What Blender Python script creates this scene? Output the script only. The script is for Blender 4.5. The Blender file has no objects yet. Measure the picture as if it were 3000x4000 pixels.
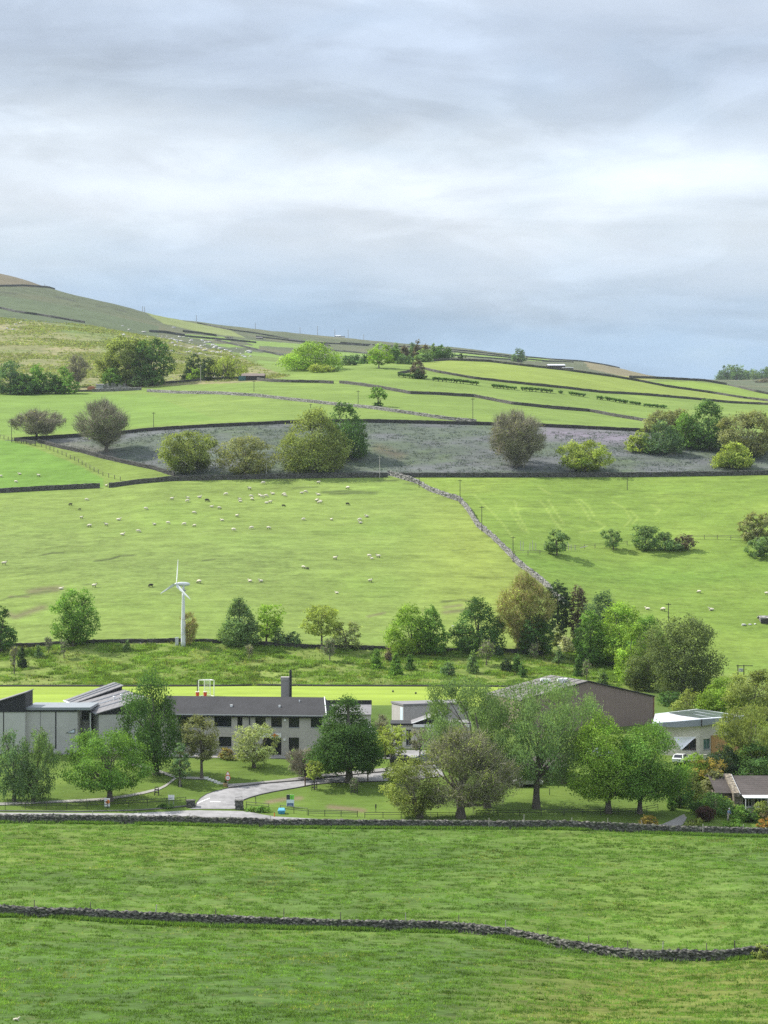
# ------------------------------------------------------------------ tuning
SKY_SEED = (3.1, 7.7, 1.3, 5.9, 12.4)
SKY_GAIN = 6.7
# (pixel row or ramp position, colour): cloud deck from horizon to overhead
SKY_STOPS = [(0.0, (.40, .52, .66)), (1480, (.35, .49, .67)), (1250, (.41, .56, .74)), (1050, (.60, .71, .84)), (850, (.75, .82, .90)), (640, (.72, .80, .89)), (470, (.61, .71, .84)), (300, (.56, .66, .81)), (120, (.56, .66, .81)), (.78, (.8, .88, 1.0)), (1.0, (1.05, 1.15, 1.3))]
# soft banks of cloud: centre (u, v), half widths, strength
SKY_BANKS = [(1750, 480, 620, 100, -.16), (800, 330, 900, 80, -.10), (2750, 190, 500, 90, -.14), (2600, 640, 520, 160, .34), (600, 800, 800, 80, .18), (1500, 690, 700, 70, .12), (1900, 900, 900, 45, -.08), (2300, 1230, 700, 80, -.10), (150, 330, 500, 120, -.08), (1500, 30, 300, 45, .22), (1000, 190, 700, 60, .07), (2050, 180, 500, 70, .08), (300, 560, 700, 45, .07), (300, 1000, 900, 60, -.06)]
SUN_E = 5.0
EXPO = .62
DENOISE = False
HAZE = .000035
import bpy, math, random
import numpy as np
from math import radians, pi
# ------------------------------------------------------------------ basics
F, U0, VH = 7667.0, 1500.0, 2100.0          # telephoto mapping of the 3000 x 4000 frame
sc = bpy.context.scene
COL = sc.collection
RNG = np.random.default_rng(11)
PX = 3.906 / F                               # metres per render pixel per metre of distance

def X(u, D): return D * (u - U0) / F
def Z(v, D): return D * (VH - v) / F
def P(u, v, D): return (X(u, D), D, Z(v, D))
def lin(r, g, b):
    f = lambda c: (c / 255 / 12.92) if c / 255 <= .04045 else ((c / 255 + .055) / 1.055) ** 2.4
    return (f(r), f(g), f(b))

# ------------------------------------------------------------------ lattice noise
_PERM = np.random.default_rng(5).random((64, 64))
def vnoise(x, y):
    xi = np.floor(x).astype(int); yi = np.floor(y).astype(int)
    fx = x - xi; fy = y - yi
    fx = fx * fx * (3 - 2 * fx); fy = fy * fy * (3 - 2 * fy)
    a = _PERM[xi & 63, yi & 63]; b = _PERM[(xi + 1) & 63, yi & 63]
    c = _PERM[xi & 63, (yi + 1) & 63]; d = _PERM[(xi + 1) & 63, (yi + 1) & 63]
    return (a * (1 - fx) + b * fx) * (1 - fy) + (c * (1 - fx) + d * fx) * fy
def fbm(x, y, o=3):
    s = 0; a = 1.0; t = 0
    for k in range(o):
        s = s + a * vnoise(x + 17.3 * k, y + 9.1 * k); t += a; a *= .5; x = x * 2.03; y = y * 2.03
    return s / t - .5

# ------------------------------------------------------------------ terrain profile (pixel row reached by the ground at each distance)
def pchip(xk, yk, x):
    """monotone cubic along axis 0 of yk"""
    xk = np.asarray(xk, float); yk = np.asarray(yk, float)
    h = np.diff(xk); sh = (-1,) + (1,) * (yk.ndim - 1)
    d = np.diff(yk, axis=0) / h.reshape(sh)
    m = np.zeros_like(yk)
    w1 = (2 * h[1:] + h[:-1]).reshape(sh); w2 = (h[1:] + 2 * h[:-1]).reshape(sh)
    with np.errstate(divide='ignore', invalid='ignore'):
        hm = (w1 + w2) / (w1 / d[:-1] + w2 / d[1:])
    m[1:-1] = np.where(d[:-1] * d[1:] > 0, hm, 0)
    m[0] = d[0]; m[-1] = d[-1]
    i = np.clip(np.searchsorted(xk, x) - 1, 0, len(xk) - 2)
    t = ((x - xk[i]) / h[i]); t = t.reshape(sh) if yk.ndim > 1 else t
    hh = h[i].reshape(sh) if yk.ndim > 1 else h[i]
    return ((1 + 2 * t) * (1 - t) ** 2 * yk[i] + t * (1 - t) ** 2 * hh * m[i]
            + t * t * (3 - 2 * t) * yk[i + 1] + t * t * (t - 1) * hh * m[i + 1])

ROWS = [
 (8,   [(0, 6000), (3000, 6000)]), (60, [(0, 4900), (3000, 4900)]), (110, [(0, 4420), (3000, 4420)]),
 (130, [(0, 4185), (1500, 4190), (3000, 4200)]),
 (150, [(0, 3985), (1500, 3985), (2400, 4010), (3000, 4010)]),
 (175, [(0, 3768), (1500, 3790), (2100, 3815), (2500, 3850), (3000, 3840)]),
 (200, [(0, 3586), (500, 3605), (1000, 3622), (1500, 3634), (1800, 3640), (2100, 3655), (2400, 3665), (2700, 3672), (3000, 3665)]),
 (230, [(0, 3400), (1500, 3428), (2400, 3440), (3000, 3440)]),
 (265, [(0, 3212), (700, 3219), (1500, 3234), (2200, 3238), (3000, 3264)]),
 (274, [(0, 3166), (700, 3171), (1500, 3186), (2200, 3190), (3000, 3212)]),
 (290, [(0, 3055), (700, 3060), (1500, 3066), (2200, 3075), (2700, 3118), (3000, 3122)]),
 (310, [(0, 2925), (700, 2945), (1200, 2952), (1700, 2950), (2300, 2962), (2700, 2968), (3000, 2975)]),
 (335, [(0, 2845), (1500, 2852), (2600, 2850), (3000, 2850)]),
 (350, [(0, 2757), (1500, 2757), (2300, 2775), (2700, 2790), (3000, 2800)]),
 (396, [(0, 2681), (2000, 2682), (2400, 2700), (2700, 2715), (3000, 2725)]),
 (432, [(0, 2530), (400, 2512), (700, 2508), (1000, 2520), (1500, 2536), (1900, 2540), (2300, 2570), (2600, 2610), (3000, 2635)]),
 (500, [(0, 2240), (300, 2225), (700, 2212), (1500, 2220), (2000, 2230), (2500, 2290), (3000, 2310)]),
 (610, [(-400, 1935), (0, 1923), (400, 1904), (650, 1878), (1000, 1870), (1500, 1863), (2000, 1863), (2500, 1862), (3000, 1854), (3500, 1845)]),
 (680, [(-400, 1735), (0, 1722), (300, 1706), (600, 1680), (1000, 1660), (1400, 1650), (1900, 1660), (2500, 1686), (3000, 1702)]),
 (760, [(0, 1612), (500, 1600), (1000, 1570), (1500, 1560), (2000, 1590), (2500, 1640), (3000, 1655)]),
 (860, [(0, 1531), (500, 1525), (1000, 1490), (1500, 1480), (2000, 1520), (2500, 1580), (3000, 1605)]),
 (960, [(0, 1470), (500, 1455), (1000, 1440), (1500, 1425), (2000, 1452), (2500, 1522), (3000, 1575)]),
 (1060, [(-800, 1380), (0, 1390), (300, 1395), (600, 1400), (900, 1420), (1200, 1425), (1500, 1410), (1800, 1403), (2100, 1430), (2400, 1469), (2700, 1521), (3000, 1560), (3800, 1640)]),
 (1150, [(-800, 1310), (0, 1320), (300, 1330), (600, 1355), (900, 1395), (1200, 1412), (1500, 1406), (1800, 1408), (2100, 1436), (2400, 1467), (2700, 1483), (3000, 1537), (3800, 1620)]),
 (1250, [(-800, 1200), (0, 1245), (300, 1268), (600, 1318), (900, 1370), (1200, 1400), (1500, 1402), (1800, 1415), (2100, 1443), (2400, 1480), (2700, 1500), (3000, 1545), (3800, 1620)]),
 (1500, [(-800, 1080), (0, 1160), (300, 1208), (600, 1272), (900, 1335), (1200, 1375), (1500, 1390), (1800, 1405), (2100, 1440), (2400, 1490), (2700, 1510), (3000, 1550), (3800, 1600)]),
 (1800, [(-800, 940), (0, 1072), (90, 1094), (170, 1120), (240, 1140), (362, 1169), (482, 1197), (561, 1221), (663, 1249), (772, 1275), (900, 1297), (1200, 1340), (1500, 1365), (1800, 1390), (2100, 1422), (2400, 1470), (2700, 1505), (3000, 1520), (3800, 1540)]),
 (2200, [(-800, 990), (0, 1110), (240, 1170), (482, 1225), (600, 1246), (663, 1252), (772, 1262), (892, 1275), (1000, 1288), (1200, 1307), (1500, 1337), (1800, 1361), (2100, 1397), (2300, 1412), (2400, 1434), (2570, 1474), (2700, 1483), (3000, 1500), (3800, 1490)]),
 (2700, [(-800, 1100), (0, 1200), (600, 1300), (900, 1320), (1200, 1345), (1500, 1370), (1800, 1400), (2100, 1430), (2400, 1460), (2700, 1490), (2850, 1490), (3000, 1484), (3800, 1440)]),
 (3500, [(-800, 1350), (0, 1400), (1500, 1500), (3000, 1540), (3800, 1540)]),
 (4300, [(-800, 1600), (1500, 1650), (3800, 1700)]),
]
UG = np.concatenate([np.arange(-1500, -200, 50), np.arange(-200, 3200, 8), np.arange(3200, 4501, 50)]).astype(float)
DG = np.concatenate([np.linspace(8, 138, 50), np.arange(139, 300, .8), np.arange(300, 700, 1.1), np.arange(700, 1300, 2.5),
                     np.arange(1300, 2700, 9), np.arange(2700, 4301, 50)]).astype(float)
def _row(pts):
    a = np.array(pts, float)
    u = np.concatenate([[a[0, 0] - 3000], a[:, 0], [a[-1, 0] + 3000]])
    v = np.concatenate([[a[0, 1]], a[:, 1], [a[-1, 1]]])
    return pchip(u, v, np.clip(UG, u[0], u[-1]))
_zr = np.array([D * (VH - _row(p)) / F for D, p in ROWS])
ZG = pchip([r[0] for r in ROWS], _zr, DG)                 # (nD, nU)
XG = DG[:, None] * (UG[None, :] - U0) / F
YG = np.repeat(DG[:, None], len(UG), 1)
# gentle relief, kept off the level ground round the school
_amp = np.interp(DG, [60, 140, 255, 266, 400, 420, 440, 600, 700, 1000, 1500, 2500], [.3, .55, .45, .0, .0, .25, .5, .9, .8, .8, 2.0, 3.0])
_lam = np.interp(DG, [100, 300, 600, 1200, 2500], [11, 16, 26, 45, 120])
ZG = ZG + _amp[:, None] * fbm(XG / 14. + 3, YG / 11., 3) * np.where(DG[:, None] < 600, 1, 0) \
        + _amp[:, None] * fbm(XG / 34. + 3, YG / 26., 3) * np.where(DG[:, None] >= 600, 1, 0)
VG = VH - ZG / DG[:, None] * F
_VMIN = np.minimum.accumulate(VG, axis=0)

def hz(x, y):
    x = np.asarray(x, float); y = np.asarray(y, float)
    u = np.clip(U0 + F * x / np.maximum(y, 1), UG[0], UG[-1] - 1e-3); D = np.clip(y, DG[0], DG[-1] - 1e-3)
    i = np.clip(np.searchsorted(DG, D, side='right') - 1, 0, len(DG) - 2); j = np.clip(np.searchsorted(UG, u, side='right') - 1, 0, len(UG) - 2)
    a = (D - DG[i]) / (DG[i + 1] - DG[i]); b = (u - UG[j]) / (UG[j + 1] - UG[j])
    return (ZG[i, j] * (1 - a) * (1 - b) + ZG[i + 1, j] * a * (1 - b) + ZG[i, j + 1] * (1 - a) * b + ZG[i + 1, j + 1] * a * b)
def hit(u, v):
    """first point of the ground met by the sight line (u, v)"""
    j = int(np.clip(np.searchsorted(UG, u) - 1, 0, len(UG) - 2)); b = (u - UG[j]) / (UG[j + 1] - UG[j])
    vc = VG[:, j] * (1 - b) + VG[:, j + 1] * b
    k = np.nonzero(vc <= v)[0]
    if len(k) == 0:
        k0 = int(np.argmin(vc)); D = DG[k0]
    else:
        k0 = k[0]
        if k0 == 0: D = DG[0]
        else:
            t = (vc[k0 - 1] - v) / (vc[k0 - 1] - vc[k0] + 1e-9); D = DG[k0 - 1] + t * (DG[k0] - DG[k0 - 1])
    x = X(u, D)
    return np.array([x, D, float(hz(x, D))])
def ground(u, D):
    x = X(u, D); return np.array([x, D, float(hz(x, D))])

# ------------------------------------------------------------------ mesh buffer
class MB:
    def __init__(s): s.v = []; s.f = []; s.mi = []; s.n = 0
    def add(s, vs, fs, m=0):
        vs = [tuple(map(float, p)) for p in vs]
        for f in fs: s.f.append([i + s.n for i in f]); s.mi.append(m)
        s.v += vs; s.n += len(vs)
    def quad(s, a, b, c, d, m=0): s.add([a, b, c, d], [(0, 1, 2, 3)], m)
    def box(s, x0, y0, z0, x1, y1, z1, m=0):
        s.add([(x0, y0, z0), (x1, y0, z0), (x1, y1, z0), (x0, y1, z0), (x0, y0, z1), (x1, y0, z1), (x1, y1, z1), (x0, y1, z1)],
              [(0, 3, 2, 1), (4, 5, 6, 7), (0, 1, 5, 4), (1, 2, 6, 5), (2, 3, 7, 6), (3, 0, 4, 7)], m)
    def prism(s, low, top, m=0):
        """closed solid between two point loops of equal length (low counter-clockwise seen from above)"""
        n = len(low)
        s.add(list(low) + list(top), [tuple(range(n))[::-1], tuple(range(n, 2 * n))] + [(i, (i + 1) % n, n + (i + 1) % n, n + i) for i in range(n)], m)
    def slab(s, top, th, m=0):
        s.prism([(p[0], p[1], p[2] - th) for p in top], top, m)
    def tube(s, pts, rad, n=6, m=0, cap=True):
        v, f = tube(pts, rad, n, cap); s.add(v, f, m)
    def build(s, name, mats, parent=None, smooth=False):
        o0 = np.array(parent.location) if parent is not None else np.zeros(3)
        if parent is not None and parent.parent is not None: o0 = o0 + np.array(parent.parent.location)
        me = bpy.data.meshes.new(name)
        me.from_pydata([tuple(np.array(p) - o0) for p in s.v], [], s.f)
        if not isinstance(mats, (list, tuple)): mats = [mats]
        for m in mats: me.materials.append(m)
        if len(mats) > 1: me.polygons.foreach_set('material_index', s.mi)
        if smooth: me.polygons.foreach_set('use_smooth', [True] * len(me.polygons))
        me.update()
        return link(name, me, parent)
def link(name, me, parent=None):
    o = bpy.data.objects.new(name, me); COL.objects.link(o)
    if parent is not None: o.parent = parent
    return o
def tube(pts, rad, n=6, cap=True):
    pts = np.asarray(pts, float); rad = np.broadcast_to(np.asarray(rad, float), (len(pts),))
    t = np.gradient(pts, axis=0); t /= np.linalg.norm(t, axis=1)[:, None] + 1e-9
    ref = np.where(np.abs(t[:, 2:3]) > .9, np.array([[1., 0, 0]]), np.array([[0, 0, 1.]]))
    a = np.cross(t, ref); a /= np.linalg.norm(a, axis=1)[:, None] + 1e-9
    b = np.cross(t, a)
    ang = np.arange(n) * 2 * pi / n
    v = pts[:, None] + rad[:, None, None] * (a[:, None] * np.cos(ang)[None, :, None] + b[:, None] * np.sin(ang)[None, :, None])
    f = []
    for i in range(len(pts) - 1):
        for k in range(n):
            f.append((i * n + k, (i + 1) * n + k, (i + 1) * n + (k + 1) % n, i * n + (k + 1) % n))
    if cap: f += [tuple(range(n)), tuple(range((len(pts) - 1) * n, len(pts) * n))[::-1]]
    return v.reshape(-1, 3), f
def fast_mesh(name, verts, nper, mat, tint=None, smooth=False):
    """mesh of separate polygons of nper corners each"""
    verts = np.asarray(verts, np.float32).reshape(-1, 3); nf = len(verts) // nper
    me = bpy.data.meshes.new(name)
    me.vertices.add(len(verts)); me.vertices.foreach_set('co', verts.ravel())
    me.loops.add(len(verts)); me.loops.foreach_set('vertex_index', np.arange(len(verts), dtype=np.int32))
    me.polygons.add(nf); me.polygons.foreach_set('loop_start', np.arange(nf, dtype=np.int32) * nper)
    me.polygons.foreach_set('loop_total', np.full(nf, nper, np.int32))
    if tint is not None:
        at = me.attributes.new('tint', 'FLOAT', 'POINT'); at.data.foreach_set('value', np.repeat(np.asarray(tint, np.float32), nper))
    me.materials.append(mat); me.update(calc_edges=True)
    return me
def setp(o, label=None, cat=None, group=None, kind=None):
    if label: o['label'] = label
    if cat: o['category'] = cat
    if group: o['group'] = group
    if kind or cat: o['kind'] = kind or 'thing'
    return o
def thing(name, label, cat, loc=(0, 0, 0), group=None, rotz=0):
    o = bpy.data.objects.new(name, None); COL.objects.link(o)
    o.location = tuple(map(float, loc)); o.rotation_euler = (0, 0, rotz); o.empty_display_size = .3
    return setp(o, label, cat, group)
def dup(o, loc, rotz=0, label=None, group=None, scale=1):
    r = o.copy(); COL.objects.link(r); r.location = tuple(map(float, loc)); r.rotation_euler = (0, 0, rotz); r.scale = (scale,) * 3 if not isinstance(scale, tuple) else scale
    if label: r['label'] = label
    if group: r['group'] = group
    for ch in list(o.children):
        c = ch.copy(); COL.objects.link(c); c.parent = r
        for g in list(ch.children):
            d = g.copy(); COL.objects.link(d); d.parent = c
    return r

# ------------------------------------------------------------------ materials
def nt(name):
    m = bpy.data.materials.new(name); m.use_nodes = True; t = m.node_tree; t.nodes.clear()
    out = t.nodes.new('ShaderNodeOutputMaterial'); return m, t, out
def N(t, typ, **kw):
    n = t.nodes.new(typ)
    for k, v in kw.items():
        if k in n.inputs.keys() if isinstance(k, str) else False: n.inputs[k].default_value = v
        else: setattr(n, k, v)
    return n
def math_(t, op, a, b=None, c=None, clamp=False):
    n = t.nodes.new('ShaderNodeMath'); n.operation = op; n.use_clamp = clamp
    for i, q in enumerate((a, b, c)):
        if q is None: continue
        if isinstance(q, (int, float)): n.inputs[i].default_value = q
        else: t.links.new(q, n.inputs[i])
    return n.outputs[0]
def cmix(t, fac, a, b, mode='MIX'):
    n = t.nodes.new('ShaderNodeMix'); n.data_type = 'RGBA'; n.blend_type = mode
    ids = {i.identifier: i for i in n.inputs}
    for sock, q in ((ids['Factor_Float'], fac), (ids['A_Color'], a), (ids['B_Color'], b)):
        if isinstance(q, (int, float)): sock.default_value = q
        elif isinstance(q, tuple): sock.default_value = (*q[:3], 1)
        else: t.links.new(q, sock)
    return {o.identifier: o for o in n.outputs}['Result_Color']
def noise(t, vec, scale, detail=3, rough=.55):
    n = t.nodes.new('ShaderNodeTexNoise'); n.inputs['Scale'].default_value = scale; n.inputs['Detail'].default_value = detail; n.inputs['Roughness'].default_value = rough
    if vec is not None: t.links.new(vec, n.inputs['Vector'])
    return n.outputs['Fac']
def maprange(t, x, a, b, c, d):
    n = t.nodes.new('ShaderNodeMapRange')
    t.links.new(x, n.inputs[0])
    for i, q in enumerate((a, b, c, d)): n.inputs[i + 1].default_value = q
    return n.outputs[0]
def texco(t, kind='Object'):
    return t.nodes.new('ShaderNodeTexCoord').outputs[kind]
def worldpos(t):
    return t.nodes.new('ShaderNodeNewGeometry').outputs['Position']
def scalevec(t, v, s):
    n = t.nodes.new('ShaderNodeVectorMath'); n.operation = 'MULTIPLY'; t.links.new(v, n.inputs[0]); n.inputs[1].default_value = s
    return n.outputs[0]
_cache = {}
def plain(name, rgb, rough=.7, var=.12, scale=3., metal=0., bump=0.):
    key = (name,)
    if key in _cache: return _cache[key]
    m, t, out = nt(name); b = N(t, 'ShaderNodeBsdfPrincipled')
    p = worldpos(t)
    n1 = noise(t, p, scale, 4); n2 = noise(t, p, scale * .17, 2)
    k = math_(t, 'ADD', maprange(t, n1, .25, .75, 1 - var, 1 + var), maprange(t, n2, .3, .7, -var * .7, var * .7))
    c = cmix(t, 1.0, (*rgb, 1), k, 'MULTIPLY')
    t.links.new(c, b.inputs['Base Color'])
    b.inputs['Roughness'].default_value = rough; b.inputs['Metallic'].default_value = metal
    if bump:
        bm = N(t, 'ShaderNodeBump'); bm.inputs['Strength'].default_value = bump; bm.inputs['Distance'].default_value = .05
        t.links.new(n1, bm.inputs['Height']); t.links.new(bm.outputs[0], b.inputs['Normal'])
    t.links.new(b.outputs[0], out.inputs[0]); _cache[key] = m
    return m
def striped(name, rgb, axis, period, dark=.75, rough=.7, var=.1):
    """sheeting or tiles: thin darker lines at a fixed spacing along one axis of the object"""
    m, t, out = nt(name); b = N(t, 'ShaderNodeBsdfPrincipled'); p = worldpos(t)
    s = N(t, 'ShaderNodeSeparateXYZ'); t.links.new(p, s.inputs[0])
    w = math_(t, 'FRACT', math_(t, 'DIVIDE', s.outputs[axis], period))
    line = math_(t, 'LESS_THAN', w, .18)
    n1 = noise(t, p, 2.2, 4); n2 = noise(t, p, .35, 2)
    k = math_(t, 'MULTIPLY', math_(t, 'ADD', maprange(t, n1, .25, .75, 1 - var, 1 + var), maprange(t, n2, .3, .7, -var, var)), math_(t, 'SUBTRACT', 1.0, math_(t, 'MULTIPLY', line, 1 - dark)))
    t.links.new(cmix(t, 1.0, (*rgb, 1), k, 'MULTIPLY'), b.inputs['Base Color']); b.inputs['Roughness'].default_value = rough; b.inputs['Specular IOR Level'].default_value = .2
    t.links.new(b.outputs[0], out.inputs[0]); return m
def leaf_mat(name, rgb, trans=.32, hue=(1.08, 1.04, .82)):
    if name in _cache: return _cache[name]
    m, t, out = nt(name)
    at = N(t, 'ShaderNodeAttribute'); at.attribute_name = 'tint'
    c = cmix(t, 1.0, (*rgb, 1), at.outputs['Fac'], 'MULTIPLY')
    nn = noise(t, worldpos(t), .45, 3)
    c = cmix(t, maprange(t, nn, .4, .65, 0, .75), c, cmix(t, 1.0, c, (*hue, 1), 'MULTIPLY'))
    d = N(t, 'ShaderNodeBsdfDiffuse'); t.links.new(c, d.inputs['Color'])
    tr = N(t, 'ShaderNodeBsdfTranslucent'); t.links.new(cmix(t, 1.0, c, (1.25, 1.3, .6, 1), 'MULTIPLY'), tr.inputs['Color'])
    mx = N(t, 'ShaderNodeMixShader'); mx.inputs[0].default_value = trans
    t.links.new(d.outputs[0], mx.inputs[1]); t.links.new(tr.outputs[0], mx.inputs[2]); t.links.new(mx.outputs[0], out.inputs[0])
    _cache[name] = m; return m
def stone_mat(name, a, b_, scale=3.4, moss=(.06, .085, .03), mossamt=.25):
    m, t, out = nt(name); b = N(t, 'ShaderNodeBsdfPrincipled'); p = scalevec(t, worldpos(t), (1, 1, 1.9))
    vo = N(t, 'ShaderNodeTexVoronoi'); vo.inputs['Scale'].default_value = scale; t.links.new(p, vo.inputs['Vector'])
    sp = N(t, 'ShaderNodeSeparateColor'); t.links.new(vo.outputs['Color'], sp.inputs[0])
    c = cmix(t, sp.outputs[0], (*a, 1), (*b_, 1))
    gap = maprange(t, vo.outputs['Distance'], .32, .62, 1, .45)
    c = cmix(t, 1.0, c, gap, 'MULTIPLY')
    n1 = noise(t, worldpos(t), 1.1, 4)
    c = cmix(t, maprange(t, n1, .5, .68, 0, mossamt * 2), c, (*moss, 1))
    t.links.new(c, b.inputs['Base Color']); b.inputs['Roughness'].default_value = .95
    bm = N(t, 'ShaderNodeBump'); bm.inputs['Strength'].default_value = .6; bm.inputs['Distance'].default_value = .08; bm.invert = True
    t.links.new(vo.outputs['Distance'], bm.inputs['Height']); t.links.new(bm.outputs[0], b.inputs['Normal'])
    t.links.new(b.outputs[0], out.inputs[0]); return m
# ------------------------------------------------------------------ ground sheet with its different swards
G_BASE = (.070, .125, .022)
def inpoly(u, v, poly):
    poly = np.array(poly, float); r = np.zeros(u.shape, bool); n = len(poly); j = n - 1
    for i in range(n):
        xi, yi = poly[i]; xj, yj = poly[j]
        c = ((yi > v) != (yj > v)) & (u < (xj - xi) * (v - yi) / (yj - yi + 1e-12) + xi)
        r ^= c; j = i
    return r
def near(u, v, line, w, sx=1., sv=1.):
    line = np.array(line, float); d = np.full(u.shape, 1e9)
    for (a, b), (c, e) in zip(line[:-1], line[1:]):
        dx, dy = (c - a) * sx, (e - b) * sv; px, py = (u - a) * sx, (v - b) * sv
        tt = np.clip((px * dx + py * dy) / (dx * dx + dy * dy + 1e-9), 0, 1)
        d = np.minimum(d, np.hypot(px - tt * dx, py - tt * dy))
    return np.clip(1 - d / w, 0, 1)
UU = np.repeat(UG[None, :], len(DG), 0); VV = np.minimum(VG, 9000)
HM = np.maximum(0, VG - _VMIN)                      # ground behind a crest
C = np.zeros(UU.shape + (3,)); C[:] = G_BASE
R = np.full(UU.shape, .35)                          # roughness of the sward (contrast of the tussocks)
fz = fbm(XG / 30, YG / 22, 4); fz2 = fbm(XG / 7, YG / 5, 3)
def paint(mask, col, rough=None, k=1.0):
    m = np.asarray(mask, float)[..., None] * k
    C[:] = C * (1 - m) + np.array(col) * m
    if rough is not None: R[:] = np.where(np.asarray(mask, float) > .5, rough, R)
B = lambda a, b: (YG >= a) & (YG < b)
W1L = [(-1450, 3550), (-900, 3560), (0, 3578), (277, 3586), (500, 3601), (1000, 3620), (1500, 3634), (1800, 3640), (2000, 3666), (2200, 3706), (2400, 3739), (2550, 3753), (2800, 3751), (3000, 3735), (3900, 3700), (4450, 3690)]
W2L = [(-1450, 3200), (-600, 3206), (0, 3212), (360, 3215), (700, 3219), (1050, 3231), (1500, 3234), (2200, 3238), (2600, 3256), (3000, 3267), (3600, 3280), (4450, 3290)]
paint(B(0, 266), (.066, .130, .026), .8)                                     # pasture below the road, cloud shade painted into its green
paint(B(0, 266) & (VV > 3500) & (inpoly(UU, VV, W1L + [(4450, 9000), (-1450, 9000)])), (.058, .118, .025), .9)  # deeper green below the nearest wall, more of the painted-in cloud shade
paint(B(0, 266) * np.clip(fz * 2.2 + .1, 0, 1), (.105, .165, .026), None, .6)
paint(near(UU, VV, [(2250, 3950), (2600, 3880), (3000, 3830)], 330, .6, 1.0) * B(0, 190), (.135, .150, .030), None, .7)
paint(near(UU, VV, [(2500, 3560), (2800, 3620)], 300, .6, 1.2) * B(180, 266), (.120, .190, .032), None, .6)
paint(near(UU, VV, [(150, 3320), (900, 3330)], 110, .3, 1.) * B(180, 266), (.120, .165, .030), None, .6)
paint(B(266, 345), (.085, .150, .024), .3)                                   # mown school lawns
paint(B(266, 345) * np.clip(fz2 * 2.5, 0, 1), (.12, .17, .03), None, .5)
paint(B(335, 352), (.075, .135, .026), .3)
paint(B(351, 396.5) & (UU < 2330), (.215, .310, .042), .06)                  # sports pitch
paint(B(351, 396.5) & (UU < 2330) & (((YG - 351) / 5.7).astype(int) % 2 == 0), (.200, .292, .040), None, .8)
paint(B(396.5, 436), (.120, .185, .035), 1.0)                                # rough bank
paint(B(396.5, 436) * np.clip(fz2 * 3, 0, 1), (.155, .185, .055), None, .6)
W4L = [(1515, 1855), (1524, 1856), (1633, 1889), (1681, 1919), (1796, 1958), (1826, 1991), (1868, 2058), (1922, 2100), (1989, 2166), (2030, 2212), (2066, 2236), (2127, 2284), (2190, 2340), (2330, 2470)]
hill = B(433, 611)
lefth = hill & inpoly(UU, VV, [(-4000, 1700), (1500, 1700)] + W4L + [(2400, 2700), (-4000, 2700)])
paint(hill, (.128, .212, .034), .5)
paint(lefth, (.150, .225, .050), .5)
paint(lefth * np.clip(fz * 2.6 + .1, 0, 1), (.125, .205, .040), None, .8)
paint(lefth * near(UU, VV, [(1850, 2150), (1960, 2330)], 330, 1, .8), (.205, .262, .045), None, .55)
paint(lefth * near(UU, VV, [(0, 2150), (700, 2230), (1000, 2200)], 200, .5, 1), (.120, .180, .048), .7, .7)
paint((hill & ~lefth) * np.clip(fz * 2.8 + .1, 0, 1), (.155, .230, .040), None, .8)
paint((hill & ~lefth) * near(UU, VV, [(2000, 2180), (2450, 2260), (3000, 2240)], 120, .6, 1.2), (.095, .190, .028), .6, .6)
# erosion scars and dry streaks in the turf
for ln, w, c in [([(165, 2168), (205, 2160), (245, 2160)], 6, 'd'), ([(372, 2192), (432, 2184), (470, 2172), (523, 2169)], 6, 'd'), ([(795, 2190), (838, 2185)], 5, 'd'),
                 ([(120, 2310), (170, 2300), (225, 2295)], 20, 'e'), ([(130, 2318), (220, 2306)], 14, 'e'), ([(20, 2395), (60, 2410), (110, 2392), (165, 2372)], 22, 'e'), ([(40, 2330), (110, 2330)], 9, 'e'),
                 ([(1085, 1876), (1140, 1878)], 7, 'g'), ([(1265, 1922), (1340, 1918), (1465, 1926)], 11, 'g'), ([(1290, 1929), (1400, 1927)], 8, 'g'), ([(1145, 1906), (1240, 1902)], 5, 'g'), ([(1470, 1880), (1545, 1876)], 7, 'g'), ([(1525, 1893), (1570, 1893)], 4, 'g'), ([(1580, 1888), (1625, 1889)], 5, 'g'),
                 ([(1440, 2408), (1500, 2394)], 9, 'e'), ([(1730, 2350), (1800, 2344), (1860, 2352)], 9, 'd'), ([(1740, 2372), (1800, 2364)], 12, 'e'), ([(1740, 2392), (1795, 2386), (1850, 2380)], 16, 'e'), ([(1770, 2150), (1815, 2147)], 4, 'g'),
                 ([(320, 2282), (358, 2283)], 4, 'g'), ([(0, 2345), (60, 2330), (200, 2308)], 6, 'g')]:
    k = near(UU, VV, ln, w, .6, 1.4) * hill
    col = {'d': (.030, .035, .020), 'e': (.120, .115, .062), 'g': (.060, .090, .028)}[c]
    paint(k, col, None, .9)
# pale wheel tracks in the right-hand field
for ln in [[(2010, 1955), (2025, 2010), (2062, 2080)], [(1990, 1990), (2045, 2075)], [(2110, 1955), (2135, 1985), (2160, 2030), (2200, 2075)], [(2140, 1952), (2165, 1990), (2200, 2045)],
           [(2245, 1950), (2275, 1980), (2305, 2030)], [(2265, 1950), (2300, 1980), (2320, 2015)], [(2330, 2035), (2365, 2055), (2340, 2072), (2260, 2080)], [(2390, 1960), (2440, 1985), (2465, 2030), (2440, 2055)],
           [(2460, 1990), (2492, 2025), (2470, 2045)], [(2545, 1970), (2580, 1990), (2560, 2010)], [(1850, 1930), (1960, 2040), (2010, 2110)], [(2100, 1900), (2150, 1930)]]:
    paint(near(UU, VV, ln, 6, 1, 1.2) * hill, (.24, .33, .075), None, .55)
paint(B(611, 681), (.080, .106, .090), .4)                                  # rough heathery strip
hb = B(611, 681)
paint(hb * np.clip(fz2 * 3 + .2, 0, 1), (.078, .116, .064), None, .7)
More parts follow.
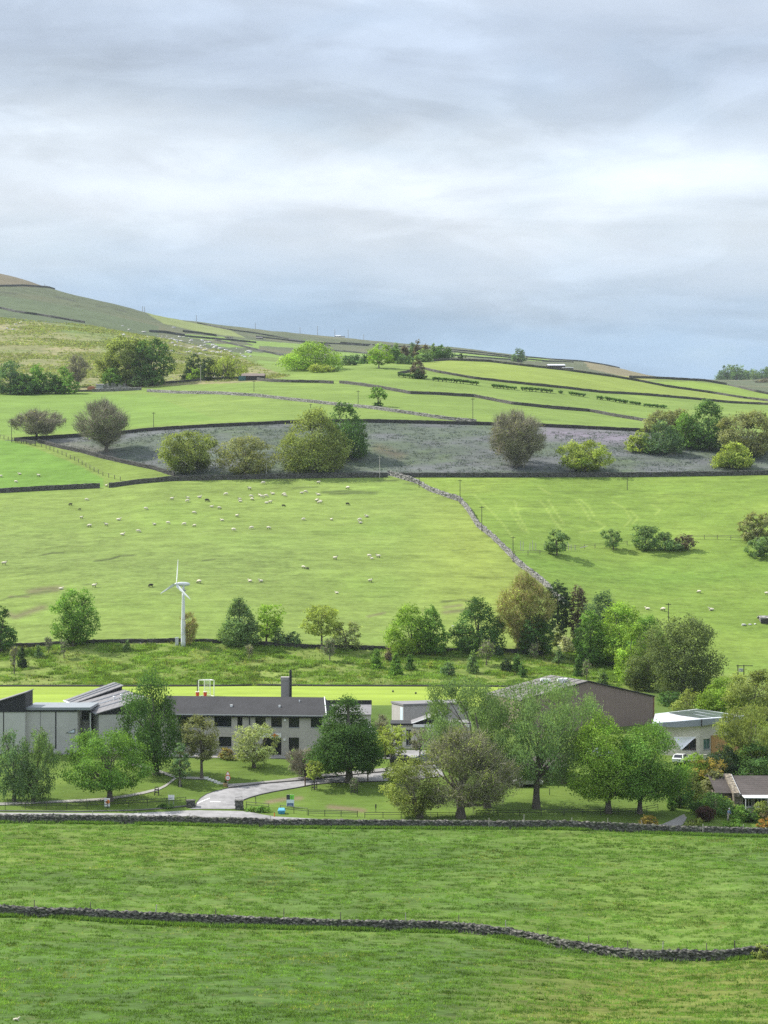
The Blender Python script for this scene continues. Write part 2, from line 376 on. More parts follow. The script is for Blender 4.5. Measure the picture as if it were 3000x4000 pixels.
paint(hb * np.clip(fbm(XG / 18 + 40, YG / 9, 3) * 4 + .1, 0, 1), (.100, .112, .130), None, .8)
paint(hb * near(UU, VV, [(2150, 1690), (2450, 1710)], 45, .6, 1), (.160, .145, .200), None, .9)
paint(hb * near(UU, VV, [(250, 1735), (420, 1770)], 30, .6, 1), (.150, .145, .140), None, .6)
paint(hb * near(UU, VV, [(1480, 1750), (1560, 1780)], 25, .6, 1), (.12, .085, .06), None, .5)
LB = [(120, 1720), (235, 1748), (400, 1790), (500, 1812), (600, 1832), (682, 1862)]
paint(hb & inpoly(UU, VV, [(-3000, 1600), (60, 1722), (120, 1722)] + LB + [(682, 2000), (-3000, 2100)]), (.135, .205, .042), .4)
paint(hb & inpoly(UU, VV, [(-3000, 1600), (40, 1722), (150, 1755), (300, 1815), (400, 1868), (420, 2000), (-3000, 2100)]), (.105, .215, .034), .3)
up = B(681, 1075)
paint(up, (.128, .205, .042), .25)
paint(up * np.clip(fz * 2.4 + .1, 0, 1), (.150, .225, .048), None, .7)
W12 = [(1555, 1470), (1640, 1442), (1655, 1418), (1750, 1408), (1900, 1413), (2000, 1425), (2200, 1447), (2400, 1474), (2500, 1491), (2600, 1511), (2750, 1532), (2900, 1556), (3000, 1568), (3400, 1620)]
W11 = [(1555, 1462), (1610, 1452), (1650, 1441), (1700, 1454), (1850, 1480), (2000, 1497), (2200, 1517), (2350, 1535), (2500, 1543), (2700, 1560), (2850, 1575), (3000, 1582), (3400, 1610)]
paint(up & inpoly(UU, VV, W12 + W11[::-1]), (.168, .235, .044), .25)
paint(up & inpoly(UU, VV, [(-3000, 1690), (0, 1700), (600, 1660), (850, 1640), (575, 1540), (-3000, 1540)]), (.122, .212, .040), .2)
far = YG >= 860
brack = far & (YG < 1300) & inpoly(UU, VV, [(-3000, 1210), (-300, 1225), (0, 1240), (330, 1262), (480, 1268), (700, 1290), (880, 1372), (1040, 1440), (1130, 1470), (1000, 1494), (800, 1500), (300, 1524), (-3000, 1540)])
paint(far & (YG < 1300) & ~up, (.115, .170, .045), .5)
paint(brack, (.165, .180, .078), .9)
paint(brack * np.clip(fbm(XG / 26, YG / 20, 4) * 4.0, 0, 1), (.235, .215, .118), None, .8)
paint(brack * np.clip(fbm(XG / 40 + 9, YG / 30, 4) * 4.0 - .2, 0, 1), (.095, .145, .045), None, .8)
paint(brack * near(UU, VV, [(300, 1290), (420, 1290), (430, 1360)], 75, 1, 1), (.110, .185, .050), None, .7)
paint(brack * near(UU, VV, [(650, 1350), (900, 1450)], 70, 1, 1), (.110, .125, .080), None, .6)
paint(far & (YG < 905) & inpoly(UU, VV, [(-40, 1478), (0, 1478), (90, 1510), (140, 1532), (-40, 1540)]), (.27, .19, .13), .6)
moor = YG >= 1245
paint(moor, (.072, .095, .056), .8)
paint(moor * np.clip(fbm(XG / 90, YG / 120, 4) * 3.2 + .1, 0, 1), (.110, .115, .070), None, .8)
paint(moor & (YG < 1520) & (UU < 620), (.072, .105, .058), .7)
paint(moor & (UU < 300) & inpoly(UU, VV, [(-3000, 900), (0, 1060), (200, 1110), (290, 1128), (130, 1122), (0, 1118), (-3000, 1100)]), (.118, .106, .074), .5)
for ln, w in [([(220, 1160), (290, 1175)], 8), ([(460, 1208), (490, 1218)], 6), ([(0, 1140), (60, 1146)], 8), ([(380, 1198), (420, 1198)], 5)]:
    paint(near(UU, VV, ln, w, .6, 1.6) * moor, (.045, .055, .045), None, .8)
paint(moor & inpoly(UU, VV, [(560, 1215), (700, 1250), (900, 1290), (960, 1320), (800, 1300), (640, 1265)]), (.155, .200, .070), .3)
strip = [[(720, 1305), (900, 1318), (900, 1335), (720, 1318)], [(800, 1340), (1010, 1350), (1010, 1362), (830, 1352)], [(920, 1325), (1200, 1345), (1200, 1362), (1000, 1350)],
         [(960, 1370), (1130, 1390), (1120, 1402), (960, 1386)], [(1280, 1372), (1440, 1378), (1440, 1392), (1330, 1390)], [(1000, 1405), (1130, 1420), (1100, 1432), (1010, 1418)],
         [(1740, 1375), (1990, 1392), (1990, 1402), (1760, 1392)], [(2060, 1395), (2150, 1402), (2130, 1412), (2060, 1408)]]
for p in strip: paint((YG > 1075) & inpoly(UU, VV, p), (.135, .225, .050), .2)
paint((YG > 1100) & (UU > 1700) & (YG < 2300) & inpoly(UU, VV, [(2280, 1405), (2420, 1436), (2580, 1478), (2470, 1478), (2300, 1440)]), (.170, .155, .095), .5)
paint((YG > 1060) & (YG < 1260) & inpoly(UU, VV, [(2400, 1462), (2600, 1476), (2500, 1490)]), (.200, .220, .060), .4)
paint((YG > 1060) & (YG < 1260) & inpoly(UU, VV, [(2500, 1492), (2700, 1490), (2860, 1506), (3050, 1545), (3050, 1580), (2750, 1532)]), (.150, .235, .040), .3)
# soil patches in the lawn
for ln, w in [([(1050, 3133), (1110, 3122), (1170, 3118)], 12), ([(1290, 3152), (1350, 3158), (1415, 3166)], 13)]:
    paint(near(UU, VV, ln, w, .5, 1.0) * B(266, 300), (.16, .12, .085), None, .95)
paint(near(UU, VV, [(500, 2508), (560, 2512), (620, 2516)], 9, .4, 1.2) * B(398, 436), (.17, .15, .10), None, .8)
_l = C.mean(-1, keepdims=True); C = C * .86 + _l * np.array([.17, .12, .05]); C = np.clip(C * (1 + .25 * fz[..., None] + .18 * fz2[..., None]), .004, .6)

nD, nU = ZG.shape
me = bpy.data.meshes.new('ground')
co = np.stack([XG, YG, ZG], -1).reshape(-1, 3).astype(np.float32)
ii, jj = np.meshgrid(np.arange(nD - 1), np.arange(nU - 1), indexing='ij'); a = (ii * nU + jj).ravel()
q = np.stack([a, a + 1, a + nU + 1, a + nU], 1).astype(np.int32)
me.vertices.add(len(co)); me.vertices.foreach_set('co', co.ravel())
me.loops.add(q.size); me.loops.foreach_set('vertex_index', q.ravel())
me.polygons.add(len(q)); me.polygons.foreach_set('loop_start', np.arange(len(q), dtype=np.int32) * 4); me.polygons.foreach_set('loop_total', np.full(len(q), 4, np.int32))
me.polygons.foreach_set('use_smooth', np.ones(len(q), bool)); me.update(calc_edges=True)
at = me.attributes.new('sward', 'FLOAT_COLOR', 'POINT'); at.data.foreach_set('color', np.concatenate([C, R[..., None]], -1).reshape(-1).astype(np.float32))
def ground_mat():
    m, t, out = nt('grassland'); b = N(t, 'ShaderNodeBsdfPrincipled'); b.inputs['Roughness'].default_value = 1.0; b.inputs['Specular IOR Level'].default_value = .1
    at = N(t, 'ShaderNodeAttribute'); at.attribute_name = 'sward'
    p = worldpos(t)
    ps = scalevec(t, p, (.55, 1, 1))
    n1 = noise(t, ps, .35, 5, .6); n2 = noise(t, ps, 1.5, 4, .6); n3 = noise(t, p, .05, 3)
    k = math_(t, 'ADD', math_(t, 'MULTIPLY', math_(t, 'SUBTRACT', n1, .5), 1.5), math_(t, 'MULTIPLY', math_(t, 'SUBTRACT', n2, .5), 1.3))
    k = math_(t, 'MULTIPLY', k, math_(t, 'ADD', at.outputs['Alpha'], .12))
    k = math_(t, 'ADD', math_(t, 'ADD', 1.0, k), math_(t, 'MULTIPLY', math_(t, 'SUBTRACT', n3, .5), .35))
    st = noise(t, scalevec(t, p, (.10, 1, 1)), .75, 5, .65); st2 = noise(t, scalevec(t, p, (.2, 1, 1)), .16, 4, .6)
    k = math_(t, 'ADD', k, math_(t, 'ADD', math_(t, 'MULTIPLY', math_(t, 'SUBTRACT', st, .5), .55), math_(t, 'MULTIPLY', math_(t, 'SUBTRACT', st2, .5), .45)))
    k = math_(t, 'MAXIMUM', k, .25)
    c = cmix(t, 1.0, at.outputs['Color'], k, 'MULTIPLY')
    dry = math_(t, 'MULTIPLY', maprange(t, noise(t, ps, .8, 4, .65), .56, .72, 0, .35), at.outputs['Alpha'])
    c = cmix(t, dry, c, (.19, .17, .07, 1))
    t.links.new(c, b.inputs['Base Color'])
    bm = N(t, 'ShaderNodeBump'); bm.inputs['Distance'].default_value = .35
    t.links.new(math_(t, 'MULTIPLY', at.outputs['Alpha'], .7), bm.inputs['Strength'])
    t.links.new(math_(t, 'ADD', n1, math_(t, 'MULTIPLY', n2, .6)), bm.inputs['Height']); t.links.new(bm.outputs[0], b.inputs['Normal'])
    t.links.new(b.outputs[0], out.inputs[0]); return m
me.materials.append(ground_mat())
g = link('ground', me); setp(g, 'green hillside fields rising from the valley to the moor', kind='structure')

# ------------------------------------------------------------------ draped strips: road, drive, path, yards
def resamp(pts, n):
    p = np.array(pts, float); d = np.r_[0, np.cumsum(np.hypot(*np.diff(p, axis=0).T))]; s = np.linspace(0, d[-1], n)
    return np.stack([np.interp(s, d, p[:, 0]), np.interp(s, d, p[:, 1])], 1)
def drape(name, label, A, Bl, mat, n=60, m=6, off=.06, kind='structure', world=False):
    """sheet between two edge lines given as sight lines (u, v) that meet the ground"""
    a = resamp(A, n); b = resamp(Bl, n); pa = np.array([hit(*q) for q in a]); pb = np.array([hit(*q) for q in b])
    mb = MB(); vs = []
    for k in range(m + 1):
        w = k / m; q = pa * (1 - w) + pb * w
        z = hz(q[:, 0], q[:, 1]) + off
        vs += list(zip(q[:, 0], q[:, 1], z))
    fs = [(k * n + i, k * n + i + 1, (k + 1) * n + i + 1, (k + 1) * n + i) for k in range(m) for i in range(n - 1)]
    mb.add(vs, fs); o = mb.build(name, mat, smooth=True); setp(o, label, kind=kind); return o
TAR = plain('tarmac', (.225, .22, .222), .9, .28, .9)
TAR2 = plain('old_tarmac', (.20, .20, .20), .9, .16, 1.2)
PAV = plain('pavement', (.215, .205, .195), .9, .14, 1.5)
CONC = plain('concrete_path', (.27, .26, .24), .9, .14, 1.2)
WHITE = plain('white_paint', (.75, .75, .74), .5, .05)
crop = lambda L, x0, y0, s: [(x0 + x * s, y0 + y * s) for x, y in L]
W2top = [(u, v - 31) for u, v in W2L]
drape('road', 'public road running behind the drystone roadside wall', [(-1450, 3168), (-600, 3174), (0, 3176), (520, 3178), (640, 3172), (760, 3166), (960, 3170), (1060, 3190), (1300, 3204), (2200, 3211), (3000, 3240), (3600, 3252), (4450, 3262)],
      [(-1450, 3194), (-600, 3200), (0, 3203), (520, 3205), (700, 3207), (960, 3212), (1060, 3218), (1300, 3222), (2200, 3227), (3000, 3254), (3600, 3266), (4450, 3276)], TAR, 160, 4)
drive = drape('drive', 'grey tarmac school drive curving up from the road', crop([(80, 1165), (130, 1155), (140, 1115), (170, 1080), (220, 1048), (300, 1022), (400, 1000), (550, 980), (700, 962), (1000, 938), (1300, 903), (1659, 868), (1860, 850), (2120, 838)], 700, 2600, .482),
      crop([(470, 1165), (458, 1150), (470, 1120), (520, 1090), (580, 1068), (650, 1048), (740, 1028), (860, 1006), (960, 990), (1080, 966), (1250, 950), (1659, 938), (1900, 925), (2150, 900)], 700, 2600, .482), TAR, 90, 10, .08)
drape('pavement', 'raised footway along the upper side of the drive', crop([(392, 968), (560, 958), (800, 934), (1000, 908), (1300, 872), (1659, 838), (1900, 818), (2100, 808)], 700, 2600, .482),
      crop([(400, 994), (550, 975), (700, 957), (1000, 933), (1300, 898), (1659, 863), (1860, 846), (2110, 834)], 700, 2600, .482), PAV, 60, 4, .16)
path_c = crop([(-1300, 705), (-600, 680), (0, 650), (200, 637), (400, 612), (600, 582), (800, 540), (1000, 490), (1100, 440), (1190, 370), (1260, 318), (1400, 330), (1659, 338)], 350, 2950, .2713)
drape('path', 'narrow concrete footpath winding across the school lawn', [(u, v - 4.5) for u, v in path_c], [(u, v + 4.5) for u, v in path_c], CONC, 110, 3, .07)
br = crop([(1230, 318), (1050, 255), (850, 190), (700, 150), (560, 122)], 350, 2950, .2713)
drape('path', 'footpath branch climbing behind the tall birch', [(u, v - 5) for u, v in br], [(u, v + 5) for u, v in br], CONC, 50, 3, .09)
drape('yard', 'paved strip along the front of the school', [(600, 2938), (900, 2946), (1290, 2946), (1480, 2940)], [(600, 2956), (900, 2962), (1290, 2967), (1480, 2966)], CONC, 60, 4, .07)
drape('yard', 'tarmac yard in front of the grey block', [(180, 2918), (320, 2920)], [(190, 2950), (330, 2948)], TAR2, 24, 5, .07)
drape('car_park', 'tarmac car park in front of the middle block', [(1450, 2936), (1560, 2932), (1760, 2934)], [(1470, 2964), (1600, 2968), (1760, 2972)], TAR, 40, 5, .10)
drape('driveway', 'stony driveway up to the cottage beside the hedge', [(2570, 3229), (2625, 3204), (2672, 3181)], [(2642, 3233), (2668, 3222), (2683, 3196)], PAV, 24, 6, .06)
def kerb(label, L, r=.10, off=.08):
    d_ = np.array([hit(*q) for q in resamp(L, 60)]); d_[:, 2] = hz(d_[:, 0], d_[:, 1]) + off; mb = MB(); mb.tube(d_, np.full(60, r), 4)
    return setp(mb.build('kerb', plain('kerb_dark', (.085, .08, .078), .9)), label, 'kerb')
kerb('dark kerb between the drive and its raised footway', crop([(400, 996), (550, 978), (700, 960), (1000, 936), (1300, 901), (1659, 866)], 700, 2600, .482), .11, .14)
kerb('kerb round the inner lawn edge of the drive', crop([(470, 1150), (474, 1120), (520, 1092), (580, 1070), (650, 1050), (740, 1030), (860, 1008), (960, 992), (1080, 968), (1250, 952), (1659, 940)], 700, 2600, .482), .08, .07)
kerb('kerb round the outer lawn edge of the drive mouth', crop([(132, 1150), (142, 1112), (172, 1078), (222, 1046), (300, 1020), (398, 998)], 700, 2600, .482), .08, .07)
line = lambda nm, lab, L, w: drape(nm, lab, [(u, v - w) for u, v in L], [(u, v + w) for u, v in L], WHITE, 24, 1, .092)
line('road_marking', 'worn white edge line at the mouth of the drive', crop([(195, 390), (230, 372), (280, 350), (330, 332)], 700, 3000, .3617), 1.3)
line('road_marking', 'short white bar painted on the drive mouth', crop([(335, 370), (445, 370)], 700, 3000, .3617), 1.4)

# ------------------------------------------------------------------ sky and sun
w = bpy.data.worlds.new('World'); sc.world = w; w.use_nodes = True; t = w.node_tree; t.nodes.clear()
SUN_EL, TO_SUN = radians(46), np.array([-.64, .27, .72])
az = math.atan2(TO_SUN[0], TO_SUN[1])
sky = t.nodes.new('ShaderNodeTexSky'); sky.sky_type = 'NISHITA'; sky.sun_disc = False; sky.sun_elevation = SUN_EL; sky.sun_rotation = az; sky.air_density = 1.2; sky.dust_density = 1.5
gen = texco(t, 'Generated'); s = N(t, 'ShaderNodeSeparateXYZ'); t.links.new(gen, s.inputs[0])
hyp = math_(t, 'SQRT', math_(t, 'ADD', math_(t, 'MULTIPLY', s.outputs[0], s.outputs[0]), math_(t, 'MULTIPLY', s.outputs[1], s.outputs[1])))
el = math_(t, 'ARCTANGENT', math_(t, 'DIVIDE', s.outputs[2], math_(t, 'ADD', hyp, 1e-4)))
azm = math_(t, 'ARCTAN2', s.outputs[0], s.outputs[1])
cv = N(t, 'ShaderNodeCombineXYZ'); t.links.new(azm, cv.inputs[0]); t.links.new(el, cv.inputs[1])
def skn(sx, sy, ox, detail, rough, dist=0.):
    mp = N(t, 'ShaderNodeMapping'); t.links.new(cv.outputs[0], mp.inputs[0]); mp.inputs['Scale'].default_value = (sx, sy, 1); mp.inputs['Location'].default_value = (ox, ox * .37, ox)
    mp.inputs['Rotation'].default_value = (0, 0, .12)
    n = t.nodes.new('ShaderNodeTexNoise'); n.inputs['Scale'].default_value = 1; n.inputs['Detail'].default_value = detail; n.inputs['Roughness'].default_value = rough; n.inputs['Distortion'].default_value = dist
    t.links.new(mp.outputs[0], n.inputs[0]); return math_(t, 'SUBTRACT', n.outputs[0], .5)
warp = math_(t, 'ADD', math_(t, 'MULTIPLY', skn(5, 11, SKY_SEED[0], 3, .5, .4), .055), math_(t, 'MULTIPLY', skn(14, 60, SKY_SEED[1], 4, .55), .022))
ew = math_(t, 'ADD', math_(t, 'ADD', el, warp), math_(t, 'MULTIPLY', azm, .04))
ramp = N(t, 'ShaderNodeValToRGB'); t.links.new(math_(t, 'MULTIPLY', ew, 2.5), ramp.inputs[0])
stops = SKY_STOPS
cr = ramp.color_ramp
while len(cr.elements) < len(stops): cr.elements.new(.5)
for e_, (v_, c_) in zip(cr.elements, stops): e_.position = v_ if v_ <= 1 and not v_ > 1 else (VH - v_) / F * 2.5; e_.color = (*c_, 1)
mott = math_(t, 'ADD', math_(t, 'MULTIPLY', skn(8, 22, SKY_SEED[2], 6, .55, .5), .42), math_(t, 'MULTIPLY', skn(16, 58, SKY_SEED[3], 9, .64, .6), .27))
edge = maprange(t, skn(7, 24, SKY_SEED[1] + 4, 9, .56, .6), -.03, .07, -.06, .06); mott = math_(t, 'ADD', math_(t, 'ADD', 1.0, math_(t, 'MULTIPLY', mott, .75)), edge)
elb = math_(t, 'ADD', el, math_(t, 'ADD', math_(t, 'MULTIPLY', skn(6, 16, SKY_SEED[2] + 2, 5, .55, .5), .075), math_(t, 'MULTIPLY', azm, .055))); azb = math_(t, 'ADD', azm, math_(t, 'MULTIPLY', skn(5, 14, SKY_SEED[3] + 2, 4, .55), .12))
for u_, v_, su_, sv_, k_ in SKY_BANKS:
    a_, e_ = math.atan2(u_ - U0, F), math.atan2(VH - v_, F); dx = math_(t, 'DIVIDE', math_(t, 'SUBTRACT', azb, a_), su_ / F); dy = math_(t, 'DIVIDE', math_(t, 'SUBTRACT', elb, e_), sv_ / F)
    gq = math_(t, 'POWER', 2.718, math_(t, 'MULTIPLY', math_(t, 'ADD', math_(t, 'MULTIPLY', dx, dx), math_(t, 'MULTIPLY', dy, dy)), -1.0)); mott = math_(t, 'ADD', mott, math_(t, 'MULTIPLY', gq, k_))
cloud = cmix(t, 1.0, ramp.outputs[0], mott, 'MULTIPLY')
cloud = cmix(t, 1.0, cloud, (SKY_GAIN,) * 3, 'MULTIPLY')
gap = maprange(t, skn(9, 24, SKY_SEED[4], 4, .5, .5), .05, .25, 0, .2)
col = cmix(t, gap, cloud, sky.outputs[0])
bg = N(t, 'ShaderNodeBackground'); bg.inputs['Strength'].default_value = .1; t.links.new(col, bg.inputs['Color'])
wo = N(t, 'ShaderNodeOutputWorld'); t.links.new(bg.outputs[0], wo.inputs[0])
sl = bpy.data.lights.new('sun', 'SUN'); sl.energy = SUN_E; sl.angle = radians(.5); sl.color = (1, .955, .87)
so = bpy.data.objects.new('sun', sl); COL.objects.link(so)
from mathutils import Vector
so.rotation_euler = Vector(tuple(TO_SUN)).to_track_quat('Z', 'Y').to_euler(); so.location = (-300, 300, 400)

# ------------------------------------------------------------------ camera
cd = bpy.data.cameras.new('camera'); cam = bpy.data.objects.new('camera', cd); COL.objects.link(cam); sc.camera = cam
cam.rotation_euler = (radians(90), 0, 0); cd.sensor_fit = 'VERTICAL'; cd.sensor_height = 36; cd.lens = 36 * F / 4000; cd.shift_y = -(2000 - VH) / 4000 * 1.0
cd.clip_start = .5; cd.clip_end = 9000
sc.view_settings.view_transform = 'Standard'; sc.view_settings.look = 'None'; sc.view_settings.gamma = 1; sc.view_settings.exposure = EXPO
sc.cycles.max_bounces = 6; sc.cycles.diffuse_bounces = 3; sc.cycles.transmission_bounces = 3; sc.cycles.glossy_bounces = 2; sc.cycles.transparent_max_bounces = 8
sc.cycles.volume_bounces = 1; sc.cycles.use_denoising = DENOISE; sc.cycles.denoiser = 'OPENIMAGEDENOISE'; sc.cycles.denoising_input_passes = 'RGB_ALBEDO_NORMAL'; sc.cycles.denoising_prefilter = 'ACCURATE'
# ------------------------------------------------------------------ drystone walls
ST_NEAR = stone_mat('drystone_near', (.032, .030, .028), (.225, .215, .19), 3.4, mossamt=.3)
ST_MID = stone_mat('drystone_mid', (.045, .042, .040), (.13, .125, .115), 2.0, mossamt=.2)
ST_PALE = stone_mat('drystone_pale', (.10, .097, .09), (.36, .35, .33), 2.2, mossamt=.1)
ST_DARK = stone_mat('drystone_dark', (.030, .029, .028), (.075, .07, .068), 1.6, mossamt=.12)
ST_FAR = stone_mat('drystone_far', (.05, .055, .055), (.09, .09, .09), .8, mossamt=.1)
def wall(label, L, h, mat, seg=.35, th=.55, jit=.05, cope=.10, seed=1, group=None, courses=4, top_var=.08, world=None):
    rg = np.random.default_rng(seed)
    if world is None:
        d = np.array([hit(u, v) for u, v in resamp(L, max(12, int(len(L) * 14)))])[:, :2]
    else: d = np.array(world)[:, :2]
    # keep the traced line in order and free of doubling back
    s = np.r_[0, np.cumsum(np.hypot(*np.diff(d, axis=0).T))]; n = max(3, int(s[-1] / seg))
    ss = np.linspace(0, s[-1], n); x = np.interp(ss, s, d[:, 0]); y = np.interp(ss, s, d[:, 1]); z = hz(x, y)
    tx = np.gradient(x); ty = np.gradient(y); ln = np.hypot(tx, ty) + 1e-9; nx, ny = ty / ln, -tx / ln
    hv = h * (1 + top_var * 2 * fbm(ss / 5 + seed * 7, ss * 0 + 2, 3))
    prof = [(-1.12, -.5)] + [(-1.05 + .3 * k / courses, k / courses) for k in range(courses)] + [(-.72, .93), (-.3, 1.04), (.3, 1.04), (.72, .93)] + [(1.05 - .3 * k / courses, k / courses) for k in range(courses)][::-1] + [(1.12, -.5)]
    m = len(prof); V = np.zeros((n, m, 3))
    for k, (o_, f) in enumerate(prof):
        oo = o_ * th / 2 + rg.normal(0, jit, n); zz = z + np.where(f > 0, f * hv, f) + (rg.normal(0, cope * .5, n) if f > .9 else rg.normal(0, jit * .4, n))
        V[:, k] = np.stack([x + nx * oo, y + ny * oo, zz], 1)
    mb = MB(); fs = [(i * m + k, i * m + k + 1, (i + 1) * m + k + 1, (i + 1) * m + k) for i in range(n - 1) for k in range(m - 1)]
    fs += [tuple(range(m))[::-1], tuple(range((n - 1) * m, n * m))]
    mb.add(V.reshape(-1, 3), fs); o = mb.build('drystone_wall', mat)
    return setp(o, label, 'stone wall', group)
W1 = wall('long rough drystone wall dipping across the nearest pasture', W1L, .98, ST_NEAR, .22, .55, .055, .13, 1, courses=6, top_var=.13)
W2 = wall('mossy drystone wall along the road below the school', W2L, 1.08, ST_NEAR, .25, .6, .05, .12, 2, courses=4)
W3 = wall('dark low wall behind the wind turbine at the foot of the sheep hill', [(-200, 2532), (90, 2528), (240, 2520), (370, 2513), (690, 2509), (850, 2512), (1050, 2523), (1200, 2532), (1450, 2538), (1750, 2546), (1950, 2546), (2120, 2560)], .85, ST_DARK, .6, .5, .04, .08, 3)
wall('straight drystone wall above the sheep, left of its gateway gap', [(-500, 1946), (0, 1925), (150, 1917), (390, 1906)], 1.45, ST_MID, .7, .6, .05, .08, 4)
wall('long dark wall closing the top of the sheep pasture', [(425, 1905), (540, 1890), (660, 1879), (1000, 1871), (1250, 1867), (1515, 1864)], 1.45, ST_MID, .7, .6, .05, .07, 5)
wall('dark wall along the top of the tractor-marked field', [(1560, 1864), (2000, 1864), (2450, 1863), (2750, 1859), (3000, 1855), (3500, 1846)], 1.4, ST_MID, .7, .6, .05, .07, 6)
W4 = wall('pale tumbled drystone wall running down the hill between two fields', W4L[:12] + [(2150, 2310), (2210, 2370)], 1.35, ST_PALE, .45, .8, .10, .22, 7, top_var=.2)
W6L = [(55, 1722), (110, 1719), (300, 1707), (500, 1693), (600, 1682), (800, 1670), (1000, 1661), (1130, 1654), (1420, 1650), (1700, 1656), (1930, 1662), (2110, 1667), (2300, 1676), (2500, 1686), (2560, 1692)]
wall('dark wall along the upper edge of the heathery strip', W6L, 1.15, ST_DARK, .9, .6, .05, .06, 8)
wall('low dark wall slanting under the two bare trees on the left', [(150, 1728), (240, 1752), (320, 1768), (400, 1790), (500, 1813), (600, 1834), (682, 1860)], 1.2, ST_DARK, .8, .6, .05, .07, 9)
wall('wall winding from the farm gate down past the clipped tree', [(575, 1531), (690, 1537), (850, 1540), (1000, 1549), (1150, 1566), (1300, 1582), (1450, 1597), (1600, 1618), (1750, 1640), (1860, 1651)], 1.15, ST_PALE, 1.0, .6, .06, .08, 10)
wall('grey wall sweeping down the middle of the upper fields', [(1327, 1497), (1400, 1505), (1500, 1520), (1600, 1539), (1700, 1542), (1850, 1551), (2000, 1580), (2150, 1596), (2300, 1608), (2400, 1627), (2540, 1650)], 1.19, ST_MID, 1.1, .6, .06, .08, 11)
wall('wall below the large rounded tree left of the gate opening', [(1005, 1486), (1060, 1492), (1140, 1494), (1250, 1496), (1302, 1499)], 1.23, ST_MID, 1.1, .6, .06, .08, 12)
wall('wall curving round the lower edge of the brightest field', W11[:-1], 1.10, ST_MID, 1.2, .6, .06, .08, 13)
wall('wall along the crest above the brightest field', [(1650, 1414), (1750, 1408), (1900, 1413), (2000, 1425), (2200, 1447), (2400, 1474), (2500, 1491), (2600, 1511), (2750, 1532), (2900, 1556), (3000, 1568), (3300, 1605)], 1.15, ST_MID, 1.2, .6, .06, .08, 14)
wall('skyline wall on the far right shoulder of the hill', [(2460, 1476), (2600, 1481), (2750, 1489), (2850, 1506), (2950, 1531), (3000, 1541), (3200, 1566)], 1.27, ST_MID, 1.5, .7, .08, .1, 15)
wall('field wall in front of the sandy bank on the left', [(-200, 1533), (0, 1533), (44, 1533)], 1.2, ST_MID, 1.0, .6, .05, .08, 16)
wall('low wall along the front of the dark thicket', [(66, 1533), (175, 1532), (300, 1531), (360, 1530)], 0.85, ST_MID, 1.0, .6, .05, .08, 17)
wall('stone wall bending round the front of the ruined barn', [(360, 1531), (440, 1529), (500, 1526), (553, 1524)], 1.36, ST_PALE, .9, .6, .06, .08, 18)
wall('wall behind the field gate running up to the shed', [(510, 1503), (620, 1500), (720, 1493), (850, 1483), (945, 1480)], 1.02, ST_MID, 1.0, .6, .05, .08, 19)
for k, (lab, L, h) in enumerate([
    ('moor-edge wall drawing a dark line below the left summit', [(-200, 1130), (0, 1119), (90, 1117), (170, 1122), (215, 1126)], 2.0),
    ('long dark wall separating bracken slope from grey moor', [(-200, 1190), (0, 1205), (60, 1220), (150, 1232), (240, 1247), (330, 1262)], 2.0),  # dark raised strip put in for a shaded fold of the hill
    ('dark wall just left of the small high green field', [(585, 1297), (640, 1300), (720, 1313)], 2.2), ('wall along the top of the small high green field', [(716, 1297), (780, 1303), (846, 1314)], 2.2),
    ('dark wall under the small high green field', [(720, 1315), (800, 1322), (900, 1330), (1000, 1340)], 1.8),
    ('upper of the thin far walls left of the wooded clump', [(770, 1263), (900, 1290), (1000, 1303), (1150, 1330), (1290, 1352)], 1.7), ('lower of the thin far walls left of the wooded clump', [(840, 1330), (1000, 1368), (1090, 1388), (1125, 1394)], 1.8),
    ('far wall crossing behind the big rounded tree', [(1000, 1316), (1180, 1338), (1330, 1345), (1440, 1352)], 1.7), ('far wall reaching the tall bright tree', [(1290, 1370), (1440, 1383), (1560, 1392)], 1.6),
    ('thin wall beneath the distant skyline farm', [(1330, 1340), (1500, 1352), (1700, 1362), (1850, 1375), (2000, 1393)], 1.7),
    ('far wall behind the wooded clump running right', [(1740, 1372), (1850, 1384), (2000, 1399), (2140, 1412)], 1.7), ('second far wall behind the wooded clump', [(1755, 1388), (1880, 1398), (1995, 1406)], 1.6),
    ('skyline wall right of the lone round tree', [(2055, 1396), (2150, 1404), (2280, 1413), (2350, 1424), (2420, 1438)], 1.8), ('short wall by the pale barn on the far slope', [(2120, 1412), (2200, 1414), (2240, 1416)], 1.6)]):
    wall(lab, L, h * .68, ST_FAR, 4.0, .9, .08, .12, 30 + k)

